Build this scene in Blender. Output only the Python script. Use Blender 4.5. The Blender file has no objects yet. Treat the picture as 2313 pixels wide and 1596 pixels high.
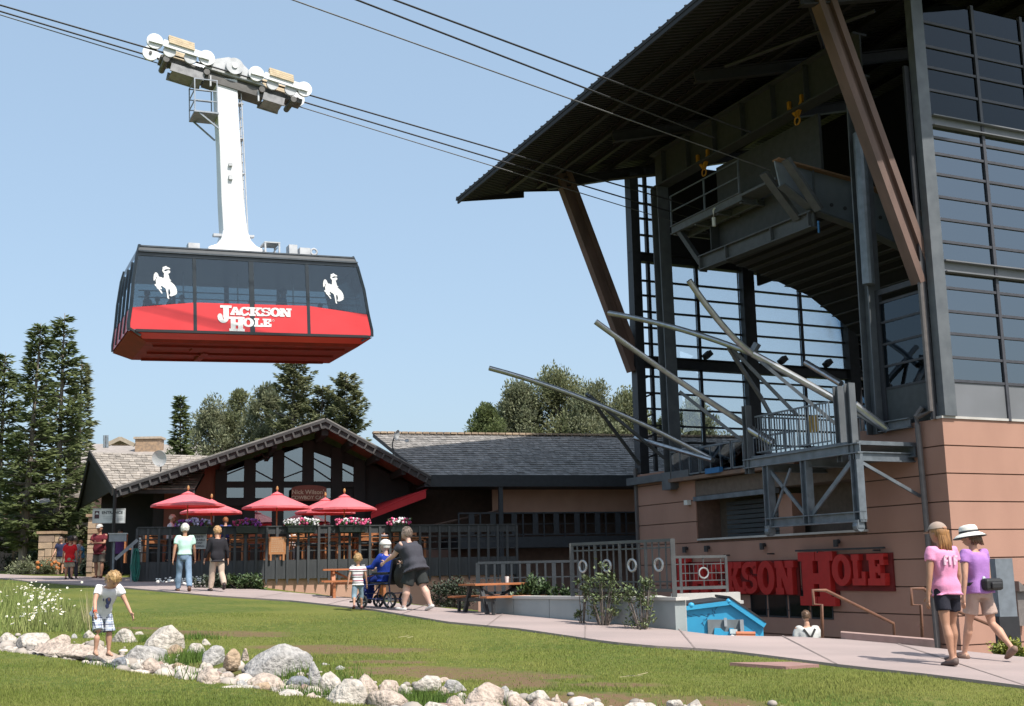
import bpy, bmesh, math, random
import numpy as np
from mathutils import Vector, Matrix, noise
R_ = random.Random(7)
scene = bpy.context.scene
col = scene.collection

# ------------------------------------------------------------------ camera, sky, sun, exposure
PITCH, ROLL, FPX = 0.18, -0.019, 2700.0
IMW, IMH = 2313.0, 1596.0
_F = Vector((0, math.cos(PITCH), math.sin(PITCH))); _U0 = Vector((0, -math.sin(PITCH), math.cos(PITCH))); _R0 = Vector((1, 0, 0))
_R = math.cos(ROLL) * _R0 + math.sin(ROLL) * _U0
_U = -math.sin(ROLL) * _R0 + math.cos(ROLL) * _U0
camd = bpy.data.cameras.new('camera'); cam = bpy.data.objects.new('camera', camd); col.objects.link(cam)
cam.matrix_world = Matrix(((_R.x, _U.x, -_F.x, 0), (_R.y, _U.y, -_F.y, 0), (_R.z, _U.z, -_F.z, 0), (0, 0, 0, 1)))
camd.sensor_width = 36; camd.lens = 36 * FPX / IMW; camd.clip_end = 3000; camd.clip_start = 0.1
scene.camera = cam
SUN_EL, SUN_AZ = math.radians(55.5), math.radians(137)
world = bpy.data.worlds.new('World'); scene.world = world; world.use_nodes = True
wn = world.node_tree; wn.nodes.clear()
sky = wn.nodes.new('ShaderNodeTexSky'); sky.sky_type = 'NISHITA'; sky.sun_disc = False
sky.sun_elevation = SUN_EL; sky.sun_rotation = SUN_AZ; sky.altitude = 0; sky.air_density = 1.0; sky.dust_density = 3.3; sky.ozone_density = 0.35
bg = wn.nodes.new('ShaderNodeBackground'); bg.inputs[1].default_value = 0.15
wo = wn.nodes.new('ShaderNodeOutputWorld'); smoke = wn.nodes.new('ShaderNodeMix'); smoke.data_type = 'RGBA'; smoke.inputs[0].default_value = .55; smoke.inputs[7].default_value = (2.05, 2.85, 3.65, 1)  # even veil of summer smoke over the whole sky
wn.links.new(sky.outputs[0], smoke.inputs[6]); wn.links.new(smoke.outputs[2], bg.inputs[0]); wn.links.new(bg.outputs[0], wo.inputs[0])
sund = bpy.data.lights.new('sun', 'SUN'); sund.energy = 4.0; sund.angle = math.radians(0.53); sund.color = (1, .955, .88)
sun = bpy.data.objects.new('sun', sund); col.objects.link(sun)
sdir = Vector((math.sin(SUN_AZ) * math.cos(SUN_EL), math.cos(SUN_AZ) * math.cos(SUN_EL), math.sin(SUN_EL)))
sun.rotation_euler = sdir.to_track_quat('Z', 'Y').to_euler(); sun.location = (30, -30, 60)
vs = scene.view_settings; vs.view_transform = 'Standard'; vs.look = 'None'; vs.gamma = 1; vs.use_curve_mapping = False; vs.exposure = 0.62
scene.cycles.max_bounces = 8; scene.cycles.transparent_max_bounces = 12; scene.cycles.caustics_reflective = False; scene.cycles.caustics_refractive = False

# ------------------------------------------------------------------ measuring helpers
def ray(px, py): return _R * ((px - IMW / 2) / FPX) - _U * ((py - IMH / 2) / FPX) + _F
def at(px, py, Y):
    d = ray(px, py); return d * (Y / d.y)
def interp(x, pts):
    if x <= pts[0][0]: return pts[0][1]
    for (a, b), (c, d) in zip(pts, pts[1:]):
        if x <= c: return b + (d - b) * (x - a) / (c - a)
    return pts[-1][1]
def plane_h(x, y):
    yy = min(y, 48.0); xx = max(-40, min(25, x))
    return -1.5 - 0.026 * xx + 0.027 * yy
def Gp(px, py, dz=0.0):
    d = ray(px, py); p = d * ((-1.5 + dz) / (d.z + 0.026 * d.x - 0.027 * d.y))
    return Vector((p.x, p.y, plane_h(p.x, p.y) + dz))

# ------------------------------------------------------------------ materials
_mats = {}
def new_mat(name):
    m = bpy.data.materials.new(name); m.use_nodes = True
    nt = m.node_tree
    return m, nt, nt.nodes['Principled BSDF']
def N(nt, t, **kw):
    n = nt.nodes.new(t)
    for k, v in kw.items():
        if k.startswith('i_'): n.inputs[k[2:].replace('_', ' ')].default_value = v
        elif k[0] == 'i' and k[1:].isdigit(): n.inputs[int(k[1:])].default_value = v
        else: setattr(n, k, v)
    return n
def L(nt, a, b): nt.links.new(a, b)
def mixrgb(nt, fac, a, b, blend='MIX'):
    n = nt.nodes.new('ShaderNodeMix'); n.data_type = 'RGBA'; n.blend_type = blend
    for s, v in ((0, fac), (6, a), (7, b)):
        if hasattr(v, 'is_linked') or hasattr(v, 'links'): nt.links.new(v, n.inputs[s])
        else: n.inputs[s].default_value = v if s == 0 else (tuple(v) + (1,))[:4]
    return n.outputs[2]
def ramp(nt, src, stops):
    n = nt.nodes.new('ShaderNodeValToRGB'); cr = n.color_ramp
    while len(cr.elements) < len(stops): cr.elements.new(0.5)
    for e, (p, c) in zip(cr.elements, stops): e.position = p; e.color = (c, c, c, 1) if not hasattr(c, '__len__') else (tuple(c) + (1,))[:4]
    L(nt, src, n.inputs[0]); return n.outputs[0]
def mat(name, c, c2=None, rough=.6, scale=6, metal=0, bump=0, bscale=40, detail=4, stretch=None, island=0, spec=.5, lo=.35, hi=.65, rnd=0):
    if name in _mats: return _mats[name]
    m, nt, b = new_mat(name); _mats[name] = m
    tc = N(nt, 'ShaderNodeTexCoord'); mp = N(nt, 'ShaderNodeMapping'); L(nt, tc.outputs['Object'], mp.inputs[0])
    if stretch: mp.inputs['Scale'].default_value = stretch
    c2 = c2 or tuple(x * .78 for x in c)
    nz = N(nt, 'ShaderNodeTexNoise', i_Scale=scale, i_Detail=detail); L(nt, mp.outputs[0], nz.inputs[0])
    f = ramp(nt, nz.outputs[0], [(lo, 0), (hi, 1)])
    out = mixrgb(nt, f, c, c2)
    if island:
        ge = N(nt, 'ShaderNodeNewGeometry'); v = N(nt, 'ShaderNodeMapRange', i3=1 - island, i4=1 + island); L(nt, ge.outputs['Random Per Island'], v.inputs[0])
        hs = N(nt, 'ShaderNodeHueSaturation'); L(nt, out, hs.inputs['Color']); L(nt, v.outputs[0], hs.inputs['Value']); out = hs.outputs[0]
    if rnd:
        oi = N(nt, 'ShaderNodeObjectInfo'); v = N(nt, 'ShaderNodeMapRange', i3=1 - rnd, i4=1 + rnd); L(nt, oi.outputs['Random'], v.inputs[0])
        hs = N(nt, 'ShaderNodeHueSaturation'); L(nt, out, hs.inputs['Color']); L(nt, v.outputs[0], hs.inputs['Value']); out = hs.outputs[0]
    L(nt, out, b.inputs['Base Color'])
    b.inputs['Roughness'].default_value = rough; b.inputs['Metallic'].default_value = metal; b.inputs['Specular IOR Level'].default_value = spec
    if bump:
        n2 = N(nt, 'ShaderNodeTexNoise', i_Scale=bscale, i_Detail=5); L(nt, mp.outputs[0], n2.inputs[0])
        bp = N(nt, 'ShaderNodeBump', i_Strength=bump, i_Distance=.02); L(nt, n2.outputs[0], bp.inputs['Height']); L(nt, bp.outputs[0], b.inputs['Normal'])
    return m
def glass(name, tint=(.5, .6, .65), refl=.3, inner=None, body=(.02, .025, .03)):
    m, nt, b = new_mat(name)
    nt.nodes.remove(b); o = nt.nodes['Material Output']
    tr = N(nt, 'ShaderNodeBsdfTransparent'); tr.inputs[0].default_value = tint + (1,)
    gl = N(nt, 'ShaderNodeBsdfGlossy'); gl.inputs['Roughness'].default_value = .015; gl.inputs[0].default_value = (.80, .91, 1, 1)
    tc = N(nt, 'ShaderNodeTexCoord'); nz = N(nt, 'ShaderNodeTexNoise', i_Scale=.9, i_Detail=1); L(nt, tc.outputs['Object'], nz.inputs[0])
    bp = N(nt, 'ShaderNodeBump', i_Strength=.05, i_Distance=.05); L(nt, nz.outputs[0], bp.inputs['Height']); L(nt, bp.outputs[0], gl.inputs['Normal'])
    lw = N(nt, 'ShaderNodeFresnel', i_IOR=1.5)
    ad = N(nt, 'ShaderNodeMath', operation='ADD'); ad.use_clamp = True; L(nt, lw.outputs[0], ad.inputs[0]); ad.inputs[1].default_value = refl
    mx = N(nt, 'ShaderNodeMixShader'); L(nt, ad.outputs[0], mx.inputs[0]); L(nt, tr.outputs[0], mx.inputs[1]); L(nt, gl.outputs[0], mx.inputs[2])
    L(nt, mx.outputs[0], o.inputs[0]); return m

# ------------------------------------------------------------------ mesh builder
class MB:
    def __init__(s): s.v = []; s.f = []
    def add(s, vs, fs):
        n = len(s.v); s.v += [tuple(v) for v in vs]; s.f += [tuple(i + n for i in f) for f in fs]; return s
    def box(s, a, b):
        (x0, y0, z0), (x1, y1, z1) = a, b
        x0, x1 = min(x0, x1), max(x0, x1); y0, y1 = min(y0, y1), max(y0, y1); z0, z1 = min(z0, z1), max(z0, z1)
        return s.add([(x0, y0, z0), (x1, y0, z0), (x1, y1, z0), (x0, y1, z0), (x0, y0, z1), (x1, y0, z1), (x1, y1, z1), (x0, y1, z1)],
                     [(3, 2, 1, 0), (4, 5, 6, 7), (0, 1, 5, 4), (1, 2, 6, 5), (2, 3, 7, 6), (3, 0, 4, 7)])
    def beam(s, p, q, w, h, up=(0, 0, 1)):
        p, q = Vector(p), Vector(q); d = (q - p).normalized(); u = Vector(up)
        if abs(d.dot(u)) > .98: u = Vector((0, 1, 0))
        x = d.cross(u).normalized(); y = x.cross(d)
        vs = [c + x * (sx * w / 2) + y * (sy * h / 2) for c in (p, q) for sx, sy in ((-1, -1), (1, -1), (1, 1), (-1, 1))]
        return s.add(vs, [(3, 2, 1, 0), (4, 5, 6, 7), (0, 1, 5, 4), (1, 2, 6, 5), (2, 3, 7, 6), (3, 0, 4, 7)])
    def ibeam(s, p, q, w, h, t=.03, up=(0, 0, 1)):
        p, q = Vector(p), Vector(q); d = (q - p).normalized(); u = Vector(up)
        if abs(d.dot(u)) > .98: u = Vector((0, 1, 0))
        x = d.cross(u).normalized(); y = x.cross(d).normalized()
        s.beam(p + y * (h / 2 - t / 2), q + y * (h / 2 - t / 2), w, t, up); s.beam(p - y * (h / 2 - t / 2), q - y * (h / 2 - t / 2), w, t, up)
        return s.beam(p, q, t, h - 2 * t - .002, up)
    def tube(s, pts, r, n=8, cap=True):
        pts = [Vector(p) for p in pts]; rs = r if hasattr(r, '__len__') else [r] * len(pts)
        base = len(s.v); ref = None
        for i, p in enumerate(pts):
            d = (pts[min(i + 1, len(pts) - 1)] - pts[max(i - 1, 0)]).normalized()
            if ref is None: ref = Vector((0, 0, 1)) if abs(d.z) < .9 else Vector((0, 1, 0))
            x = d.cross(ref).normalized(); y = x.cross(d).normalized()
            for k in range(n):
                a = 2 * math.pi * k / n; s.v.append(tuple(p + x * (rs[i] * math.cos(a)) + y * (rs[i] * math.sin(a))))
        for i in range(len(pts) - 1):
            for k in range(n):
                a = base + i * n + k; b = base + i * n + (k + 1) % n; s.f.append((a, b, b + n, a + n))
        if cap:
            s.f.append(tuple(base + k for k in reversed(range(n)))); e = base + (len(pts) - 1) * n; s.f.append(tuple(e + k for k in range(n)))
        return s
    def prism(s, poly, ext):
        n = len(poly); e = Vector(ext); p = [Vector(q) for q in poly]
        return s.add(p + [q + e for q in p], [tuple(reversed(range(n))), tuple(range(n, 2 * n))] + [(i, (i + 1) % n, (i + 1) % n + n, i + n) for i in range(n)])
    def quad(s, a, b, c, d): return s.add([a, b, c, d], [(0, 1, 2, 3)])
    def loft(s, rings, n=14, sq=1.0):
        # ring: (centre, xaxis*rx, yaxis*ry)
        base = len(s.v)
        for c, x, y in rings:
            for k in range(n):
                a = 2 * math.pi * k / n; ca, sa = math.cos(a), math.sin(a); s.v.append(tuple(Vector(c) + Vector(x) * (math.copysign(abs(ca) ** sq, ca)) + Vector(y) * (math.copysign(abs(sa) ** sq, sa))))
        for i in range(len(rings) - 1):
            for k in range(n):
                a = base + i * n + k; b = base + i * n + (k + 1) % n; s.f.append((a, b, b + n, a + n))
        s.f.append(tuple(base + k for k in reversed(range(n)))); e = base + (len(rings) - 1) * n; s.f.append(tuple(e + k for k in range(n)))
        return s
    def ell(s, c, r, n=12, m=8, rot=None, keep=None, jit=0, rnd=None):
        base = len(s.v); c = Vector(c); idx = {}
        vs = []
        for j in range(m + 1):
            th = math.pi * j / m
            for k in range(n):
                ph = 2 * math.pi * k / n
                v = Vector((r[0] * math.sin(th) * math.cos(ph), r[1] * math.sin(th) * math.sin(ph), r[2] * math.cos(th)))
                if jit: v *= 1 + jit * (rnd or R_).uniform(-1, 1)
                if rot: v = rot @ v
                vs.append(c + v)
        s.v += [tuple(v) for v in vs]
        for j in range(m):
            for k in range(n):
                q = (j * n + k, (j + 1) * n + k, (j + 1) * n + (k + 1) % n, j * n + (k + 1) % n)
                if keep and not all(keep(vs[i] - c) for i in q): continue
                s.f.append(tuple(base + i for i in q))
        return s
    def disc_tube(s, c, axis, r, w, n=20):
        c = Vector(c); a = Vector(axis).normalized() * w / 2
        return s.tube([c - a, c + a], r, n)
    def ring(s, c, ax, ay, r, t, n=24):
        c = Vector(c); return s.tube([c + Vector(ax) * (r * math.cos(2 * math.pi * k / n)) + Vector(ay) * (r * math.sin(2 * math.pi * k / n)) for k in range(n + 1)], t, 6, False)
    def build(s, name, m, parent=None, smooth=False, world=False, loc=None, bev=0):
        me = bpy.data.meshes.new(name); me.from_pydata(s.v, [], s.f); me.update()
        if smooth: me.shade_smooth()
        me.materials.append(m)
        o = bpy.data.objects.new(name, me); col.objects.link(o)
        if bev:
            b = o.modifiers.new('bevel', 'BEVEL'); b.width = bev; b.segments = 2; b.limit_method = 'ANGLE'
        if parent:
            o.parent = parent
            if world: o.matrix_parent_inverse = parent.matrix_basis.inverted()
        if loc is not None: o.location = loc
        return o
def each(mb, name, m, parent, world=False):
    # one object for every separate piece collected in mb
    par = list(range(len(mb.v)))
    def find(i):
        while par[i] != i: par[i] = par[par[i]]; i = par[i]
        return i
    for f in mb.f:
        for k in f[1:]:
            a, b = find(f[0]), find(k)
            if a != b: par[b] = a
    groups = {}
    for f in mb.f: groups.setdefault(find(f[0]), []).append(f)
    out = []
    for fs in groups.values():
        ids = sorted({i for f in fs for i in f}); mp = {i: k for k, i in enumerate(ids)}
        q = MB(); q.add([mb.v[i] for i in ids], [tuple(mp[i] for i in f) for f in fs]); out.append(q.build(name, m, parent, world=world))
    return out
def tag(o, label=None, cat=None, group=None, kind=None):
    if label: o['label'] = label
    if cat: o['category'] = cat
    if group: o['group'] = group
    if kind: o['kind'] = kind
    return o
def empty(name, loc, label=None, cat=None, group=None, rz=0.0, rot=None):
    o = bpy.data.objects.new(name, None); col.objects.link(o); o.location = loc
    if rot is not None: o.rotation_euler = rot
    else: o.rotation_euler = (0, 0, rz)
    o.empty_display_size = .1
    return tag(o, label, cat, group)
KIDS = {}
def copy_tree(o, loc=None, rz=None, label=None, scale=None):
    c = o.copy(); col.objects.link(c)
    if loc is not None: c.location = loc
    if rz is not None: c.rotation_euler = (0, 0, rz)
    if scale: c.scale = (scale,) * 3
    if label: c['label'] = label
    def rec(src, dst):
        for ch in list(src.children):
            d = ch.copy(); col.objects.link(d); d.parent = dst; rec(ch, d)
    rec(o, c); return c
def share(o, parent, loc=None, name=None):
    c = o.copy(); col.objects.link(c); c.parent = parent
    if loc is not None: c.location = loc
    return c
def text_mesh(txt, size, name, m, parent, M, ext=.01, bold=0.0, align='CENTER'):
    cu = bpy.data.curves.new('t', 'FONT'); cu.body = txt; cu.size = size; cu.extrude = ext; cu.offset = bold; cu.align_x = align; cu.align_y = 'CENTER'; cu.resolution_u = 3
    t = bpy.data.objects.new('t', cu); col.objects.link(t)
    dg = bpy.context.evaluated_depsgraph_get(); me = bpy.data.meshes.new_from_object(t.evaluated_get(dg))
    bpy.data.objects.remove(t); bpy.data.curves.remove(cu)
    me.transform(M); me.materials.clear(); me.materials.append(m); me.name = name
    o = bpy.data.objects.new(name, me); col.objects.link(o); o.parent = parent
    return o
def remesh(mb, vox, name, m, parent, smooth_it=6, wob=0.0, wscale=9.0, extra=None, seed=0, squash=None):
    me = bpy.data.meshes.new(name); me.from_pydata(mb.v, [], mb.f); me.update()
    o = bpy.data.objects.new(name, me); col.objects.link(o)
    md = o.modifiers.new('r', 'REMESH'); md.mode = 'VOXEL'; md.voxel_size = vox
    sm = o.modifiers.new('s', 'SMOOTH'); sm.iterations = smooth_it; sm.factor = .5
    dg = bpy.context.evaluated_depsgraph_get(); me2 = bpy.data.meshes.new_from_object(o.evaluated_get(dg))
    bpy.data.objects.remove(o); bpy.data.meshes.remove(me)
    me2.name = name
    if wob:
        for v in me2.vertices:
            p = v.co; v.co = p + v.normal * (wob * noise.noise(Vector((p.x * wscale + seed, p.y * wscale, p.z * wscale * .6))))
    if extra and extra.v:
        bm = bmesh.new(); bm.from_mesh(me2); tmp = bpy.data.meshes.new('x'); tmp.from_pydata(extra.v, [], extra.f); bm.from_mesh(tmp); bm.to_mesh(me2); bm.free(); bpy.data.meshes.remove(tmp)
    me2.shade_smooth(); me2.materials.clear(); me2.materials.append(m)
    o = bpy.data.objects.new(name, me2); col.objects.link(o); o.parent = parent
    return o
# ------------------------------------------------------------------ ground: lawn, path, stream
PATH_LO = [(-40, 1304), (60, 1315), (267, 1329), (476, 1348), (659, 1360), (847, 1381), (1010, 1409), (1175, 1425), (1376, 1455), (1468, 1464), (1633, 1474), (1753, 1489), (1906, 1509), (2089, 1529), (2313, 1557), (2500, 1585)]
PATH_UP = [(-60, 1296), (73, 1303), (322, 1308), (564, 1333), (769, 1352), (959, 1373), (1157, 1394), (1340, 1407), (1468, 1422), (1545, 1431), (1625, 1441), (1800, 1444), (1961, 1453), (2112, 1470), (2313, 1491), (2500, 1510)]
lo_w = [Gp(*p) for p in PATH_LO]; up_w = [Gp(*p) for p in PATH_UP]
lo_xy = [(p.x, p.y) for p in lo_w]; up_xy = [(p.x, p.y) for p in up_w]
def yl(x): return interp(x, lo_xy)
def yu(x): return interp(x, up_xy)
ST = [Gp(*p) for p in [(-150, 1446), (0, 1447), (100, 1458), (200, 1470), (290, 1487), (380, 1500), (470, 1510), (560, 1522), (650, 1535), (760, 1548), (880, 1566), (1000, 1580), (1200, 1594), (1400, 1602), (1650, 1612)]]
st_xy = [(p.x, p.y) for p in ST]
def ys(x): return interp(x, st_xy)
WALL_A = Gp(1085, 1386); WALL_B = Vector((0, 0, 0)) + Gp(1527, 1428)
def wall_y(x): return WALL_A.y + (WALL_B.y - WALL_A.y) * (x - WALL_A.x) / (WALL_B.x - WALL_A.x)
COURT = -2.6
def in_court(x, y):
    if x > WALL_B.x + .12: return y > yu(x) + .18
    if x > WALL_A.x: return y > wall_y(x) + .28
    return False
DROP = [(-9.8, 0), (-6, .45), (-3, 1.0), (-.5, 1.4)]
def height(x, y):
    if in_court(x, y) and x < 60 and y < 75: return COURT
    z = plane_h(x, y)
    if -9.8 < x < 60 and y < 75:
        q = min(1, max(0, (y - yu(x) - .9) / 2.2)); z -= interp(x, DROP) * q * q * (3 - 2 * q)
    d = abs(y - ys(x))
    if d < 1.5 and -30 < x < 8:
        k = max(0, 1 - max(0, d - .35) / .75); z -= .13 * k * k * (3 - 2 * k)
    z += .02 * noise.noise(Vector((x * .5, y * .5, 3))) if y < 40 and not (yl(x) - .4 < y < yu(x) + .4) else 0
    return z
def axis(lo, hi, a, b, step):
    v = list(np.arange(a, b + 1e-6, step))
    g = step; x = b
    while x < hi: g *= 1.35; x += g; v.append(x)
    g = step; x = a
    while x > lo: g *= 1.35; x -= g; v.insert(0, x)
    return v
xs = axis(-900, 900, -9, 9.5, .13); ysv = axis(-60, 1500, 8, 27, .13)
SOIL = [(476, 1430, 1.3, .55), (560, 1436, .8, .3), (700, 1462, 1.0, .4), (800, 1470, 1.1, .5), (955, 1511, 1.0, .3), (860, 1496, .6, .25), (1130, 1530, 1.1, .35), (1180, 1545, .4, .5), (1395, 1550, .6, .22), (1620, 1588, .5, .5), (1000, 1520, 1.2, .3), (1300, 1575, 1.2, .4), (300, 1420, .8, .3)]
SW = [(Gp(a, b), rx, ry) for a, b, rx, ry in SOIL]
verts = []; soil = []
for y in ysv:
    for x in xs:
        verts.append((x, y, height(x, y)))
        s = 0
        if 8 < y < 30:
            for c, rx, ry in SW:
                q = math.hypot((x - c.x) / rx, (y - c.y) / ry) + .35 * noise.noise(Vector((x * 2.2, y * 2.2, 0)))
                s = max(s, min(1, max(0, (1.1 - q) / .5)))
            d = abs(y - ys(x)) + .18 * noise.noise(Vector((x * 3, y * 3, 5)))
            s = max(s, min(1, max(0, (.72 - d) / .25)))
        soil.append(s)
nx = len(xs)
faces = [(j * nx + i, j * nx + i + 1, (j + 1) * nx + i + 1, (j + 1) * nx + i) for j in range(len(ysv) - 1) for i in range(nx - 1)]
me = bpy.data.meshes.new('lawn'); me.from_pydata(verts, [], faces); me.update(); me.shade_smooth()
at_ = me.attributes.new('soil', 'FLOAT', 'POINT'); at_.data.foreach_set('value', soil)
m, nt, b = new_mat('lawn_grass')
tc = N(nt, 'ShaderNodeTexCoord')
n1 = N(nt, 'ShaderNodeTexNoise', i_Scale=.55, i_Detail=5); n2 = N(nt, 'ShaderNodeTexNoise', i_Scale=9, i_Detail=6); n3 = N(nt, 'ShaderNodeTexNoise', i_Scale=70, i_Detail=3)
for n in (n1, n2, n3): L(nt, tc.outputs['Object'], n.inputs[0])
g = mixrgb(nt, ramp(nt, n1.outputs[0], [(.38, 0), (.62, 1)]), (.155, .165, .034), (.08, .115, .022))
g = mixrgb(nt, ramp(nt, n2.outputs[0], [(.45, 0), (.72, .9)]), g, (.20, .185, .06))
g = mixrgb(nt, ramp(nt, n3.outputs[0], [(.35, 0), (.7, .55)]), g, (.045, .075, .012))
a_ = N(nt, 'ShaderNodeAttribute', attribute_name='soil')
so = mixrgb(nt, n2.outputs[0], (.20, .12, .075), (.13, .085, .05))
mm = N(nt, 'ShaderNodeMath', operation='MULTIPLY'); L(nt, a_.outputs['Fac'], mm.inputs[0]); L(nt, ramp(nt, n2.outputs[0], [(.3, .3), (.6, 1)]), mm.inputs[1])
L(nt, mixrgb(nt, mm.outputs[0], g, so), b.inputs['Base Color']); b.inputs['Roughness'].default_value = .9; b.inputs['Specular IOR Level'].default_value = .15
bp = N(nt, 'ShaderNodeBump', i_Strength=.6, i_Distance=.03); L(nt, n3.outputs[0], bp.inputs['Height']); L(nt, bp.outputs[0], b.inputs['Normal'])
me.materials.append(m); lawn = bpy.data.objects.new('lawn', me); col.objects.link(lawn); tag(lawn, 'green sloping lawn with worn brown patches beside the stream', kind='structure')
LAWN_MAT = m
# path ribbon
mpath = mat('path_concrete', (.37, .29, .27), (.26, .21, .198), rough=.85, scale=.8, lo=.3, hi=.75, stretch=(.5, 1, 1), bump=.3, bscale=120, detail=8)
NX = 120; x0, x1 = -19.0, 9.5
pv = []; pf_ = []
for i in range(NX + 1):
    x = x0 + (x1 - x0) * i / NX; a, c = yl(x), yu(x)
    for k in range(7):
        y = a + (c - a) * k / 6; pv.append((x, y, plane_h(x, y) + .035))
    pv.append((x, a - .01, plane_h(x, a) - .15)); pv.append((x, c + .01, plane_h(x, c) - .25))
for i in range(NX):
    o = i * 9
    for k in range(6): pf_.append((o + k, o + 9 + k, o + 10 + k, o + k + 1))
    pf_.append((o + 7, o + 16, o + 9, o)); pf_.append((o + 6, o + 15, o + 17, o + 8))
mb = MB(); mb.add(pv, pf_); path = mb.build('path', mpath, smooth=False); tag(path, 'pinkish concrete path running up past the lawn', kind='structure')
mb = MB()
for xj in (-13.4, -10.9, -8.4, -6.2, -4.1, -2.2, -.5, 1.0, 2.4, 3.8, 5.2, 6.6):
    a_, c_ = yl(xj), yu(xj); q_ = [(xj - .012, a_ + .0, plane_h(xj, a_) + .039), (xj + .012, a_, plane_h(xj, a_) + .039), (xj + .262, c_, plane_h(xj, c_) + .039), (xj + .238, c_, plane_h(xj, c_) + .039)]
    MB().add(q_, [(0, 1, 2, 3)]).build('path_joint', mat('joint_dark', (.25, .20, .185), rough=.95), path)
# retaining edge below the path at the court
mb = MB()
xq = np.linspace(WALL_B.x + .1, 9.4, 30)
for a, c in zip(xq, xq[1:]):
    mb.prism([(a, yu(a) + .03, plane_h(a, yu(a)) - .01), (c, yu(c) + .03, plane_h(c, yu(c)) - .01), (c, yu(c) + .03, COURT - .2), (a, yu(a) + .03, COURT - .2)], (0, .22, 0))
conc = mat('pale_concrete', (.52, .50, .47), (.42, .40, .37), rough=.85, scale=1.5, bump=.2, bscale=60, detail=7)
tag(mb.build('path_edge', conc), 'concrete edge along the drop behind the path', kind='structure')
# court floor
mb = MB(); mb.quad((WALL_A.x, 17, COURT + .02), (26, 17, COURT + .02), (26, 60, COURT + .02), (WALL_A.x, 60, COURT + .02))
tag(mb.build('lower_court', mat('court_paving', (.22, .19, .17), (.17, .15, .14), rough=.9, scale=1)), 'paved lower court beneath the dock', kind='structure')
# flush red slab in the lawn
P = [Gp(1648, 1499, .03), Gp(1790, 1497, .03), Gp(1850, 1503, .03), Gp(1775, 1508, .03)]
mb = MB(); mb.prism([p - Vector((0, 0, .08)) for p in P], (0, 0, .09)); tag(mb.build('paving_slab', mat('red_slab', (.30, .17, .15), (.24, .14, .12), rough=.9, bump=.2)), 'flat reddish slab set into the grass by the path', 'slab')
# stream water
mb = MB(); pts = [p for p in ST]
wv = []
for i in range(60):
    x = ST[0].x + (ST[-1].x - ST[0].x) * i / 59; y = ys(x)
    wv += [(x, y - .62, plane_h(x, y) - .085), (x, y + .62, plane_h(x, y) - .085)]
mb.add(wv, [(2 * i, 2 * i + 2, 2 * i + 3, 2 * i + 1) for i in range(59)])
m, nt, b = new_mat('stream_water'); b.inputs['Base Color'].default_value = (.035, .03, .022, 1); b.inputs['Roughness'].default_value = .06
tc = N(nt, 'ShaderNodeTexCoord'); nz = N(nt, 'ShaderNodeTexNoise', i_Scale=9, i_Detail=3); L(nt, tc.outputs['Object'], nz.inputs[0]); bp = N(nt, 'ShaderNodeBump', i_Strength=.35, i_Distance=.03); L(nt, nz.outputs[0], bp.inputs['Height']); L(nt, bp.outputs[0], b.inputs['Normal'])
tag(mb.build('stream', m), 'shallow stream trickling between the rocks', kind='structure')

# ------------------------------------------------------------------ rocks
def rockmat(name, c, c2, c3):
    m, nt, b = new_mat(name); tc = N(nt, 'ShaderNodeTexCoord')
    a = N(nt, 'ShaderNodeTexNoise', i_Scale=5, i_Detail=8, i_Distortion=.8); v = N(nt, 'ShaderNodeTexNoise', i_Scale=22, i_Detail=7); w = N(nt, 'ShaderNodeTexNoise', i_Scale=2.2, i_Detail=3)
    for n in (a, v, w): L(nt, tc.outputs['Object'], n.inputs[0])
    o = mixrgb(nt, ramp(nt, a.outputs[0], [(.42, 0), (.62, 1)]), c, c2); o = mixrgb(nt, ramp(nt, w.outputs[0], [(.5, 0), (.7, .7)]), o, c3)
    o = mixrgb(nt, ramp(nt, v.outputs[0], [(.46, 0), (.66, .75)]), o, tuple(x * .45 for x in c))
    L(nt, o, b.inputs['Base Color']); b.inputs['Roughness'].default_value = .85; b.inputs['Specular IOR Level'].default_value = .25
    bp = N(nt, 'ShaderNodeBump', i_Strength=.9, i_Distance=.05); L(nt, v.outputs[0], bp.inputs['Height']); L(nt, bp.outputs[0], b.inputs['Normal']); return m
RM = {'pale pink': rockmat('pink_rock', (.50, .41, .34), (.38, .30, .25), (.53, .45, .38)), 'grey': rockmat('grey_rock', (.41, .39, .37), (.28, .27, .26), (.47, .44, .40)),
      'tan': rockmat('tan_rock', (.42, .31, .21), (.33, .24, .16), (.46, .36, .27)), 'bluish grey': rockmat('blue_rock', (.23, .24, .26), (.15, .16, .18), (.32, .31, .31)),
      'white': rockmat('white_rock', (.53, .48, .42), (.40, .35, .30), (.55, .50, .44)), 'reddish': rockmat('red_rock', (.36, .25, .21), (.27, .18, .16), (.42, .33, .28))}
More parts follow.
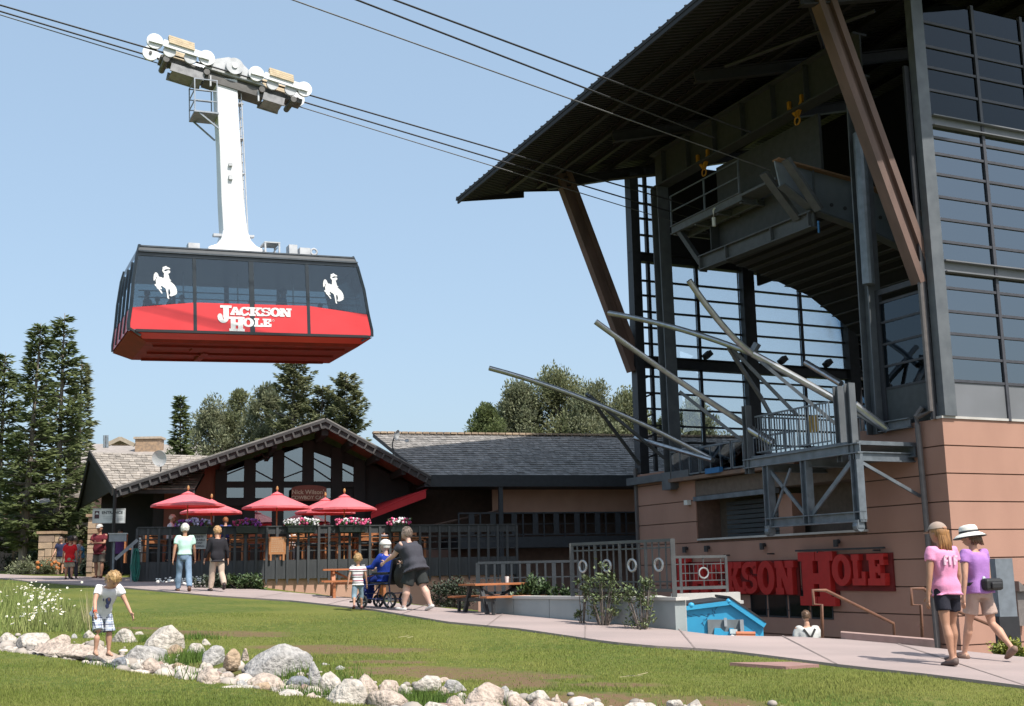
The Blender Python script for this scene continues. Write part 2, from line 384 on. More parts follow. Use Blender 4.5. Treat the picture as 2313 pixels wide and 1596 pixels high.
def rock_mesh(w, h, d, seed, ang, sub):
    bm = bmesh.new(); bmesh.ops.create_icosphere(bm, subdivisions=sub, radius=1)
    rr = random.Random(seed); cuts = [(Vector((rr.uniform(-1, 1), rr.uniform(-1, 1), rr.uniform(-.2, 1))).normalized(), rr.uniform(.55, .86)) for _ in range(int(6 + ang * 8))]
    for v in bm.verts:
        p = v.co.copy(); n = p.normalized()
        r = 1 + .20 * noise.noise(n * 1.6 + Vector((seed, 0, 0))) + .09 * noise.noise(n * 4.2 + Vector((0, seed, 0)))
        q = n * r
        for cn, cd in cuts:
            e = q.dot(cn) - cd
            if e > 0: q -= cn * e * (.7 + .3 * ang)
        q += n * .03 * noise.noise(n * 13 + Vector((0, 0, seed)))
        if q.z < -.25: q.z = -.25 + (q.z + .25) * .3
        v.co = Vector((q.x * w / 2, q.y * d / 2, (q.z + .22) * h / 1.22))
    me = bpy.data.meshes.new('rock'); bm.to_mesh(me); bm.free(); me.shade_smooth(); return me
Z6 = lambda x, y: (x * .3662, 1214.1 + y * .3662)
Z7 = lambda x, y: (790.6 + x * .3662, 1298.8 + y * .3662)
ROCKS = [  # zoom, x, base y, w, h, colour, angularity
 (6, 25, 622, 130, 66, 'white', .5), (6, 165, 645, 255, 78, 'white', .7), (6, 330, 662, 215, 88, 'pale pink', .8), (6, 310, 545, 95, 62, 'tan', .6), (6, 540, 622, 85, 62, 'white', .5),
 (6, 452, 622, 48, 36, 'grey', .3), (6, 760, 652, 165, 108, 'white', .6), (6, 592, 690, 130, 62, 'pale pink', .5), (6, 850, 602, 62, 32, 'white', .4), (6, 995, 695, 250, 172, 'white', .9),
 (6, 880, 732, 290, 112, 'grey', .7), (6, 718, 772, 125, 84, 'bluish grey', .9), (6, 1066, 716, 105, 68, 'tan', .4), (6, 1115, 636, 42, 48, 'tan', .2), (6, 1196, 718, 138, 74, 'white', .25),
 (6, 1270, 667, 66, 50, 'white', .5), (6, 1312, 762, 140, 108, 'grey', .8), (6, 1430, 785, 112, 118, 'tan', .25), (6, 1505, 762, 62, 92, 'pale pink', .6), (6, 1690, 822, 400, 178, 'grey', .55),
 (6, 925, 812, 125, 78, 'pale pink', .4), (6, 875, 812, 170, 58, 'white', .6), (6, 1008, 842, 95, 46, 'pale pink', .3), (6, 1118, 878, 140, 82, 'white', .5), (6, 1260, 898, 185, 115, 'pale pink', .5),
 (6, 1332, 822, 82, 42, 'reddish', .2), (6, 1390, 832, 82, 30, 'pale pink', .2), (6, 1620, 888, 245, 84, 'pale pink', .4), (6, 1490, 908, 70, 52, 'grey', .15), (6, 1395, 892, 56, 42, 'bluish grey', .15),
 (6, 1612, 928, 112, 50, 'tan', .3), (6, 1832, 872, 170, 60, 'bluish grey', .7), (6, 1930, 868, 95, 135, 'grey', .8), (6, 1872, 912, 82, 42, 'reddish', .2), (6, 1290, 912, 155, 34, 'pale pink', .5),
 (6, 1450, 935, 280, 36, 'white', .5), (6, 1765, 978, 195, 58, 'white', .7), (6, 2030, 912, 165, 132, 'white', .6), (6, 2130, 1022, 290, 195, 'white', .9), (6, 2245, 945, 195, 148, 'pale pink', .45),
 (6, 1915, 985, 92, 46, 'pale pink', .3), (6, 2092, 1028, 135, 52, 'white', .5), (6, 2005, 790, 66, 34, 'grey', .5), (6, 2096, 818, 66, 40, 'grey', .5), (6, 1085, 772, 110, 32, 'tan', .4),
 (6, 1255, 772, 44, 40, 'white', .3), (6, 985, 765, 40, 34, 'reddish', .2), (6, 1465, 862, 40, 26, 'pale pink', .1),
 (7, 238, 708, 155, 104, 'pale pink', .45), (7, 336, 712, 92, 76, 'white', .6), (7, 470, 692, 168, 96, 'white', .6), (7, 576, 662, 74, 52, 'pale pink', .2), (7, 640, 702, 140, 78, 'grey', .7),
 (7, 576, 722, 76, 54, 'pale pink', .4), (7, 820, 785, 300, 188, 'pale pink', .75), (7, 218, 805, 290, 100, 'pale pink', .7), (7, 640, 778, 145, 72, 'pale pink', .5), (7, 570, 782, 92, 42, 'reddish', .2),
 (7, 952, 732, 66, 62, 'grey', .4), (7, 1032, 784, 145, 80, 'pale pink', .25), (7, 1165, 758, 142, 62, 'white', .5), (7, 1276, 788, 78, 90, 'pale pink', .3), (7, 1190, 825, 240, 92, 'pale pink', .5),
 (7, 942, 808, 105, 42, 'reddish', .3), (7, 770, 838, 340, 66, 'pale pink', .4), (7, 530, 826, 165, 60, 'white', .5), (7, 272, 822, 110, 36, 'grey', .4), (7, 1412, 822, 115, 68, 'white', .4),
 (7, 1526, 792, 125, 58, 'white', .6), (7, 1560, 826, 115, 54, 'pale pink', .5), (7, 1772, 826, 270, 86, 'white', .7), (7, 2012, 794, 105, 48, 'white', .5), (7, 2132, 815, 165, 86, 'white', .7),
 (7, 1940, 826, 75, 40, 'pale pink', .3), (7, 1322, 826, 66, 40, 'pale pink', .4), (7, 2030, 822, 90, 30, 'tan', .3)]
ORD = ['first', 'second', 'third', 'fourth', 'fifth', 'sixth', 'seventh', 'eighth', 'ninth', 'tenth', 'eleventh', 'twelfth', 'thirteenth', 'fourteenth', 'fifteenth', 'sixteenth', 'seventeenth', 'eighteenth', 'nineteenth', 'twentieth']
rinfo = []
for i, (z, x, y, w, h, c, ang) in enumerate(ROCKS):
    px, py = (Z6 if z == 6 else Z7)(x, y); p = Gp(px, py); ww = w * .3662 * p.y / FPX * 1.04; hh = h * .3662 * p.y / FPX * 1.05
    rinfo.append([i, px, py, p, ww, hh, c, ang])
cnt = {}
for r in sorted(rinfo, key=lambda r: r[1]):
    i, px, py, p, ww, hh, c, ang = r
    shape = 'angular' if ang > .62 else ('rounded' if ang < .35 else 'weathered')
    size = 'big' if ww > .75 else ('small' if ww < .38 else 'mid-sized')
    key = (size, c, shape); cnt[key] = cnt.get(key, 0) + 1; r.append((key, cnt[key]))
for r in rinfo:
    i, px, py, p, ww, hh, c, ang, (key, k) = r
    size, cc, shape = key
    lab = f'{size} {shape} {cc} rock by the stream' if cnt[key] == 1 else f'{size} {shape} {cc} rock by the stream, {ORD[k - 1]} such from the left'
    if i == 19: lab = 'largest grey boulder at the middle of the stream bank'
    me = rock_mesh(ww, hh, ww * R_.uniform(.7, .95), i * 3.7 + 1, ang, 4 if ww > .6 else 3); me.materials.append(RM[c])
    o = bpy.data.objects.new('rock', me); col.objects.link(o)
    o.location = p + Vector((0, ww * .3, -.03 - (.04 if abs(p.y - ys(p.x)) < .5 else 0))); o.rotation_euler = (R_.uniform(-.06, .06), R_.uniform(-.06, .06), R_.uniform(-.5, .5))
    tag(o, lab, 'rock', 'rocks along the stream')
# long orange-pink slab the boy stands by
p = Gp(*Z6(490, 722)); me = rock_mesh(1.5, .16, .5, 91, .9, 4); me.materials.append(RM['pale pink']); o = bpy.data.objects.new('rock', me); col.objects.link(o); o.location = p + Vector((-.05, .15, -.02)); o.rotation_euler = (0, .12, -.25)
tag(o, 'long flat pinkish slab of rock under the feet of the barefoot boy', 'rock', 'rocks along the stream')
# pebbles in the bed
mb = MB(); rr = random.Random(4)
for _ in range(1500):
    x = rr.uniform(-9, 2.5); dy = rr.gauss(0, .5)
    if abs(dy) > .95: continue
    y = ys(x) + dy; s = rr.uniform(.015, .06); mb.ell((x, y, height(x, y) + s * .25 + (.02 if abs(dy) < .5 else 0)), (s, s * .8, s * .6), 6, 4, Matrix.Rotation(rr.uniform(0, 6), 3, 'Z'))
for _ in range(420):
    x = rr.uniform(-9.2, 2.8); dy = rr.gauss(0, .42)
    if abs(dy) > .85: continue
    y = ys(x) + dy; s = rr.uniform(.05, .13); mb.ell((x, y, height(x, y) + s * .2), (s, s * rr.uniform(.65, .95), s * rr.uniform(.45, .75)), 9, 6, Matrix.Rotation(rr.uniform(0, 6), 3, 'Z'), None, .06, rr)
pm = mat('pebble_stone', (.46, .40, .34), (.33, .29, .26), rough=.8, scale=3, island=.45)
tag(mb.build('pebbles', pm, smooth=True), 'mixed pebbles lying in the stream bed', 'pebbles', kind='stuff')

# ------------------------------------------------------------------ grass blades
def blades(name, pts, hmin, hmax, w, m, lab, lean=.5, seed=1, kind='stuff'):
    rr = random.Random(seed); v = []; f = []
    for (x, y, z, k) in pts:
        h = rr.uniform(hmin, hmax) * k; a = rr.uniform(0, 6.283); lx, ly = math.cos(a) * h * lean * rr.random(), math.sin(a) * h * lean * rr.random()
        b = rr.uniform(-.9, .9); dx, dy = math.cos(b) * w / 2, math.sin(b) * w / 2; n = len(v)
        v += [(x - dx, y - dy, z - .01), (x + dx, y + dy, z - .01), (x + lx, y + ly, z + h)]; f.append((n, n + 1, n + 2))
    mb = MB(); mb.v = v; mb.f = f
    o = mb.build(name, m); tag(o, lab, 'grass', kind=kind); return o
rr = random.Random(11); pts = []
soilv = {}
def soil_at(x, y):
    for c, rx, ry in SW:
        if math.hypot((x - c.x) / rx, (y - c.y) / ry) < .95: return True
    return False
while len(pts) < 150000:
    y = 9.8 + 14 * rr.random() ** 1.9; x = rr.uniform(-.44 * y - .4, .44 * y + .4)
    if y > yl(x) - .02: continue
    if abs(y - ys(x)) < .72: continue
    if soil_at(x, y) and rr.random() < .88: continue
    pts.append((x, y, height(x, y), .55 + .8 * max(0, noise.noise(Vector((x * .7, y * .7, 9))) + .35)))
gm = mat('grass_blade', (.215, .22, .058), (.125, .16, .032), rough=.8, scale=.6, island=.35, spec=.2)
blades('grass', pts, .015, .038, .010, gm, 'short mown grass blades covering the lawn')
# longer tufts among the rocks
pts = []; rr = random.Random(5)
for (z, x, y, n, k) in [(6, 1130, 745, 200, 1), (6, 1180, 740, 200, 1), (6, 1080, 735, 160, 1), (6, 1790, 830, 140, 1.1), (6, 1950, 935, 200, 1.2), (6, 1900, 925, 150, 1), (7, 430, 740, 700, 1.4), (7, 380, 745, 500, 1.3), (7, 480, 748, 500, 1.2), (7, 920, 770, 260, 1.1), (6, 2060, 860, 120, 1.3), (6, 1200, 870, 60, 1.5), (6, 930, 650, 160, .8), (6, 1220, 630, 160, .8), (6, 640, 600, 160, .9), (7, 1370, 800, 160, .8), (7, 330, 760, 260, 1), (6, 1630, 900, 60, .7), (6, 700, 780, 160, .8), (7, 1900, 795, 200, .7), (7, 1680, 800, 200, .6)]:
    p = Gp(*(Z6 if z == 6 else Z7)(x, y))
    for _ in range(n): a, b = rr.gauss(0, .16), rr.gauss(0, .13); pts.append((p.x + a, p.y + b, height(p.x + a, p.y + b), k))
tm = mat('tuft_grass', (.10, .16, .03), (.06, .11, .02), rough=.7, scale=3, island=.4, spec=.2)
blades('grass_tufts', pts, .06, .17, .012, tm, 'longer grass tufts growing between the stream rocks', .6, 3)
# wild grass bed with daisies at the left
bed = []; rr = random.Random(8); pts = []
for _ in range(5200):
    px = rr.uniform(-40, 215) if rr.random() < .8 else rr.uniform(100, 225); lo = interp(px, [(-40, 1436), (60, 1430), (120, 1428), (215, 1430)]); hi = interp(px, [(-40, 1312), (60, 1345), (130, 1375), (215, 1405)])
    py = rr.uniform(hi, lo); p = Gp(px, py); k = interp(px, [(-40, 1.0), (80, .95), (130, .8), (225, .55)]); pts.append((p.x, p.y, p.z, k * rr.uniform(.5, 1)))
wm = mat('wild_grass', (.15, .20, .05), (.22, .23, .085), rough=.7, scale=1.6, island=.4, spec=.2)
blades('wild_grass', pts, .15, .5, .018, wm, 'tall wild grass clump beside the rocks at left', .55, 4)
mb = MB(); mf = MB(); rr = random.Random(9)
for _ in range(150):
    px = rr.gauss(88, 38); py = rr.uniform(1345, 1430)
    if px > 190 or px < -20: continue
    p = Gp(px, py + 8); h = rr.uniform(.12, .42); q = p + Vector((rr.uniform(-.06, .06), rr.uniform(-.06, .06), h)); r = rr.uniform(.014, .027); ax = Vector((rr.uniform(-.6, .6), rr.uniform(-1, .2), rr.uniform(.3, 1)))
    mb.disc_tube(q, ax, r, .006, 8); mf.disc_tube(q + ax.normalized() * .006, ax, r * .4, .006, 6); 
o = mb.build('daisies', mat('daisy_white', (.8, .8, .76), rough=.7)); tag(o, 'white daisies scattered through the tall grass at left', 'flowers', kind='stuff')
oc = mf.build('daisy_centres', mat('daisy_yellow', (.6, .42, .04), rough=.7), o)
oc['kind'] = 'stuff'
# pale seed heads beside the boy
pts = []
for _ in range(70): p = Gp(*(rr.gauss(215, 13), rr.uniform(1410, 1432))); pts.append((p.x, p.y, p.z, 1))
blades('dry_grass', pts, .3, .72, .014, mat('straw', (.42, .36, .2), rough=.8), 'dry straw coloured grass stalks left of the boy', .35, 6)
# straw bits on lawn
mb = MB()
for (px, py) in [(1400, 1530), (1415, 1527), (1428, 1528), (1440, 1525), (430, 1342), (470, 1345), (900, 1440), (920, 1441), (1330, 1385), (330, 1342)]:
    p = Gp(px, py, .05); a = rr.uniform(-.3, .3); mb.beam(p, p + Vector((rr.uniform(.06, .15), a * .5, .01)), .008, .006)
tag(mb.build('straw_wisps', mat('straw', (.42, .36, .2))), 'loose straw wisps dropped on the grass', 'straw', kind='stuff')
# ------------------------------------------------------------------ tram dock building; local axes: x into the building, y along the front to the left, z up
DC = at(2128, 945, 30); DA = math.radians(25)
Vd = Vector((math.cos(DA), math.sin(DA), 0)); Ud = Vector((-math.sin(DA), math.cos(DA), 0))
def dw(v, u, w): return DC + Vd * v + Ud * u + Vector((0, 0, w))
def dl(P): q = P - DC; return Vector((q.dot(Vd), q.dot(Ud), q.z))
def on_u(px, py, u): d = ray(px, py); return dl(d * ((DC.dot(Ud) + u) / d.dot(Ud)))
def on_v(px, py, v): d = ray(px, py); return dl(d * ((DC.dot(Vd) + v) / d.dot(Vd)))
dock = empty('dock_building', DC, 'tall cable car station with big overhanging roof, glass walls and tan base', 'building', rz=DA)
peach = mat('dock_stucco', (.395, .222, .163), (.325, .178, .13), rough=.9, scale=.9, bump=.3, bscale=90, detail=8, lo=.3, hi=.8, stretch=(1, 1, .45))
joint = mat('dock_joint', (.20, .12, .09), rough=.95)
steel = mat('dock_steel', (.135, .145, .155), (.10, .11, .12), rough=.5, scale=3, metal=.3)
dsteel = mat('dark_steel', (.035, .036, .042), (.025, .026, .03), rough=.5)
galv = mat('galvanised', (.19, .215, .24), (.13, .15, .17), rough=.45, scale=4, metal=.4)
brown = mat('strut_brown', (.15, .090, .072), (.10, .062, .05), rough=.7, scale=2, stretch=(1, 1, .3))
roofm = mat('roof_deck', (.016, .013, .014), (.011, .010, .011), rough=.7, scale=1)
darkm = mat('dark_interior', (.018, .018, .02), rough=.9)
greyp = mat('grey_panel', (.17, .175, .19), (.14, .145, .155), rough=.5, scale=.7)
glassd = glass('dock_glass', (.10, .13, .16), .17)
glassrefl = glass('roof_reflection_glass', (.04, .055, .065), -.01)  # top panes: the overhanging roof's dark reflection is put into the glass colour
glassfar = glass('far_glass', (.93, .95, .96), .05)
# concrete base: recessed core and proud courses
mb = MB(); mb.box((.05, .05, COURT - DC.z - .05), (14, 3.0, -.02)).box((.05, 11.35, COURT - DC.z - .05), (9, 14.95, -.25)).box((.05, 3.0, COURT - DC.z - .05), (1.0, 11.35, -2.7)).build('base_core', joint, dock)
H = .70
for k in range(9):
    t, bq = -H * k, -H * (k + 1) + (.032)
    MB().box((0, 0, t), (14, .05, bq)).build('wall_panel', peach, dock)
    MB().box((0, .05, t), (.05, 3.05, bq)).build('wall_panel', peach, dock)
    tt = min(t, -.25)
    if tt - bq > .1:
        MB().box((0, 11.3, tt), (.05, 15, bq)).build('wall_panel', peach, dock)
        MB().box((.05, 14.95, tt), (9, 15, bq)).build('wall_panel', peach, dock)
    if k >= 4: MB().box((0, 3.05, t - .005), (.05, 11.3, bq)).build('wall_panel', peach, dock)
MB().box((-.04, -.04, 0), (14, 0.35, .06)).build('coping', conc, dock)
# recess above the sill: back wall, header, dark doors
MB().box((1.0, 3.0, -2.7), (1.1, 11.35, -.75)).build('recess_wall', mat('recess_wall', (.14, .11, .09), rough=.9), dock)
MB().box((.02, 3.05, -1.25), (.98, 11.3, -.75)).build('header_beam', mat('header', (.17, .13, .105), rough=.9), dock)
MB().box((-.06, 6.9, -1.42), (.1, 11.35, -1.27)).build('steel_channel', galv, dock)
mb = MB()
for k in range(8): mb.box((.6, 7.2, -1.5 - .15 * k), (.66, 10.4, -1.62 - .15 * k))
each(mb, 'shutter_slat', mat('shutter', (.045, .055, .06), rough=.5), dock)
MB().box((.3, 6.6, -2.7), (.75, 7.25, -1.45)).build('pier', peach, dock)
MB().box((-.08, 3.0, -2.72), (.05, 11.2, -2.66)).build('window_sill', conc, dock)
# dark strip windows under the lettering
for a, c in ((4.65, 5.6), (5.68, 6.6), (6.68, 7.6), (7.68, 8.5)):
    f = MB().box((-.015, a, -5.1), (.0, c, -4.25)).build('strip_window', dsteel, dock); MB().box((-.022, a + .05, -5.05), (-.016, c - .05, -4.3)).build('pane', mat('dark_glass', (.01, .012, .014), rough=.08), f)
# curtain walls: right (y=0) and far (y=15)
ROWS = [.0, .98, 1.59, 2.21, 2.8, 3.42, 3.84, 4.15, 4.66, 5.27, 5.88, 6.5, 7.07, 7.52, 7.82, 8.12, 8.85, 9.5, 10.1, 10.8]
COLR = [.45, 2.3, 4.15, 6.0, 7.85]
def roof_w(v, u): return 10.0 + .26 * (v + 6.2) + .032 * (17 - u)
mu = MB()
for w in ROWS[1:]:
    if w in (3.84, 8.12, 7.82): continue
    mu.box((.45, -.03, w - .035), (9.7, .06, w + .035))
for v in COLR[1:]: mu.box((v - .05, -.045, .0), (v + .05, .07, 11.6))
each(mu, 'mullion', mat('mullion', (.055, .055, .065), rough=.45), dock)
MB().ibeam((.45, .0, 3.98), (9.8, .0, 3.98), .30, .32).build('cross_beam', greyp, dock); MB().ibeam((.45, .0, 7.97), (9.8, .0, 7.97), .30, .30).build('cross_beam', greyp, dock)
for ci in range(4):
    a, c = COLR[ci] + .05, COLR[ci + 1] - .05
    MB().box((a, .0, .03), (c, .03, .94)).build('spandrel_panel', greyp, dock)
    rows = [r for r in ROWS[1:] if r not in (7.82,)]
    for r0, r1 in zip(rows, rows[1:]):
        if (r0, r1) in ((3.84, 4.15), (7.82, 8.12)): continue
        MB().box((a, .008 + .004 * ((ci + int(r0 * 10)) % 3), r0 + .036), (c, .022 + .004 * ((ci + int(r0 * 10)) % 3), r1 - .036)).build('glass_pane', glassd if r1 < 8.8 else glassrefl, dock)
    MB().box((a, .008, 10.84), (c, .022, 11.5)).build('glass_pane', glassrefl, dock)
# corner column
mb = MB(); mb.box((.02, -.10, .06), (.42, .14, 11.5)); mb.build('corner_column', steel, dock)
mb = MB(); mb.box((-.14, .16, .0), (.01, .24, 9.5)); mb.build('corner_trim', dsteel, dock)
# glazed bay in the front at right
mb = MB(); mb.box((.0, .3, .0), (.12, .42, 3.75)).box((.0, 1.95, .0), (.12, 2.1, 3.75)).box((0, .42, 3.6), (.12, 1.95, 3.75))
for w in (1.0, 1.6, 2.2, 2.8, 3.35): mb.box((.02, .42, w), (.1, 1.95, w + .06))
each(mb, 'bay_bar', dsteel, dock)
for a, c in ((1.06, 1.6), (1.66, 2.2), (2.26, 2.8), (2.86, 3.35)): MB().box((.05, .42, a), (.065, 1.95, c)).build('glass_pane', glass('bay_glass', (.3, .36, .4), .02), dock)
MB().box((.04, .42, .03), (.08, 1.95, 1.0)).build('bay_panel', mat('bay_panel', (.05, .058, .06), rough=.5), dock)
# portal columns and crane beam
mb = MB(); mb.ibeam((0, 2.35, -.15), (0, 2.2, 9.9), .42, .42, .04, (0, 1, 0)); mb.build('portal_column', steel, dock)
mb = MB(); mb.ibeam((-.05, 12.5, -.9), (-.05, 12.65, 9.9), .46, .46, .04, (0, 1, 0)); mb.build('portal_column', steel, dock)
mb = MB(); mb.tube([(-.25, 2.0, 3.9), (-.25, 1.95, 8.2)], .17, 14); mb.build('pipe_column', galv, dock)
mb = MB(); mb.ibeam((0, 1.9, 10.57), (0, 12.9, 10.57), .5, 1.3, .06)
for u in np.arange(2.6, 12.7, 1.6): mb.box((-.22, u - .02, 10.0), (.22, u + .02, 11.15))
mb.build('crane_beam', mat('crane_grey', (.048, .050, .053), (.038, .04, .042), rough=.6), dock)
yel = mat('hook_yellow', (.50, .22, .015), rough=.5)
for px, py in ((1800, 262), (1590, 380)):
    p = on_v(px, py, -.05); mb = MB(); 
    mb.beam(p + Vector((0, .28, .35)), p, .12, .1).beam(p + Vector((0, -.28, .35)), p, .12, .1).ring(p - Vector((0, 0, .16)), (0, 1, 0), (0, 0, 1), .12, .03, 14).beam(p + Vector((0, .3, .3)), p + Vector((0, .3, .55)), .14, .1).beam(p + Vector((0, -.3, .3)), p + Vector((0, -.3, .55)), .14, .1)
    mb.build('lifting_hook', yel, dock)
# far wall lattice
mb = MB()
for w in ROWS[1:]:
    if w in (3.84, 8.12, 7.52): continue
    mb.box((.5, 14.95, w - .035), (13, 15.05, w + .035))
for v in (.8, 2.95, 7.85, 12.6): mb.box((v - .06, 14.94, -.1), (v + .06, 15.08, 11.5))
each(mb, 'far_mullion', dsteel, dock)
mb = MB(); mb.box((.0, 14.75, -.2), (.36, 15.15, 11.2)).box((4.92, 14.7, -.2), (5.45, 15.1, 11.5)).box((9.95, 14.7, -.2), (10.45, 15.1, 11.5)); each(mb, 'far_column', dsteel, dock)
MB().ibeam((0, 14.95, 3.95), (13, 14.95, 3.95), .35, .42).build('far_beam', dsteel, dock); MB().ibeam((0, 14.95, 7.95), (13, 14.95, 7.95), .35, .35).build('far_beam', dsteel, dock)
for v in (2.9, 4.3, 6.4, 8.6, 10.9): MB().beam((v, 14.6, 4.2), (v + .25, 14.6, 4.4), .28, .2).build('floodlight', dsteel, dock)
for a, c in ((.86, 2.89), (3.01, 4.92), (5.45, 7.79), (7.91, 9.95), (10.45, 12.54)):
    rr_ = [r for r in ROWS if r not in (8.12, 7.52)]
    for r0, r1 in zip(rr_, rr_[1:]):
        if r1 < 10.9: MB().box((a, 14.99, r0 + .036), (c, 15.0, r1 - .036)).build('far_pane', glassfar, dock)
mb = MB()
for w in (.35, 1.1, 1.85, 2.6, 3.3): mb.beam((.36, 15, w), (.8, 15, w + .18), .05, .06)
each(mb, 'far_bracket', dsteel, dock)
# brown raking struts
mb = None
for u in (15.0, .32):
    mb = MB(); a = Vector((.05, u, 3.72)); c = Vector((-2.75, u, roof_w(-2.75, u) - .1)); d = (c - a).normalized(); a = a - d * .15
    mb.beam(a + Vector((-.2, 0, -.02)), c + Vector((-.2, 0, -.02)), .34, .2, (1, 0, 0)).beam(a + Vector((.2, 0, .1)), c + Vector((.2, 0, .1)), .34, .2, (1, 0, 0)).beam(a, c, .10, .3, (1, 0, 0))
    s = mb.build('roof_strut', brown, dock)
    bo = MB()
    for k in range(4):
        for e in (-.07, .07):
            q = a + Vector((.2, 0, .1)) + d * (.3 + .14 * k); bo.disc_tube(q + Vector((e, -.175, e * .3)), (0, 1, 0), .025, .03, 6)
    bo.build('bolts', mat('bolt', (.3, .2, .15), metal=.5), s)
# roof
mb = MB(); n = 12
def rp(v, u, dz=0): return (v, u, roof_w(v, u) + dz)
mb.prism([rp(-6.2, 17), rp(-6.2, -3.5), rp(13, -3.5), rp(13, 17)], (0, 0, .10)); roofo = mb.build('roof', roofm, dock)
mb = MB()
for u in np.arange(-2.8, 17.01, .42): mb.beam(rp(-6.2, u, .115), rp(13, u, .115), .05, .05)
mb.build('roof_ribs', roofm, roofo)['kind'] = 'stuff'
mb = MB()
for u in np.arange(-2.9, 17.0, .21): mb.beam(rp(-6.1, u, -.02), rp(13, u, -.02), .10, .05)
mb.build('roof_deck_ribs', roofm, roofo)['kind'] = 'stuff'
mb = MB(); 
for k, (v0, v1) in enumerate(((-6.0, -3.4), (-3.4, -1.6), (-1.6, 3))): mb.prism([rp(v0, 17 - .05 * k, -.02), rp(v1, 17 - .05 * k, -.02), rp(v1, 17 - .05 * k, -.02 - .26), rp(v0, 17 - .05 * k, -.06)], (0, -.06, 0))
mb.prism([rp(-6.18, 16.9, 0), rp(-6.18, -3.5, 0), rp(-6.18, -3.5, -.14), rp(-6.18, 16.9, -.14)], (.06, 0, 0)); mb.build('fascia', roofm, roofo)
purl = mat('purlin', (.024, .021, .021), (.017, .015, .015), rough=.6)
for v in (-4.6, -3.3, -2.0, -.7, 1.2, 3.2, 5.2, 7.2, 9.2):
    mb = MB(); mb.ibeam(rp(v, 16.0, -.16), rp(v, -2.8, -.16), .14, .22, .03); mb.build('purlin', purl, roofo)
for u in (15.0, .3, 5.2, 10.1):
    mb = MB(); mb.ibeam(rp(-3.4, u, -.45), rp(12.5, u, -.45), .24, .36, .04); mb.build('rafter', purl, roofo)
for p1, p2 in ((rp(-3, .4, -.5), rp(1, 4.5, -.6)), (rp(-3, 4.2, -.6), rp(-.6, .6, -.8)), (rp(-1, 14.6, -.7), rp(1, 12.8, -1.3))): MB().tube([p1, p2], .06).build('brace_tube', purl, roofo)
# interior floor and back wall
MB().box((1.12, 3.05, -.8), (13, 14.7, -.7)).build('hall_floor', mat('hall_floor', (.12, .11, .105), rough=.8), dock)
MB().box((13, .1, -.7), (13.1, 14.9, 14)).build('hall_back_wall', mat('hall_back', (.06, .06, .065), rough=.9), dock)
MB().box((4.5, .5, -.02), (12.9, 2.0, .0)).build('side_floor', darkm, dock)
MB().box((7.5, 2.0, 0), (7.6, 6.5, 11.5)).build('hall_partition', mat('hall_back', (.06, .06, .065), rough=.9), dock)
# rope saddles: near lane plate girder with curved soffit, platform and railing
plate = mat('saddle_plate', (.20, .23, .26), (.15, .175, .2), rough=.5, scale=1.5, metal=.2)
PG = [(-1.25, 8.12), (-1.1, 7.35), (.1, 6.65), (1.8, 6.33), (4.2, 5.6), (6.8, 4.0), (7.4, 4.0), (7.4, 5.6), (4.4, 7.0), (1.8, 7.8)]
mb = MB(); mb.prism([(v, 4.45, w) for v, w in PG], (0, .05, 0)); pg = mb.build('saddle_girder', plate, dock)
mb = MB()
for (a, c) in ((0, 9), (9, 8), (8, 7)): mb.beam((PG[a][0], 4.4, PG[a][1]), (PG[c][0], 4.4, PG[c][1]), .3, .05)
mb.build('top_flange', mat('rust_flange', (.28, .16, .09), rough=.7), pg)
mb = MB()
for a in range(1, 6): mb.beam((PG[a][0], 4.4, PG[a][1]), (PG[a + 1][0] if a < 5 else PG[5][0] + .3, 4.4, PG[a + 1][1] if a < 5 else PG[5][1]), .34, .05)
mb.beam((.1, 4.4, 6.7), (.1, 4.4, 7.98), .08, .03, (1, 0, 0)).beam((1.6, 4.4, 6.45), (1.6, 4.4, 7.8), .08, .03, (1, 0, 0)); mb.build('bottom_flange', steel, pg)
mb = MB()
for v in (.75, 1.25, 2.6): mb.disc_tube((v, 4.44, 7.05 - .1 * v), (0, 1, 0), .06, .03, 12)
mb.build('rope_holes', dsteel, pg)
MB().prism([(.25, 10.0, 6.75), (2.0, 10.0, 6.4), (7.4, 10.0, 5.0), (7.4, 10.0, 8.4), (.25, 10.0, 8.4)], (0, .05, 0)).build('saddle_side_plate', mat('saddle_dark', (.06, .062, .064), rough=.6), dock)
MB().box((.6, 4.6, 6.9), (.7, 10.0, 9.9)).build('saddle_housing', mat('saddle_dark', (.06, .062, .064)), dock)
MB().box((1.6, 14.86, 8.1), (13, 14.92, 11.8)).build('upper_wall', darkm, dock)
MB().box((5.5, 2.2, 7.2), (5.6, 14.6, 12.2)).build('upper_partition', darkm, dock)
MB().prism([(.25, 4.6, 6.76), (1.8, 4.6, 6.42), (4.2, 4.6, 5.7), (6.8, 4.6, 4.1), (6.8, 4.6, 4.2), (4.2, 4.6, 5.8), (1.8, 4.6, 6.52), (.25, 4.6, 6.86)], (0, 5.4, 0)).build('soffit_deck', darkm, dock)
mb = MB(); mb.ibeam((-.05, 4.3, 6.42), (-.05, 10.2, 6.5), .3, .5, .04); 
for u in (4.4, 6.2, 8.6, 10.1): mb.box((-.2, u, 6.2), (.1, u + .04, 6.7))
mb.beam((-1.2, 4.0, 8.0), (-.1, 4.0, 6.6), .3, .12).beam((-1.25, 5.0, 7.9), (-.1, 5.0, 6.6), .3, .12).beam((-.2, 11.3, 8.0), (-.05, 10.2, 6.5), .2, .15); mb.build('saddle_cross_beam', mat('saddle_mid', (.085, .09, .095), rough=.6), dock)
mb = MB()
for k in range(14): v = .2 + k * .5; wv = interp(v, [(0, 6.7), (1.8, 6.33), (4.2, 5.6), (6.8, 4.0)]); mb.box((v, 4.5, wv + .02), (v + .42, 10.0, wv + .06))
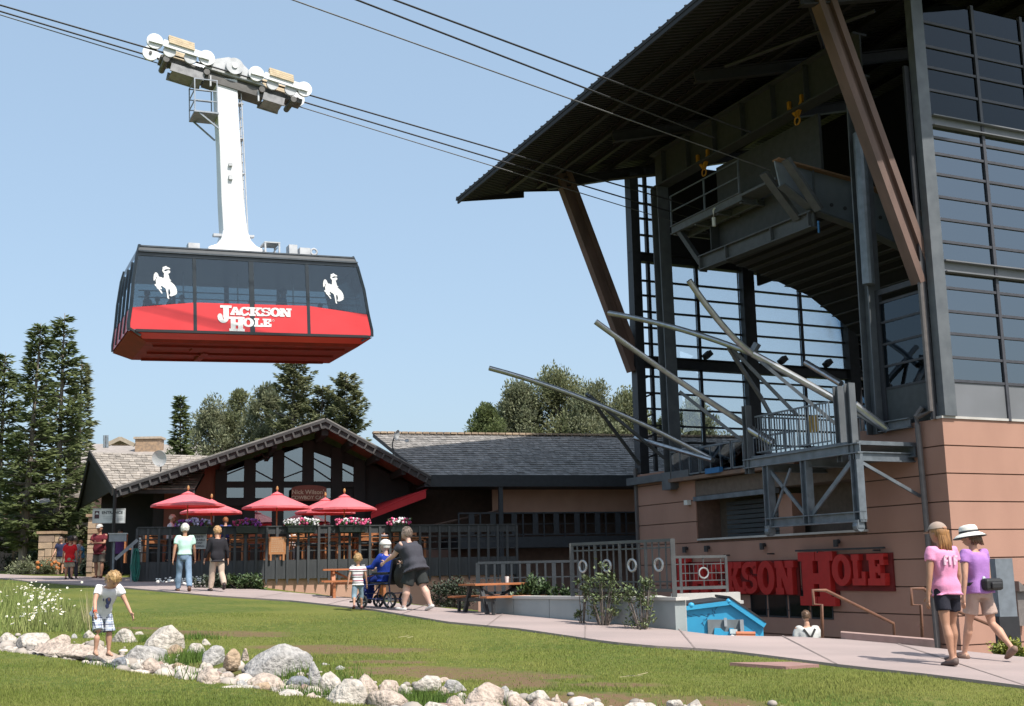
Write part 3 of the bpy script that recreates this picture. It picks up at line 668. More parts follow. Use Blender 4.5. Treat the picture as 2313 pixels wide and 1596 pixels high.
each(mb, 'soffit_board', mat('saddle_soffit', (.06, .06, .062), rough=.7), dock)
mb = MB(); mb.box((-.3, 7.4, 8.05), (.35, 11.5, 8.15)).ibeam((-.3, 7.4, 8.0), (-.3, 11.55, 8.0), .14, .3).ibeam((.3, 7.4, 7.9), (.3, 11.5, 7.9), .12, .24)
for u in (7.5, 8.8, 10.1, 11.4): mb.ibeam((-.3, u, 7.9), (1.2, u, 7.9), .12, .2)
mb.box((-.35, 5.6, 8.0), (.4, 7.4, 8.08)); mb.build('service_platform', mat('platform_steel', (.12, .13, .14), rough=.5), dock)
mb = MB()
for u in (7.45, 9.4, 11.45): mb.beam((-.36, u, 8.1), (-.36, u, 9.2), .05, .05, (0, 1, 0))
for w in (8.65, 9.2): mb.beam((-.36, 7.4, w), (-.36, 11.5, w), .04, .04)
mb.build('platform_railing', galv, dock)
p = on_v(1612, 492, -.4); MB().tube([p + Vector((0, -.1, .3)), p + Vector((0, 0, .25)), p], .03).tube([p, p - Vector((0, 0, .3))], .06).build('lamp', mat('lamp_white', (.7, .7, .65)), dock)
p = on_v(1848, 500, -.3); MB().tube([p, p - Vector((0, 0, .35))], .03).build('blue_bracket', mat('blue_paint', (.03, .16, .38)), dock)
mb = MB(); mb.box((6.9, 4.6, 2.2), (7.4, 5.2, 4.5)); mb.build('buffer', yel, dock)
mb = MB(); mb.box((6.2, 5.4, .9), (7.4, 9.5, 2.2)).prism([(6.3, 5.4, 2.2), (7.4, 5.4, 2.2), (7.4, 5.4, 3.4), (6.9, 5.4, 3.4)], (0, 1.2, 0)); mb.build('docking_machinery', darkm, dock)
# docking platforms, truss, guide rails, railings
mb = MB(); mb.box((-2.0, .95, -.62), (1.0, 5.5, -.52)).ibeam((-2.05, .75, -.72), (-2.05, 5.6, -.72), .16, .26).ibeam((-.1, .9, -.75), (-.1, 5.5, -.75), .2, .3)
for u in (1.1, 2.9, 4.6): mb.ibeam((-2.0, u, -.9), (1, u, -.9), .14, .24)
mb.ibeam((-.12, -.02 + 1.0, .0), (-.12, 2.1, .0), .2, .26); mb.build('near_dock_platform', galv, dock)
mb = MB(); mb.box((-.35, 5.55, -.72), (1, 12.4, -.6)).build('far_dock_platform', mat('rusty_edge', (.22, .13, .085), (.15, .1, .075), rough=.7, scale=4), dock)
MB().box((-.3, 11.2, -.62), (-.15, 15.3, -.36)).box((-.32, 12.3, -.95), (-.05, 12.85, -.35)).build('edge_channel', steel, dock)
mb = MB()
for u in (.97, 2.95, 4.6): mb.ibeam((-2, u, -2.5), (-2, u, -.86), .22, .24, .03, (0, 1, 0))
mb.ibeam((-2, .85, -2.42), (-2, 4.75, -2.42), .2, .26).beam((-2, 4.5, -1.0), (-2, 3.05, -2.3), .05, .1).beam((-2, 3.6, -1.0), (-2, 4.5, -2.3), .05, .07).beam((-2, 2.85, -2.3), (-2, 1.1, -1.0), .05, .12).beam((-2, .97, -1.0), (0, .97, -1.9), .05, .08)
mb.disc_tube((-2.05, 1.0, -2.66), (0, 1, 0), .13, .16, 14).disc_tube((-2.05, 4.6, -2.66), (0, 1, 0), .13, .16, 14).box((-2.15, .9, -2.7), (-1.95, 1.1, -2.5)).box((-2.15, 4.5, -2.7), (-1.95, 4.7, -2.5)); mb.build('hanging_truss', galv, dock)
pol = mat('guide_tube', (.42, .43, .43), (.33, .34, .35), rough=.3, metal=.8, scale=8)
def curve3(a, m_, c, n=14):
    a, m_, c = Vector(a), Vector(m_), Vector(c); return [a * (1 - t) ** 2 + m_ * 2 * t * (1 - t) + c * t * t for t in np.linspace(0, 1, n)]
def guide(px1, v1, px2, v2, bend, r=.085):
    a = on_v(*px1, v1); c = on_v(*px2, v2); mb = MB(); mb.tube(curve3(a, (a + c) / 2 + Vector(bend), c), r, 12); return mb.build('guide_rail', pol, dock), a, c
guide((1105, 832), -6.4, (1612, 1040), -.2, (0, 0, .55))
guide((1345, 727), -6.0, (1750, 1000), -.9, (.3, 0, -.35))
guide((1375, 708), -5.0, (1700, 800), -2.9, (0, 0, .25), .08)
j, a, c = guide((1556, 634), -5.0, (1700, 800), -3.0, (.15, 0, -.5))
guide((1700, 800), -3.0, (2005, 972), -.1, (0, 0, .06), .1)
mb = MB()
for p1, v1, p2, v2 in (((1330, 893), -3.2, (1500, 1035), -.3), ((1325, 890), -3.2, (1445, 1050), -.2), ((1645, 785), -3.2, (1720, 900), -1.9), ((1720, 900), -1.9, (1745, 945), -1.6), ((1655, 790), -3.1, (1800, 938), -1.7), ((1710, 810), -2.9, (1890, 960), -1.5), ((1535, 885), -3.4, (1695, 1010), -1.8)):
    MB().beam(on_v(*p1, v1), on_v(*p2, v2), .09, .09).build('guide_brace', steel, dock)
for p1, v1, p2, v2, r_ in (((1930, 915), -.9, (2000, 968), -.15, .12), ((1690, 970), -2.0, (1745, 1003), -1.6, .1), ((1820, 820), -1, (1900, 868), -.8, .09), ((1435, 990), -1, (1610, 1040), -.6, .08)):
    MB().tube([on_v(*p1, v1), on_v(*p2, v2)], r_, 12).build('shock_absorber', mat('bright_steel', (.5, .51, .52), rough=.3, metal=.9), dock)
mb = MB(); p = on_v(1690, 790, -3); mb.beam(p - Vector((0, .1, .18)), p + Vector((.1, -.3, .12)), .2, .14); mb.build('guide_joint', galv, dock)
mb = MB()
for u, v in ((5.45, -2.0), (1.05, -2.0), (1.6, -1.9)): MB().ibeam((v, u, -1.0), (v, u, .95), .2, .2, .025, (0, 1, 0)).build('platform_post', steel, dock)
def rail_panel(mb, p, q, h, nb, r=.022, rb=.012, low=.08):
    p, q = Vector(p), Vector(q); up = Vector((0, 0, 1))
    mb.beam(p + up * h, q + up * h, r * 2, r * 2); mb.beam(p + up * low, q + up * low, r * 1.6, r * 1.6)
    for k in range(nb + 1):
        c = p.lerp(q, k / nb); mb.beam(c + up * low, c + up * h, rb * 2, rb * 2, (0, 1, 0))
mb = MB(); rail_panel(mb, (-1.9, 5.2, -.5), (-1.9, 2.0, -.5), 1.1, 26); rail_panel(mb, (-1.9, 5.2, -.5), (.8, 5.2, -.5), 1.1, 16); rail_panel(mb, (.6, 2.2, -.3), (3.5, 2.2, -.3), 1.05, 8); rail_panel(mb, (.9, 5.2, -.5), (.9, 2.2, -.5), 1.05, 18); each(mb, 'rail_bar', galv, dock)
mb = MB(); 
for a, c in ((12.3, 10.6), (10.5, 8.8), (8.7, 7.0), (6.9, 5.6)): rail_panel(mb, (-.25, a, -.6), (-.25, c, -.6), .9, 3, .03, .02)
each(mb, 'rail_bar', galv, dock)
for a, c in ((12.3, 10.6), (10.5, 8.8), (8.7, 7.0)): MB().box((-.26, c + .04, -.5), (-.245, a - .04, .25)).build('glass_panel', glass('rail_glass', (.55, .62, .66), .05), dock)
MB().box((-1.8, 2.6, -.1), (-1.77, 3.0, .35)).build('warning_plate', mat('warn_yellow', (.45, .28, .05)), dock)
MB().box((-.45, 9.2, -.62), (-.3, 10.0, -.45)).build('blue_cover', mat('blue_paint', (.03, .16, .38)), dock)
# downspouts
mb = MB(); mb.tube([(-.02, .62, .35), (-.14, .75, .12), (-.14, .72, -.1), (-.14, .62, -6.1)], .075, 10).tube([(-.14, .22, 4.1), (-.14, .22, .2), (-.1, .7, .12)], .07, 10); mb.build('downspout', mat('spout_grey', (.13, .115, .11), rough=.5), dock)
mb = MB(); mb.box((-.08, 15.0, -6.1), (.12, 15.14, 0)); mb.build('downspout', mat('spout_grey', (.13, .115, .11)), dock)
mb = MB(); 
for u in (11.9, 10.6, 4.2, 7.6): mb.tube([(-.02, u, -2.95), (-.14, u, -2.98)], .06, 8).tube([(-.14, u, -2.9), (-.14, u, -3.1)], .07, 8)
mb.build('spotlight', dsteel, dock)
p = on_v(1555, 1136, -.06); MB().box(p - Vector((.12, .1, .08)), p + Vector((.04, .1, .08))).build('lamp', mat('lamp_white', (.7, .7, .65)), dock)
p = on_u(2298, 1345, -.05)
mb = MB(); mb.prism([(p.x - .13, 0, p.z + .1), (p.x + .13, 0, p.z + .1), (p.x + .13, 0, p.z - .75), (p.x - .13, 0, p.z - .75)], (0, -.16, 0)).prism([(p.x - .18, .0, p.z + .35), (p.x + .18, 0, p.z + .1), (p.x - .18, 0, p.z + .1)], (0, -.3, 0)); mb.build('wall_lamp', mat('lamp_grey', (.17, .15, .14), rough=.5), dock)

# ------------------------------------------------------------------ JACKSON HOLE slab lettering
def arc(cx, cy, rx, ry, t, a0, a1, n=16):
    a0, a1 = math.radians(a0), math.radians(a1); A = [a0 + (a1 - a0) * i / n for i in range(n + 1)]
    return [[(cx + rx * math.cos(a), cy + ry * math.sin(a)), (cx + rx * math.cos(b), cy + ry * math.sin(b)), (cx + (rx - t) * math.cos(b), cy + (ry - t * .6) * math.sin(b)), (cx + (rx - t) * math.cos(a), cy + (ry - t * .6) * math.sin(a))] for a, b in zip(A, A[1:])]
def R4(x0, y0, x1, y1): return [(x0, y0), (x1, y0), (x1, y1), (x0, y1)]
GL = {
 'J': [R4(.42, .30, .80, 1.0), R4(.22, .86, 1.0, 1.0)] + arc(.42, .32, .38, .32, .34, 180, 360, 14) + arc(.2, .36, .17, .17, .165, 0, 360, 12),
 'A': [[(.05, .2), (.33, 1), (.62, 1), (.34, .2)], [(.40, 1), (.66, 1), (.97, .2), (.66, .2)], R4(.3, .3, .7, .46), R4(0, 0, .44, .22), R4(.56, 0, 1.02, .22)],
 'C': arc(.52, .5, .52, .5, .33, 40, 320, 20) + [R4(.74, .62, .98, 1.0), [(.72, .10), (.98, .2), (.98, .38), (.78, .38)]],
 'K': [R4(.1, 0, .42, 1), R4(0, 0, .52, .2), R4(0, .8, .52, 1), [(.42, .42), (.66, .98), (.98, .98), (.60, .45)], [(.42, .55), (.6, .6), (1.0, .02), (.64, .02)], R4(.56, .8, 1.02, 1), R4(.6, 0, 1.05, .2)],
 'S': arc(.5, .71, .5, .29, .27, 20, 260, 14) + arc(.5, .29, .5, .29, .27, -160, 90, 14) + [R4(.76, .62, .98, 1.0), R4(.02, 0, .24, .38)],
 'O': arc(.5, .5, .53, .52, .34, 0, 360, 24),
 'N': [R4(.08, 0, .34, 1), R4(.70, 0, .96, 1), [(.1, 1), (.42, 1), (.92, 0), (.62, 0)], R4(0, 0, .44, .2), R4(0, .8, .4, 1), R4(.58, .8, 1.06, 1)],
 'H': [R4(.1, 0, .42, 1), R4(.58, 0, .9, 1), R4(.4, .40, .6, .6), R4(0, 0, .49, .17), R4(.51, 0, 1, .17), R4(0, .83, .49, 1), R4(.51, .83, 1, 1)],
 'L': [R4(.1, 0, .42, 1), R4(0, 0, .9, .22), R4(0, .8, .54, 1), R4(.68, .1, .92, .44)],
 'E': [R4(.1, 0, .42, 1), R4(0, 0, .9, .22), R4(0, .8, .9, 1), R4(.4, .4, .66, .6), R4(.68, .1, .92, .38), R4(.68, .64, .9, .9), R4(.56, .32, .7, .68)],
}
def letter(ch, x, y, w, h, M, th, m, parent, name='letter'):
    mb = MB()
    for k, poly in enumerate(GL[ch]):
        pts = [M @ Vector((x + a * w, y + b * h, 0)) for a, b in poly]
        ex = (M.to_3x3() @ Vector((0, 0, 1))) * (th + .0007 * (k % 7))
        c = sum((Vector(p) for p in pts), Vector()) / len(pts); nrm = (pts[1] - pts[0]).cross(pts[2] - pts[0])
        if nrm.dot(ex) < 0: pts = pts[::-1]
        mb.prism(pts, ex)
    return mb.build(name, m, parent)
signred = mat('sign_red', (.48, .022, .018), (.42, .02, .016), rough=.55)
sign = empty('letter_sign', DC, 'big red JACKSON HOLE letters mounted along the shaded wall below the docking bay', 'sign', rz=DA)
# letter frame: x -> -u, y -> w, z -> out (-v)
MS = Matrix(((0, 0, -1, -.06), (-1, 0, 0, 0), (0, 1, 0, 0), (0, 0, 0, 1)))
def sl(ch, uL, uR, wb, wt): letter(ch, -uL, wb, uL - uR, wt - wb, MS, .16, signred, sign)
for ch, a, c in (('J', 12.75, 11.6), ('A', 11.45, 10.5), ('C', 10.42, 9.6), ('K', 9.52, 8.62), ('S', 8.6, 7.82), ('O', 7.78, 6.98), ('N', 6.92, 6.08)): sl(ch, a, c, (-4.42 if ch != 'J' else -4.75), -3.45 if ch != 'J' else -3.2)
for ch, a, c in (('H', 5.8, 4.28), ('O', 4.32, 3.58), ('L', 3.52, 2.95), ('E', 2.9, 2.18)): sl(ch, a, c, (-4.15 if ch != 'H' else -4.72), -3.32 if ch != 'H' else -3.22)
mb = MB(); mb.box((-.06, 2.1, -4.3), (-.01, 5.9, -3.3)).box((-.06, 6.0, -4.45), (-.01, 12.6, -3.42)).box((-.05, 4.3, -4.7), (-.012, 5.75, -4.32)); mb.build('backing', mat('sign_back', (.16, .010, .009), rough=.7), sign)
for u in (2.6, 4.9, 7.2, 9.5, 11.8): MB().beam((-.24, u, -3.23), (0, u, -3.23), .04, .04).build('hanger_bracket', dsteel, sign)
mb = MB(); mb.beam((-.2, 2.2, -3.17), (-.2, 5.9, -3.17), .06, .05); mb.build('hanger_rail', dsteel, sign)
# ------------------------------------------------------------------ cable car
CS = .9
CA = at(290, 745, 34) * CS
tl = math.radians(2.2); Xc = Vector((Vd.x * math.cos(tl), Vd.y * math.cos(tl), math.sin(tl))); Yc = Ud.copy(); Zc = Xc.cross(Yc)
car = empty('cable_car', CA, 'red and dark glass cable car cabin hanging from a white arm beneath the ropes', 'cable car')
car.rotation_euler = Matrix((Xc, Yc, Zc)).transposed().to_euler(); car.scale = (CS,) * 3
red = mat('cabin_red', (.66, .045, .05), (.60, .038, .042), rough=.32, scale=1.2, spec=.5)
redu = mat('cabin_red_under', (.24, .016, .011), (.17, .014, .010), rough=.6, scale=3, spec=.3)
navy = mat('cabin_dark', (.022, .030, .036), (.016, .022, .028), rough=.28)
black = mat('black_trim', (.016, .016, .018), rough=.4)
white = mat('hanger_white', (.74, .75, .76), (.66, .67, .69), rough=.45, scale=2)
lgrey = mat('carriage_grey', (.55, .56, .58), (.42, .43, .45), rough=.5, scale=4)
dgrey = mat('carriage_dark', (.12, .115, .11), (.08, .075, .07), rough=.6, scale=4)
cglass = glass('cabin_glass', (.58, .64, .66), .03)
LX, LY = 7.42, 3.8
# floor pan and underside (chamfered)
mb = MB(); bz, pz = -.04, -.30
B = [(0, 0, bz), (LX, 0, bz), (LX, LY, bz), (0, LY, bz)]; P4 = [(.55, .30, pz), (LX - .4, .30, pz), (LX - .4, LY - .3, pz), (.55, LY - .3, pz)]
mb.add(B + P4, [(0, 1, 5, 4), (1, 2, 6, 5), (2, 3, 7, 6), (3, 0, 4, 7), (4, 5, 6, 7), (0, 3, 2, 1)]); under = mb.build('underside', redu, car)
mb = MB(); 
for y in (.75, 2.0, 3.2): mb.box((.8, y, pz - .06), (LX - .7, y + .09, pz))
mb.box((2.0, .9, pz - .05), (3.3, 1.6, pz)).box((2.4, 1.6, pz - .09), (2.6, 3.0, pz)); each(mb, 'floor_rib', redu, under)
# red lower strip below belt + belt rail
mb = MB(); mb.prism([(.28, -.005, -.07), (LX - .12, -.005, -.07), (LX - .3, .16, -.2), (.42, .16, -.2)], (0, .03, -.02)); mb.build('lower_skirt', red, car)
mb = MB(); mb.box((.2, -.05, -.06), (LX - .15, .0, .02)).beam((0, -.01, .06), (.35, .04, -.16), .06, .06).beam((LX, -.01, .04), (LX - .35, .04, -.16), .05, .05); mb.build('bumper_rail', black, car)
# side and end walls: profile in z -> inset
def prof(z): return interp(z, [(0, 0), (.7, 0), (1.3, .03), (2.25, .07), (2.6, .16)])
def endp(z, s): return interp(z, [(0, 0), (.2, .0), (.7, .07), (1.5, .14), (2.25, .25), (2.6, .34)]) if s < 0 else LX - interp(z, [(0, 0), (.2, .0), (.7, .10), (1.5, .2), (2.25, .38), (2.6, .5)])
def side_panel(name, xa0, xb0, z0, xa1, xb1, z1l, z1r, m, y_off=0, th=.03, far=False):
    q = [(xa0, prof(z0) + y_off, z0), (xb0, prof(z0) + y_off, z0), (xb1, prof(z1r) + y_off, z1r), (xa1, prof(z1l) + y_off, z1l)]
    if far: q = [(x, LY - y, z) for x, y, z in q][::-1]
    mb = MB(); mb.prism(q, (0, -th if far else th, 0)); return mb.build(name, m, car)
XM = [0, 1.91, 3.62, 5.37, LX]
def sill(x): return interp(x, [(0, .66), (1.91, .88), (5.37, .91), (LX, .69)])
for far in (False, True):
    for i in range(4):
        a, c = XM[i], XM[i + 1]; a0 = a + (.0 if i == 0 else .04); c0 = c - (.0 if i == 3 else .04)
        za, zc = sill(a0), sill(c0)
        al = endp(za, -1) if i == 0 else a0; cr = endp(zc, 1) if i == 3 else c0
        side_panel('side_panel', a0, c0, .02, al, cr, za, zc, red, 0, .03, far)
        q0, q1 = (al if i == 0 else a0), (cr if i == 3 else c0)
        ta = endp(2.25, -1) if i == 0 else a0; tc_ = endp(2.25, 1) if i == 3 else c0
        qv = [(al, prof(za) + .006, za + .01), (cr, prof(zc) + .006, zc + .01), (tc_, prof(2.25) + .006, 2.25), (ta, prof(2.25) + .006, 2.25)]
        if far: qv = [(x, LY - y, z) for x, y, z in qv][::-1]
        MB().prism(qv, (0, -.012 if far else .012, 0)).build('window', cglass, car)
    # mullions
    for x in XM[1:4]:
        w = .05 if x != 3.62 else .075
        mb = MB(); q = [(x - w, prof(0) - .012, .02), (x + w, prof(0) - .012, .02), (x + w, prof(1.3) - .012, 1.3), (x + w, prof(2.25) - .012, 2.27), (x - w, prof(2.25) - .012, 2.27), (x - w, prof(1.3) - .012, 1.3)]
        if far: q = [(X, LY - Y, Z) for X, Y, Z in q][::-1]
        mb.prism(q, (0, (-1 if far else 1) * .05, 0)); mb.build('mullion', navy, car)
# corner posts and ends
for s in (-1, 1):
    zs = [.0, .2, .7, 1.5, 2.25, 2.6]
    for y0 in (0, LY):
        mb = MB(); mb.tube([(endp(z, s) - s * .01, (prof(z) if y0 == 0 else LY - prof(z)) + (.02 if y0 == 0 else -.02), z) for z in zs], .055, 8); mb.build('corner_post', navy, car)
    sg = s
    for i, (z0, z1, mm, nm) in enumerate(((.02, .7, red, 'end_panel'), (.72, 2.25, cglass, 'end_window'))):
        mb = MB(); sub = [z0, z1] if i == 0 else [z0, 1.5, z1]
        vs = []; 
        for z in sub: vs += [(endp(z, s), prof(z) + .06, z), (endp(z, s), LY - prof(z) - .06, z)]
        f = [(2 * k, 2 * k + 1, 2 * k + 3, 2 * k + 2) for k in range(len(sub) - 1)]
        n = len(vs); vs2 = [(x - s * .02, y, z) for x, y, z in vs]
        mb.add(vs + vs2, f + [tuple(reversed([i_ + n for i_ in q])) for q in f]); mb.build(nm, mm, car)
    mb = MB()
    for y in (.95, 1.9, 2.85): mb.tube([(endp(z, s) + s * .01, y, z) for z in (.05, .7, 1.5, 2.25)], .035, 6)
    mb.build('end_mullion', navy, car)
# blackish scuffs decal on left end (mountain graphic, plain blotches)
# roof: dark band and top
mb = MB(); zt = 2.25
r0 = [(endp(zt, -1), prof(zt) - .02, zt), (endp(zt, 1), prof(zt) - .02, zt), (endp(zt, 1), LY - prof(zt) + .02, zt), (endp(zt, -1), LY - prof(zt) + .02, zt)]
r1 = [(endp(2.42, -1), prof(2.42) - .06, 2.42), (endp(2.42, 1), prof(2.42) - .06, 2.42), (endp(2.42, 1), LY - prof(2.42) + .06, 2.42), (endp(2.42, -1), LY - prof(2.42) + .06, 2.42)]
r2 = [(.34, .16, 2.60), (LX - .5, .16, 2.60), (LX - .5, LY - .16, 2.60), (.34, LY - .16, 2.60)]
mb.add(r0 + r1 + r2, [(0, 1, 5, 4), (1, 2, 6, 5), (2, 3, 7, 6), (3, 0, 4, 7), (4, 5, 9, 8), (5, 6, 10, 9), (6, 7, 11, 10), (7, 4, 8, 11), (8, 9, 10, 11), (3, 2, 1, 0)]); mb.build('roof', navy, car)
mb = MB(); mb.box((.3, .0, 2.36), (LX - .4, .06, 2.40)).box((.36, .1, 2.54), (LX - .5, .17, 2.58)); mb.build('roof_gutter', mat('gutter_grey', (.10, .11, .12), rough=.3, metal=.5), car)
# interior: floor, handrails, poles
MB().box((.12, .06, -.03), (LX - .14, LY - .06, 0)).build('cabin_floor', dgrey, car)
hr = MB()
for y in (.16, LY - .16):
    for z in (1.02, 1.22): hr.tube([(.3, y, z), (LX - .35, y, z)], .018, 6)
hr.tube([(.8, 1.2, 1.98), (1.3, 1.2, 1.98)], .03, 6)
for x in (1.9, 3.6, 5.4): hr.tube([(x, 1.9, 0), (x, 1.9, 2.3)], .025, 6)
each(hr, 'handrail', mat('bright_steel', (.6, .61, .62), rough=.25, metal=.9), car)
# roof kit
MB().box((2.0, 1.5, 2.6), (2.35, 1.85, 3.12)).build('roof_box', lgrey, car)
mb = MB(); 
for x in (4.35, 4.8): mb.beam((x, 1.2, 2.6), (x, 1.2, 3.2), .05, .05, (0, 1, 0)).beam((x, 1.8, 2.6), (x, 1.8, 3.2), .05, .05, (0, 1, 0))
mb.box((4.32, 1.17, 3.18), (4.83, 1.83, 3.22)).beam((4.4, 1.5, 2.62), (4.8, 1.5, 3.1), .2, .03); mb.build('roof_hatch_frame', lgrey, car)
MB().box((5.15, 1.3, 2.6), (5.42, 1.7, 3.2)).box((5.5, 1.3, 2.6), (5.85, 1.7, 3.12)).ring((6.02, 1.5, 3.05), (1, 0, 0), (0, 0, 1), .1, .035, 16).build('roof_box', lgrey, car)
# hanger arm
mb = MB()
def sec(x0, x1, z, yy): return (Vector(((x0 + x1) / 2, 1.9, z)), Vector(((x1 - x0) / 2, 0, 0)), Vector((0, yy, 0)))
vs = []; fs = []
for (x0, x1, z, yy) in ((2.5, 4.45, 2.6, .62), (2.58, 4.35, 2.98, .6), (2.85, 4.12, 3.1, .5), (3.02, 3.97, 3.3, .42), (3.1, 3.88, 3.6, .34), (3.06, 3.78, 4.6, .32), (3.03, 3.72, 6.4, .30), (2.98, 3.66, 7.6, .30), (2.95, 3.64, 8.75, .30)):
    n = len(vs); vs += [(x0, 1.9 - yy, z), (x1, 1.9 - yy, z), (x1, 1.9 + yy, z), (x0, 1.9 + yy, z)]
    if n: fs += [(n - 4 + k, n - 4 + (k + 1) % 4, n + (k + 1) % 4, n + k) for k in range(4)]
fs += [(0, 3, 2, 1), (n, n + 1, n + 2, n + 3)]
mb.add(vs, fs); arm = mb.build('hanger_arm', white, car, bev=.03)
mb = MB()
for z in np.arange(3.6, 8.5, .3): mb.tube([(3.86 - (z - 3.6) * .02, 1.75, z), (3.86 - (z - 3.6) * .02, 2.05, z)], .014, 6)
mb.tube([(3.93, 1.74, 3.4), (3.78, 1.74, 8.6)], .02, 6).tube([(3.93, 2.06, 3.4), (3.78, 2.06, 8.6)], .02, 6)
for z in (4.4, 5.6, 6.8, 8.0): mb.beam((3.7, 1.9, z), (3.86, 1.9, z), .3, .03)
mb.build('ladder', lgrey, arm)
mb = MB()
mb.box((2.2, 1.35, 7.4), (2.98, 2.35, 7.45)); 
for x in (2.22, 2.93):
    for y in (1.37, 2.33): mb.beam((x, y, 7.42), (x, y, 8.52), .035, .035, (0, 1, 0))
for z in (7.8, 8.15, 8.52):
    mb.beam((2.2, 1.37, z), (2.95, 1.37, z), .03, .03).beam((2.2, 2.33, z), (2.95, 2.33, z), .03, .03).beam((2.22, 1.37, z), (2.22, 2.33, z), .03, .03)
mb.beam((2.35, 1.4, 7.4), (3.0, 1.5, 6.95), .05, .05).beam((2.35, 2.3, 7.4), (3.0, 2.2, 6.8), .05, .05); mb.build('service_basket', mat('basket_grey', (.3, .33, .37), rough=.45, metal=.4), arm)
MB().box((3.3, 1.5, 5.3), (3.42, 1.6, 5.45)).box((3.3, 1.5, 5.75), (3.42, 1.6, 5.85)).box((2.8, 1.6, 3.42), (3.06, 1.8, 3.5)).box((3.85, 1.6, 3.45), (4.1, 1.8, 3.52)).build('brackets', lgrey, arm)
# carriage along the rope; rope passes local (0.15,1.45,9.6) with slope
SL = -.212
def rz_(x, y=1.9): return 9.78 + SL * (x - .15) + .45 * (y - 1.9) * 0
mb = MB(); d = Vector((1, 0, SL)).normalized()
def cp(x, y, dz): return Vector((x, y, rz_(x) + dz))
car2 = MB()
car2.beam(cp(1.2, 1.9, -.33), cp(5.8, 1.9, -.33), .5, .16).beam(cp(2.6, 1.9, -.55), cp(4.5, 1.9, -.55), .7, .24)
carriage = car2.build('carriage', dgrey, car)
for xa_, xb_ in ((1.5, 2.55), (4.45, 5.15)): MB().beam(cp(xa_, 1.5, -.62), cp(xb_, 1.5, -.62), .05, .26).beam(cp(xa_, 2.3, -.62), cp(xb_, 2.3, -.62), .05, .26).beam(cp(xa_ + .05, 1.9, -.7), cp(xb_ - .05, 1.9, -.7), .75, .05).build('guard_plate', mat('guard_grey', (.30, .30, .31), (.2, .2, .21), rough=.5), carriage)
for xa_ in (1.35, 2.62, 4.4, 5.45): MB().disc_tube(cp(xa_, 1.9, -.45), (0, 1, 0), .1, 1.0, 12).build('cross_shaft', dgrey, carriage)
for xa_ in (2.75, 4.3): MB().beam(cp(xa_, 1.52, -.5), cp(xa_, 1.52, -.86), .07, .05, (1, 0, 0)).build('lug', lgrey, carriage)
mb = MB(); mb.prism([cp(2.55, 1.5, -.28), cp(4.55, 1.5, -.28), cp(4.3, 1.5, -.12), cp(3.75, 1.5, .3), cp(3.35, 1.5, .34), cp(2.9, 1.5, .12)], (0, .8, 0)); mb.build('rocker_plate', lgrey, carriage)
for y in (1.42, 2.36):
    for x in (1.0, 2.62, 4.22, 5.82):
        mb = MB(); c = cp(x, y, .02); mb.disc_tube(c, (0, 1, 0), .255, .09, 24); w = mb.build('wheel', white, carriage)
        MB().disc_tube(c - Vector((0, .06, 0)), (0, 1, 0), .05, .05, 10).build('hub', dgrey, w)
    for x in (1.45, 2.1, 4.75, 5.35):
        mb = MB(); mb.disc_tube(cp(x, y, -.16), (0, 1, 0), .2, .08, 18); mb.build('wheel', lgrey, carriage)
    for x0 in (1.0, 4.22):
        s = -.09 if y < 1.9 else .09
        mb = MB(); mb.beam(cp(x0 - .18, y + s, -.0), cp(x0 + .28, y + s, .02), .05, .13).beam(cp(x0 + .25, y + s, .03), cp(x0 + 1.45, y + s, .03), .06, .22).beam(cp(x0 + 1.35, y + s, 0), cp(x0 + 1.7, y + s, .0), .05, .13); mb.build('wheel_bogie', white, carriage)
        for k in range(4):
            MB().beam(cp(x0 + .42, y + (-.02 if y < 1.9 else .02), .10 + .075 * k), cp(x0 + 1.22, y + (-.02 if y < 1.9 else .02), .10 + .075 * k), .30 - .045 * k, .055).build('brake_spring', mat('spring_cream', (.62, .50, .34), rough=.4), carriage)
MB().disc_tube(cp(3.52, 1.45, .05), (0, 1, 0), .28, .12, 24).build('centre_wheel', lgrey, carriage)
MB().disc_tube(cp(3.52, 1.38, .05), (0, 1, 0), .09, .06, 12).build('axle_cap', white, carriage)
# lettering, emblem on the side
wdec = mat('decal_white', (.80, .80, .80), rough=.45)
MC = Matrix(((1, 0, 0, 0), (0, 0, -1, -.004), (0, 1, 0, 0), (0, 0, 0, 1)))
def cz(px, py): # region pixel (2313 wide zoom of 860..1180 x 1200..1340) -> cabin front face
    q = ((860 + px / 7.228) * .5647, (1200 + py / 7.228) * .5647); d = ray(*q); A0 = at(290, 745, 34); t = A0.dot(Yc) / d.dot(Yc); P = d * t - A0
    return P.dot(Xc), P.dot(Zc)
for ch, x0, y0, x1, y1 in (('J', 60, 665, 480, 170), ('A', 440, 440, 730, 215), ('C', 705, 465, 985, 215), ('K', 985, 465, 1350, 230), ('S', 1340, 475, 1600, 238), ('O', 1600, 485, 1885, 243), ('N', 1870, 490, 2190, 258), ('H', 412, 905, 850, 500), ('O', 810, 780, 1115, 535), ('L', 1130, 780, 1400, 545), ('E', 1380, 782, 1650, 558)):
    a = cz(x0, y0); c = cz(x1, y1); letter(ch, a[0], a[1], c[0] - a[0], c[1] - a[1], MC, .004, wdec, car)
a = cz(1685, 600); MB().ring((a[0], -.006, a[1]), (1, 0, 0), (0, 0, 1), .03, .005, 16).build('registered_mark', wdec, car)
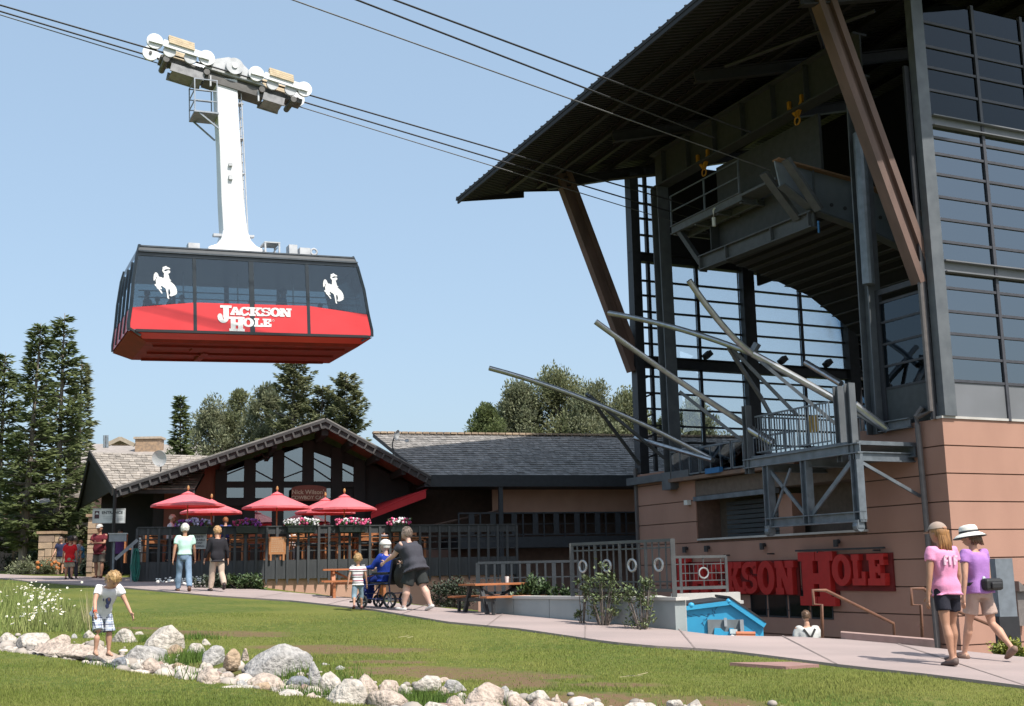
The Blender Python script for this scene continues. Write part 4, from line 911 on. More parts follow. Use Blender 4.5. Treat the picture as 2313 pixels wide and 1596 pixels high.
HORSE = [(550, 255), (600, 235), (680, 200), (720, 245), (780, 262), (825, 300), (790, 325), (700, 320), (640, 345), (600, 380), (640, 410), (700, 385), (740, 365), (800, 370), (828, 420), (770, 480), (735, 490), (770, 570), (790, 690), (850, 735), (800, 760), (880, 830), (960, 910), (1010, 990), (1040, 1080), (1030, 1120), (1055, 1165), (1020, 1190), (1045, 1225), (960, 1285), (840, 1335), (790, 1315), (770, 1275), (800, 1270), (815, 1200), (790, 1070), (745, 1070), (735, 1180), (750, 1330), (772, 1440), (705, 1400), (690, 1230), (655, 1060), (620, 1020), (560, 990), (520, 950), (480, 980), (515, 1040), (520, 1085), (470, 1070), (450, 1085), (510, 1150), (548, 1235), (500, 1235), (440, 1140), (400, 1085), (340, 1040), (350, 1005), (275, 940), (275, 905), (325, 890), (312, 770), (340, 690), (365, 620), (330, 640), (300, 730), (262, 775), (240, 765), (240, 640), (255, 540), (295, 470), (345, 465), (390, 510), (415, 590), (450, 635), (500, 630), (555, 665), (600, 635), (595, 560), (605, 480), (560, 430), (540, 380), (560, 310)]
for (hx0, hx1, hz0, hz1, nm) in ((.72, 1.40, .95, 1.97, 'l'), (5.87, 6.53, 1.0, 2.0, 'r')):
    mb = MB(); y0 = prof(1.5) - .006
    pts = [(hx0 + (x - 240) / 815 * (hx1 - hx0), prof(hz1 - (y - 200) / 1240 * (hz1 - hz0)) - .004, hz1 - (y - 200) / 1240 * (hz1 - hz0)) for x, y in HORSE]
    bm = bmesh.new(); vv = [bm.verts.new(p) for p in pts]; bm.faces.new(vv); bmesh.ops.triangulate(bm, faces=bm.faces[:]); me = bpy.data.meshes.new('horse_emblem'); bm.to_mesh(me); bm.free(); me.materials.append(wdec)
    o = bpy.data.objects.new('horse_emblem', me); col.objects.link(o); o.parent = car; o.location = (0, -.008, 0)
# ------------------------------------------------------------------ ropes
ropem = mat('rope_steel', (.05, .05, .055), rough=.4, metal=.6); haulm = mat('haul_rope', (.16, .16, .165), rough=.4, metal=.6)
def rope(px1, px2, u, ext0, ext1, r, m, lab, sag=0):
    a = dw(*on_u(*px1, u)); c = dw(*on_u(*px2, u)); d = c - a
    p0, p1 = a - d * ext0, c + d * ext1; n = 24; pts = []
    for i in range(n + 1): t = i / n; pts.append(p0.lerp(p1, t))
    mb = MB(); mb.tube(pts, r, 6); o = mb.build('cable', m); tag(o, lab, 'cable', 'ropes of the aerial tramway'); return o
UC = (CA + (Yc * 1.9) * CS - DC).dot(Ud)
rope((0, 12), (1223, 368), UC - .42, 1.5, .55, .024, ropem, 'near thick rope on which the cable car wheels run')
rope((0, 26), (1201, 385), UC + .42, 1.5, .5, .024, ropem, 'thick rope behind, second of the three at the cable car')
rope((0, 34), (1482, 489), UC + .5, 1.5, .1, .016, haulm, 'thin haul rope, lowest of the three at the cable car')
rope((890, 0), (1376, 181), 4.2, 3.5, .75, .026, ropem, 'topmost rope running into the near docking lane')
rope((805, 0), (1328, 202), 5.0, 3.5, .62, .026, ropem, 'second rope from the top running to the near docking lane')
rope((660, 0), (1740, 385), 4.6, 2.0, .0, .018, haulm, 'thin haul rope of the empty near docking lane')
# ------------------------------------------------------------------ cafe; local axes: x to the right along the front, y away, z up (z = 0 at eye level)
CO = at(600, 1300, 39.4); CO.z = 0.0
CAng = math.radians(15); Ed = Vector((math.cos(CAng), math.sin(CAng), 0)); Nd = Vector((-math.sin(CAng), math.cos(CAng), 0))
def ce(px, py, y):
    d = ray(px, py); P = d * ((CO.dot(Nd) + y) / d.dot(Nd)); q = P - CO; return Vector((q.dot(Ed), y, q.z))
def cw(x, y, z): return CO + Ed * x + Nd * y + Vector((0, 0, z))
Z4 = lambda x, y: (169.4 + x * .3418, 903.5 + y * .3418)
cafe = empty('cafe_building', CO, 'dark timber cafe with wide shingled gable and tall windows behind the deck', 'building', rz=CAng)
timber = mat('dark_timber', (.020, .017, .016), (.013, .012, .012), rough=.7, scale=3)
redwall = mat('red_brown_wall', (.23, .085, .06), (.19, .07, .05), rough=.85, scale=1.5, stretch=(6, 6, .5))
cpeach = mat('cafe_stucco', (.50, .30, .22), (.44, .26, .19), rough=.9, scale=1.5, bump=.2, bscale=80)
shing = mat('shingle_grey', (.33, .29, .25), (.21, .185, .16), rough=.9, scale=5, rnd=.22)
shing2 = mat('shingle_grey_mass', (.27, .25, .235), (.17, .16, .15), rough=.9, scale=5, island=.25)
fasc = mat('fascia_grey', (.045, .044, .046), (.03, .03, .032), rough=.7, scale=5)
soff = mat('soffit_red', (.20, .065, .045), (.15, .05, .035), rough=.75, scale=3, stretch=(1, 8, 1))
RY0, RY1, WY = 4.8, 17.0, 7.6
pk = ce(735, 950, RY0); le = ce(262, 1106, RY0); re_ = ce(972, 1080, RY0)
wglass = glass('cafe_glass', (.22, .26, .28), .2)
# gable wall: timber backing with openings left as framed windows
yb = WY + .06
MB().prism([(le.x + 1.2, yb, -.3), (re_.x - .3, yb, -.3), (re_.x - .3, yb, re_.z + .0), (pk.x, yb, pk.z - .35), (le.x + 1.2, yb, le.z + .25)], (0, .1, 0)).build('gable_wall', timber, cafe)
a = ce(375, 1200, WY); c = ce(505, 1030, WY); c2 = ce(375, 1070, WY)
MB().prism([(a.x, WY, .4), (c.x, WY, .4), (c.x, WY, c.z), (a.x, WY, c2.z)], (0, .05, 0)).build('red_wall', redwall, cafe)
MB().box((a.x - .1, WY - .1, .4), (a.x + .45, WY + .02, c2.z + .1)).build('wall_pier', redwall, cafe)
wins = [((988, 1125), (470, 395), 542), ((1182, 1316), (372, 330), 542), ((1370, 1505), (308, 318), 542), ((1573, 1705), (345, 392), 545), ((1755, 1850), (415, 452), 548),
        ((990, 1122), (578, 578), 648), ((1185, 1316), (580, 580), 650), ((1372, 1506), (582, 582), 650), ((1575, 1700), (585, 585), 652), ((1185, 1316), (720, 720), 840), ((1372, 1506), (720, 720), 840), ((1575, 1700), (730, 730), 840)]
for (xa, xb), (ta, tb), bt in wins:
    p = [ce(*Z4(xa, bt), WY - .02), ce(*Z4(xb, bt), WY - .02), ce(*Z4(xb, tb), WY - .02), ce(*Z4(xa, ta), WY - .02)]
    p[1].z = p[0].z
    w = MB().prism(p, (0, .03, 0)).build('window', wglass, cafe)
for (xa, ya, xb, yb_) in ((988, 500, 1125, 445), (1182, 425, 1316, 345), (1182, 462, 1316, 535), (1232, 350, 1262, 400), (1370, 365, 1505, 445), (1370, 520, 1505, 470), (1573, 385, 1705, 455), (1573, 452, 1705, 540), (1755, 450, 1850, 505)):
    MB().beam(ce(*Z4(xa, ya), WY - .04), ce(*Z4(xb, yb_), WY - .04), .03, .05).build('reflection_bar', timber, cafe)  # thin dark bars stand in for beams and rooflines reflected in the panes
mb = MB()
for zx in (965, 1154, 1343, 1540, 1730, 1880):
    p = ce(*Z4(zx, 600), WY - .12); tpz = min(le.z + (p.x - le.x) * (pk.z - le.z) / (pk.x - le.x), re_.z + (re_.x - p.x) * (pk.z - re_.z) / (re_.x - pk.x)) - .35
    mb.box((p.x - .22, WY - .14, .4), (p.x + .22, WY + .04, tpz))
for zy in (560, 680):
    p = ce(*Z4(970, zy), WY - .1); q = ce(*Z4(1880, zy), WY - .1); mb.box((p.x, WY - .1, p.z - .12), (q.x, WY + .03, p.z + .12))
each(mb, 'window_post', timber, cafe)
# interior rafters seen through the glass
MB().box((le.x + 2, WY + 6, -.2), (re_.x - 1, WY + 6.1, 3.5)).build('inner_wall', mat('cafe_inner', (.10, .07, .05), rough=.9), cafe)
# roof slabs
def slab(p, q, y0, y1, th, name, m):
    n = Vector((-(q.z - p.z), 0, q.x - p.x)).normalized() * th
    mb = MB(); mb.prism([(p.x, y0, p.z), (q.x, y0, q.z), (q.x, y1, q.z), (p.x, y1, p.z)], n); return mb.build(name, m, cafe)
slab(le, pk, RY0, RY1, .1, 'roof', shing2); slab(pk, re_, RY0, RY1, .1, 'roof', shing2)
mb = MB(); mb.prism([(pk.x, RY0 + .02, pk.z - .03), (re_.x, RY0 + .02, re_.z - .03), (re_.x, WY, re_.z - .03), (pk.x, WY, pk.z - .03)], (0, 0, -.06)); mb.prism([(le.x, RY0 + .02, le.z - .03), (pk.x, RY0 + .02, pk.z - .03), (pk.x, WY, pk.z - .03), (le.x, WY, le.z - .03)], (0, 0, -.06)); mb.build('soffit', soff, cafe)
nb_ = 0
for p, q, cntb in ((le, pk, 22), (pk, re_, 12)):
    d = (q - p); mb = MB(); mb.prism([p + Vector((0, -.06, -.02)), q + Vector((0, -.06, -.02)), q + Vector((0, -.06, -.30)), p + Vector((0, -.06, -.30))], (0, .06, 0)); mb.prism([p + Vector((0, -.14, .04)), q + Vector((0, -.14, .04)), q + Vector((0, -.14, -.07)), p + Vector((0, -.14, -.07))], (0, .078, 0)); mb.build('fascia', fasc, cafe)
    proto = None
    for k in range(cntb):
        c = p + d * ((k + .5) / cntb)
        if proto is None: proto = MB().box((-.03, -.035, -.10), (.03, .035, .10)).build('fascia_block', mat('block_grey', (.075, .073, .073)), cafe); o = proto
        else: o = share(proto, cafe)
        o.location = c + Vector((0, -.105, -.175)); o.rotation_euler = (0, -math.atan2(d.z, d.x), 0)
mb = MB()
for t in (.25, .5, .75): q = le.lerp(pk, t); mb.beam((q.x, RY0 + .1, q.z - .28), (q.x, WY, q.z - .28), .16, .26); q = pk.lerp(re_, t); mb.beam((q.x, RY0 + .1, q.z - .28), (q.x, WY, q.z - .28), .16, .26)
mb.beam((pk.x, RY0 + .1, pk.z - .38), (pk.x, WY, pk.z - .38), .26, .36); each(mb, 'roof_beam', timber, cafe)
# shingles
rs = random.Random(3)
def shingles(P00, P10, P01, P11, rows, wid, parts, mass):
    P00, P10, P01, P11 = map(Vector, (P00, P10, P01, P11)); nrm = (P10 - P00).cross(P01 - P00).normalized()
    if nrm.z < 0: nrm = -nrm
    out = []
    for r in range(rows):
        a, b = r / rows, (r + 1.35) / rows; e0, e1 = P00.lerp(P01, a), P10.lerp(P11, a); f0, f1 = P00.lerp(P01, min(b, 1.0)), P10.lerp(P11, min(b, 1.0))
        Lr = (e1 - e0).length; s = -rs.uniform(0, wid)
        while s < Lr:
            w = wid * rs.uniform(.65, 1.3); x0, x1 = max(0, s) / Lr, min(Lr, s + w - .012) / Lr; s += w
            if x1 - x0 < .003: continue
            j = rs.uniform(-.02, .02); dn = (e0 - f0).normalized() * j; h = rs.uniform(.028, .05)
            A, B, C_, D = e0.lerp(e1, x0) + dn, e0.lerp(e1, x1) + dn, f0.lerp(f1, x1), f0.lerp(f1, x0)
            vs = [A + nrm * .004, B + nrm * .004, C_ + nrm * .002, D + nrm * .002, A + nrm * h, B + nrm * h, C_ + nrm * .008, D + nrm * .008]
            out.append(vs)
    FC = [(3, 2, 1, 0), (4, 5, 6, 7), (0, 1, 5, 4), (1, 2, 6, 5), (2, 3, 7, 6), (3, 0, 4, 7)]
    for i, vs in enumerate(out):
        if i < parts:
            MB().add(vs, FC).build('shingle', shing, cafe)
        else: mass.add(vs, FC)
    return len(out)
mass = MB()
# left wing roof facing the lawn
lw = [ce(258, 1106, 5.2), ce(440, 1106, 5.2), ce(205, 1022, 9.5), ce(480, 1031, 9.5)]
mb = MB(); mb.add([v for v in lw] + [v - Vector((0, 0, .15)) for v in lw], [(0, 1, 3, 2), (4, 6, 7, 5), (0, 4, 5, 1), (0, 2, 6, 4)]); mb.build('left_roof', fasc, cafe)
n = shingles(*lw, 15, .26, 300, mass)
# dark left gable end and barge board
g0, g1 = lw[0], lw[2]; g2 = ce(178, 1150, 13.0)
mb = MB(); mb.prism([g0 + Vector((-.02, 0, -.02)), g1 + Vector((-.02, 0, -.02)), g2], (.06, 0, 0)); mb.prism([g0 + Vector((-.08, -.02, .06)), g1 + Vector((-.08, 0, .08)), g1 + Vector((-.08, 0, -.3)), g0 + Vector((-.08, 0, -.22))], (.06, 0, 0)).prism([g1 + Vector((-.08, 0, .06)), g2 + Vector((-.08, 0, .06)), g2 + Vector((-.08, 0, -.3)), g1 + Vector((-.08, 0, -.3))], (.06, 0, 0))
mb.box((ce(226, 1200, 9.6).x, 9.6, -.4), (a.x - .1, 9.8, g0.z + .4)); mb.build('left_gable', timber, cafe)
# right wing
rw = [ce(958, 1075, 4.9), ce(1452, 1075, 4.9), ce(842, 980, 9.4), ce(1452, 999, 9.4)]
ext = Vector((9, 0, 0)); rw[1] = rw[1] + Vector((6, 0, 0)); rw[3] = rw[3] + Vector((6, 0, 0)); rw[1].z = rw[0].z; rw[3].z = rw[2].z
mb = MB(); mb.add([v for v in rw] + [v - Vector((0, 0, .15)) for v in rw], [(0, 1, 3, 2), (4, 6, 7, 5), (0, 4, 5, 1), (0, 2, 6, 4)]); mb.build('right_roof', fasc, cafe)
shingles(*rw, 20, .24, 0, mass)
o = mass.build('shingles', shing2, cafe); o['kind'] = 'stuff'
mb = MB(); 
for k in range(60): x = rw[2].x + k * (rw[3].x - rw[2].x) / 60; mb.box((x, rw[2].y - .2, rw[2].z + .0), (x + .26, rw[2].y + .2, rw[2].z + .08))
o = mb.build('ridge_caps', mat('ridge_tan', (.42, .32, .22), (.3, .22, .16), rough=.9, island=.2), cafe); o['kind'] = 'stuff'
eave = rw[0].z
navyw = mat('navy_trim', (.028, .034, .042), (.02, .025, .03), rough=.6)
mb = MB(); mb.box((rw[0].x, 4.84, eave - .42), (rw[1].x, 4.92, eave + .03)).box((rw[0].x, 4.92, eave - .42), (rw[1].x, 6.6, eave - .36)); mb.build('eave_fascia', navyw, cafe)
wl = ce(1112, 1100, 6.6)
MB().box((wl.x, 6.6, ce(1200, 1158, 6.6).z), (rw[1].x, 6.7, eave - .42)).build('wing_wall', cpeach, cafe)
MB().box((rw[0].x - 2, 8.4, -2.6), (rw[1].x, 8.5, eave + .75)).build('recess_wall', mat('cafe_recess', (.10, .065, .05), rough=.9), cafe)
MB().box((wl.x - .16, 4.9, -2.6), (wl.x, 5.05, eave - .42)).build('post', navyw, cafe)
bz_ = ce(1250, 1212, 5.0).z
MB().box((ce(1035, 1200, 5).x, 5.0, bz_ - .42), (rw[1].x, 8.4, bz_)).build('balcony_floor', navyw, cafe)
MB().box((wl.x - 3, 6.9, -2.6), (rw[1].x, 7.0, bz_ - .42)).build('lower_wall', mat('lower_wall', (.23, .15, .12), rough=.9), cafe)
mb = MB(); tz = ce(1250, 1157, 5.0).z
x0, x1 = ce(1035, 1200, 5).x, rw[1].x
mb.box((x0, 4.98, tz - .06), (x1, 5.06, tz)).box((x0, 4.98, bz_ + .06), (x1, 5.04, bz_ + .11)).box((x0, 4.99, (tz + bz_) / 2), (x1, 5.03, (tz + bz_) / 2 + .03))
k = x0
while k < x1: mb.box((k, 4.98, bz_), (k + .05, 5.05, tz)); k += .85
each(mb, 'balcony_bar', navyw, cafe)
k = x0 + .3; gl = None
while k < x1 - .6:
    mb = MB(); mb.box((k + .12, 5.0, bz_ + .1), (k + .34, 5.03, tz - .06)); mb.build('baluster', navyw, cafe); k += .85
MB().tube([(x0 - 2.2, 5.2, bz_ + .2), (wl.x, 5.2, tz + .1)], .05, 6).build('stair_handrail', mat('cafe_recess', (.10, .065, .05)), cafe)
# awning
A = [ce(972, 1102, 7.2), ce(962, 1106, 4.2), ce(838, 1160, 4.2), ce(850, 1140, 7.2)]
aw = MB(); aw.prism(A, (0, 0, -.03)); aw.prism([A[1], A[2], A[2] - Vector((0, 0, .2)), A[1] - Vector((0, 0, .32))], (0, .03, 0))
fab = mat('awning_red', (.55, .028, .035), (.48, .02, .03), rough=.7, scale=2)
aw.build('awning', fab, cafe)
# cafe sign
sg = empty('cafe_sign', cw(*ce(698, 1129, 6.9)), 'brown red arched board reading Nick Wilson\'s COWBOY CAFE', 'sign', rz=CAng)
ps = 45.5 / FPX
W2, Hh = 40 * ps, 30 * ps
pts = [(-W2, 0, -.05), (W2, 0, -.05), (W2, 0, Hh * .85)] + [(W2 * math.cos(t) * .98, 0, Hh * .85 + .13 * math.sin(t)) for t in np.linspace(.3, math.pi - .3, 9)] + [(-W2, 0, Hh * .85)]
brd = MB(); brd.prism(pts, (0, .06, 0)); brd.build('board', mat('sign_wood', (.24, .065, .04), (.19, .05, .03), rough=.6), sg)
let = mat('sign_cream', (.62, .50, .36), rough=.6)
MT = lambda x, z, y=-.006: Matrix(((1, 0, 0, x), (0, 0, -1, y), (0, 1, 0, z), (0, 0, 0, 1)))
text_mesh("Nick Wilson's", .235, 'lettering', let, sg, MT(0, Hh * .56), .005, .004); text_mesh('COWBOY CAFE', .19, 'lettering', let, sg, MT(0, Hh * .14), .005, .004)
for zx in (1088,):
    for e in (-4, 5):
        p = ce(*Z4(zx + e * 2, 640), WY + .4); MB().ell(p, (.05, .05, .05), 8, 6).build('bulb', mat('bulb_warm', (.8, .5, .2)), cafe, smooth=True)
# satellite dishes
def dish(px, py, y, r, lab, yaw):
    o = empty('satellite_dish', cw(*ce(px, py, y)), lab, 'satellite dish', rz=yaw)
    mb = MB(); vs_ = [(r * t * math.cos(k * math.pi / 12), -.02 + (.06 * (1 - t * t) if q else .08 * (1 - t * t) + .012), r * 1.12 * t * math.sin(k * math.pi / 12)) for q in (1, 0) for t in (.01, .3, .6, .85, 1) for k in range(24)]
    mb.add(vs_, [(q * 120 + j * 24 + k, q * 120 + j * 24 + (k + 1) % 24, q * 120 + (j + 1) * 24 + (k + 1) % 24, q * 120 + (j + 1) * 24 + k)[::1 if q else -1] for q in (0, 1) for j in range(4) for k in range(24)] + [(96 + k, 96 + (k + 1) % 24, 216 + (k + 1) % 24, 216 + k) for k in range(24)]); d = mb.build('reflector', mat('dish_white', (.55, .56, .57), (.48, .49, .5), rough=.5), o); d.rotation_euler = (.25, 0, 0)
    MB().tube([(0, .12, -.1), (0, .2, -.35), (0, .15, -.85)], .025, 6).build('mast', fasc, o)
    mb = MB(); mb.tube([(0, 0, -r), (.1, -.4, -.25)], .015, 6).box((.05, -.46, -.3), (.16, -.36, -.2)); mb.build('feed_arm', mat('dish_white', (.5, .5, .5)), o)
dish(360, 1036, 5.4, .27, 'round white satellite dish on the left slope of the gable roof', CAng - .3)
dish(896, 983, 7.2, .19, 'small white satellite dish on the right side of the gable roof', CAng + .9)

# ------------------------------------------------------------------ deck
deckt = mat('deck_timber', (.052, .055, .059), (.034, .037, .041), rough=.75, scale=3, stretch=(3, 3, .6), rnd=.12)
deck = empty('deck', CO, 'raised dining deck with grey timber railing in front of the cafe', 'deck', rz=CAng)
dx0, dx1 = ce(310, 1200, 0).x, ce(1166, 1200, 0).x
zt, zr, zp0, zp1 = ce(600, 1191, 0).z, ce(600, 1207, 0).z, ce(600, 1266, 0).z, ce(600, 1309, 0).z
MB().box((dx0, .12, zp0 - .2), (dx1, 7.5, zp0 - .02)).build('deck_floor', mat('deck_floor', (.10, .075, .06), rough=.85), deck)
MB().box((dx0, -.03, zr), (dx1, .03, zt)).box((dx0, -.08, zt), (dx1, .08, zt + .035)).build('top_rail', deckt, deck)
mb = MB(); 
for t in (.35, .62, .85): z = zp0 + (zr - zp0) * t; mb.box((dx0, .02, z - .018), (dx1, .05, z + .018))
each(mb, 'mid_rail', deckt, deck)
nbal = int((dx1 - dx0) / .33); proto = None; pp = None
for k in range(nbal + 1):
    x = dx0 + (dx1 - dx0) * k / nbal
    if proto is None:
        proto = MB(); proto.box((-.04, -.075, zp1 - .02), (.04, -.032, zt - .02)).prism([(-.04, -.075, zp1 - .02), (.04, -.075, zp1 - .02), (.0, -.075, zp1 - .2)], (0, .043, 0)); proto = proto.build('baluster', deckt, deck); o = proto
    else: o = share(proto, deck)
    o.location = (x, 0, 0)
    if k < nbal:
        w = (dx1 - dx0) / nbal
        if pp is None: pp = MB().box((.012, -.028, zp1), (w - .012, .02, zp0)).build('skirt_board', deckt, deck); o = pp
        else: o = share(pp, deck)
        o.location = (x, 0, 0)
MB().box((dx0, .05, COURT), (dx0 + .1, 7.5, zp0 - .2)).box((dx1 - .1, .05, COURT), (dx1, 7.5, zp0 - .2)).build('deck_side', timber, deck)
MB().box((ce(380, 1300, .1).x, .1, -1.6), (dx1, .25, zp0 - .21)).build('deck_base', cpeach, deck)
# the left side return rail
mb = MB(); mb.box((dx0, .05, zr), (dx0 + .06, 6, zt)).box((dx0, .05, zp1), (dx0 + .05, 6, zp0))
for k in range(14): mb.box((dx0 - .04, .4 + k * .4, zp1), (dx0, .48 + k * .4, zt))
each(mb, 'side_baluster', deckt, deck)
# ------------------------------------------------------------------ deck furniture
wood = mat('orange_wood', (.42, .17, .065), (.33, .12, .045), rough=.5, scale=3, stretch=(1, 6, 6), bump=.1)
def mk_table(lab, x, y):
    o = empty('wooden_table', cw(x, y, zp0), lab, 'table', 'tables on the deck', rz=CAng + R_.uniform(-.1, .1))
    for k in range(5): MB().box((-.75, -.42 + .17 * k, .70), (.75, -.27 + .17 * k, .74)).build('plank', wood, o)
    for sx in (-1, 1):
        for sy in (-1, 1): MB().box((sx * .62 - .04, sy * .32 - .04, 0), (sx * .62 + .04, sy * .32 + .04, .70)).build('leg', wood, o)
    MB().box((-.66, -.36, .62), (.66, .36, .695)).build('apron', wood, o); return o
def mk_chair(lab, x, y, rz):
    o = empty('wooden_chair', cw(x, y, zp0), lab, 'chair', 'chairs on the deck', rz=rz)
    MB().box((-.22, -.22, .43), (.22, .22, .47)).build('seat', wood, o)
    for sx in (-1, 1):
        MB().box((sx * .2 - .025, -.22, 0), (sx * .2 + .025, -.17, .43)).build('leg', wood, o); MB().box((sx * .2 - .025, .17, 0), (sx * .2 + .025, .22, .95)).build('leg', wood, o)
    for k in range(3): MB().box((-.18, .18, .6 + .12 * k), (.18, .21, .68 + .12 * k)).build('back_slat', wood, o)
    return o
tb = [(ce(px, 1250, y).x, y) for px, y in ((370, 1.6), (460, 1.3), (555, 1.5), (690, 1.3), (765, 1.6), (840, 1.4), (915, 1.7))]
pos = ['leftmost on the deck, left of the notice', 'under the leftmost red parasol', 'behind the purple flower box', 'behind the wooden menu board', 'behind the white and pink flower box', 'under the rightmost red parasol', 'at the shaded right end of the row']
for (x, y), s in zip(tb, pos):
    mk_table('orange wooden table ' + s, x, y)
    mk_chair('near side chair at the table ' + s, x - .35, y - .75, CAng + math.pi); mk_chair('far side chair at the table ' + s, x + .35, y + .75, CAng); mk_chair('left end chair at the table ' + s, x - 1.02, y + .1, CAng + 1.5)
# ------------------------------------------------------------------ parasols
canred = mat('parasol_red', (.86, .22, .25), (.82, .18, .21), rough=.65, scale=1)
polew = mat('parasol_wood', (.45, .24, .09), rough=.5)
# make the cloth slightly translucent
for m_ in (canred, fab):
    b_ = m_.node_tree.nodes['Principled BSDF']; nt = m_.node_tree; tl_ = N(nt, 'ShaderNodeBsdfTranslucent'); tl_.inputs[0].default_value = (.85, .05, .06, 1); mx = N(nt, 'ShaderNodeMixShader'); mx.inputs[0].default_value = .22; L(nt, b_.outputs[0], mx.inputs[1]); L(nt, tl_.outputs[0], mx.inputs[2]); L(nt, mx.outputs[0], nt.nodes['Material Output'].inputs[0])
def parasol(lab, pxa, pya, halfpx, pyr, y, rz):
    top = ce(pxa, pya, y); sc = (CO + Nd * y + Ed * top.x).y / FPX; r = halfpx * sc; drop = top.z - ce(pxa, pyr, y).z
    o = empty('parasol', cw(top.x, y, zp0), lab, 'parasol', 'red parasols on the deck', rz=rz); h = top.z - zp0
    vs = [(0, 0, h)]; fs = []
    for ring_, (rr_, dz) in enumerate(((.25, .245), (.62, .615), (1.0, 1.0))):
        for k in range(16):
            a = math.pi * 2 * k / 16; sagk = 1 if k % 2 == 0 else .955; vs.append((r * rr_ * sagk * math.cos(a), r * rr_ * sagk * math.sin(a), h - drop * dz + (0 if k % 2 == 0 else .02 * rr_)))
    for k in range(16): fs.append((0, 1 + k, 1 + (k + 1) % 16))
    for q in range(2):
        for k in range(16): a = 1 + q * 16 + k; b = 1 + q * 16 + (k + 1) % 16; fs.append((a, a + 16, b + 16, b))
    for k in range(16):
        a = 33 + k; vs.append((vs[a][0], vs[a][1], vs[a][2] - .06 - (.02 if k % 2 else 0)))
    for k in range(16): fs.append((33 + k, 49 + k, 49 + (k + 1) % 16, 33 + (k + 1) % 16))
    MB().add(vs, fs).build('canopy', canred, o)
    vv = [(0, 0, h + .05)] + [(r * .19 * math.cos(math.pi * k / 4), r * .19 * math.sin(math.pi * k / 4), h - drop * .12) for k in range(8)]
    MB().add(vv, [(0, 1 + k, 1 + (k + 1) % 8) for k in range(8)]).build('vent_cap', canred, o)
    MB().tube([(0, 0, 0), (0, 0, h)], .024, 8).build('pole', polew, o); MB().tube([(0, 0, h + .07), (0, 0, h + .13), (0, 0, h + .2), (0, 0, h + .23)], [.02, .045, .035, .01], 8).build('finial', polew, o)
    for k in range(8):
        a = math.pi * k / 4; MB().tube([(0, 0, h - drop * .5), (r * .55 * math.cos(a), r * .55 * math.sin(a), h - drop * .56)], .01, 4).build('rib', polew, o)
parasol('leftmost red parasol, in front of the red brown wall', 425, 1113, 82, 1142, .9, .1)
parasol('red parasol tucked behind the leftmost one, its apex hidden', 478, 1131, 70, 1158, 3.2, .5)
parasol('red parasol left of the cafe name board', 626, 1114, 77, 1147, 1.2, .2)
parasol('red parasol partly hidden behind the rightmost one, below the name board', 735, 1127, 68, 1158, 3.4, .3)
parasol('rightmost red parasol, above the pink and white flowers', 778, 1119, 73, 1150, .9, .25)
# ------------------------------------------------------------------ flower boxes on the rail
leafm = mat('flower_leaf', (.05, .10, .025), (.035, .07, .02), rough=.6, island=.4)
FC_ = {'white': mat('petal_white', (.75, .73, .74), rough=.7), 'pink': mat('petal_pink', (.70, .13, .25), (.6, .06, .2), rough=.7, island=.3), 'purple': mat('petal_purple', (.17, .05, .28), (.22, .03, .2), rough=.7, island=.4), 'lilac': mat('petal_lilac', (.45, .40, .58), rough=.7, island=.3), 'magenta': mat('petal_magenta', (.42, .03, .14), rough=.7, island=.3)}
def flowers(lab, pxl, pxr, mix):
    c = ce((pxl + pxr) / 2, 1192, -.2); w = (ce(pxr, 1192, -.2).x - ce(pxl, 1192, -.2).x)
    o = empty('flower_box', cw(c.x, -.2, zt), lab, 'flower box', 'flower boxes along the deck railing', rz=CAng); rr = random.Random(int(pxl))
    mb = MB(); mb.prism([(-w * .42, -.16, .02), (w * .42, -.16, .02), (w * .38, -.13, -.2), (-w * .38, -.13, -.2)], (0, .26, 0)); mb.box((-w * .44, -.18, .0), (w * .44, .12, .03)); mb.build('planter', mat('planter_green', (.02, .03, .028), rough=.4), o)
    lf = MB()
    for _ in range(420):
        p = Vector((rr.uniform(-w * .48, w * .48), rr.uniform(-.22, .16), rr.uniform(.0, .2))); d = Vector((rr.uniform(-1, 1), rr.uniform(-1, .4), rr.uniform(-.2, 1))).normalized(); s = Vector((rr.uniform(-1, 1), rr.uniform(-1, 1), rr.uniform(-1, 1))).cross(d).normalized(); l = rr.uniform(.04, .09)
        lf.quad(p, p + d * l * .5 + s * l * .3, p + d * l, p + d * l * .5 - s * l * .3)
    q = lf.build('leaves', leafm, o); q['kind'] = 'stuff'
    per = {}
    for _ in range(95):
        x = rr.uniform(-w * .5, w * .5); cc = mix[min(len(mix) - 1, int((x / w + .5) * len(mix) + rr.uniform(-.4, .4)))] if rr.random() < .9 else rr.choice(mix)
        p = Vector((x, rr.uniform(-.25, .14), rr.uniform(.08, .27) - abs(x / w) * .12)); per.setdefault(cc, MB()).ell(p, (rr.uniform(.03, .05),) * 3, 6, 4, jit=.25, rnd=rr)
    for k_, mbb in per.items(): q = mbb.build('blossoms', FC_[k_], o); q['kind'] = 'stuff'
flowers('flower box of purple and lilac blooms behind the man in the mint shirt', 396, 477, ['purple', 'purple', 'lilac', 'purple', 'lilac'])
flowers('flower box of magenta and deep purple blooms', 527, 588, ['magenta', 'magenta', 'purple', 'purple'])
flowers('flower box with white blooms either side of pink, left of the other pink ones', 642, 720, ['white', 'white', 'pink', 'white', 'white'])
flowers('flower box mostly full of bright pink blooms under the rightmost parasol', 758, 836, ['pink', 'white', 'pink', 'white', 'pink', 'pink'])
flowers('smallest flower box, pink and white blooms at the shaded end', 876, 926, ['pink', 'white', 'white', 'magenta'])
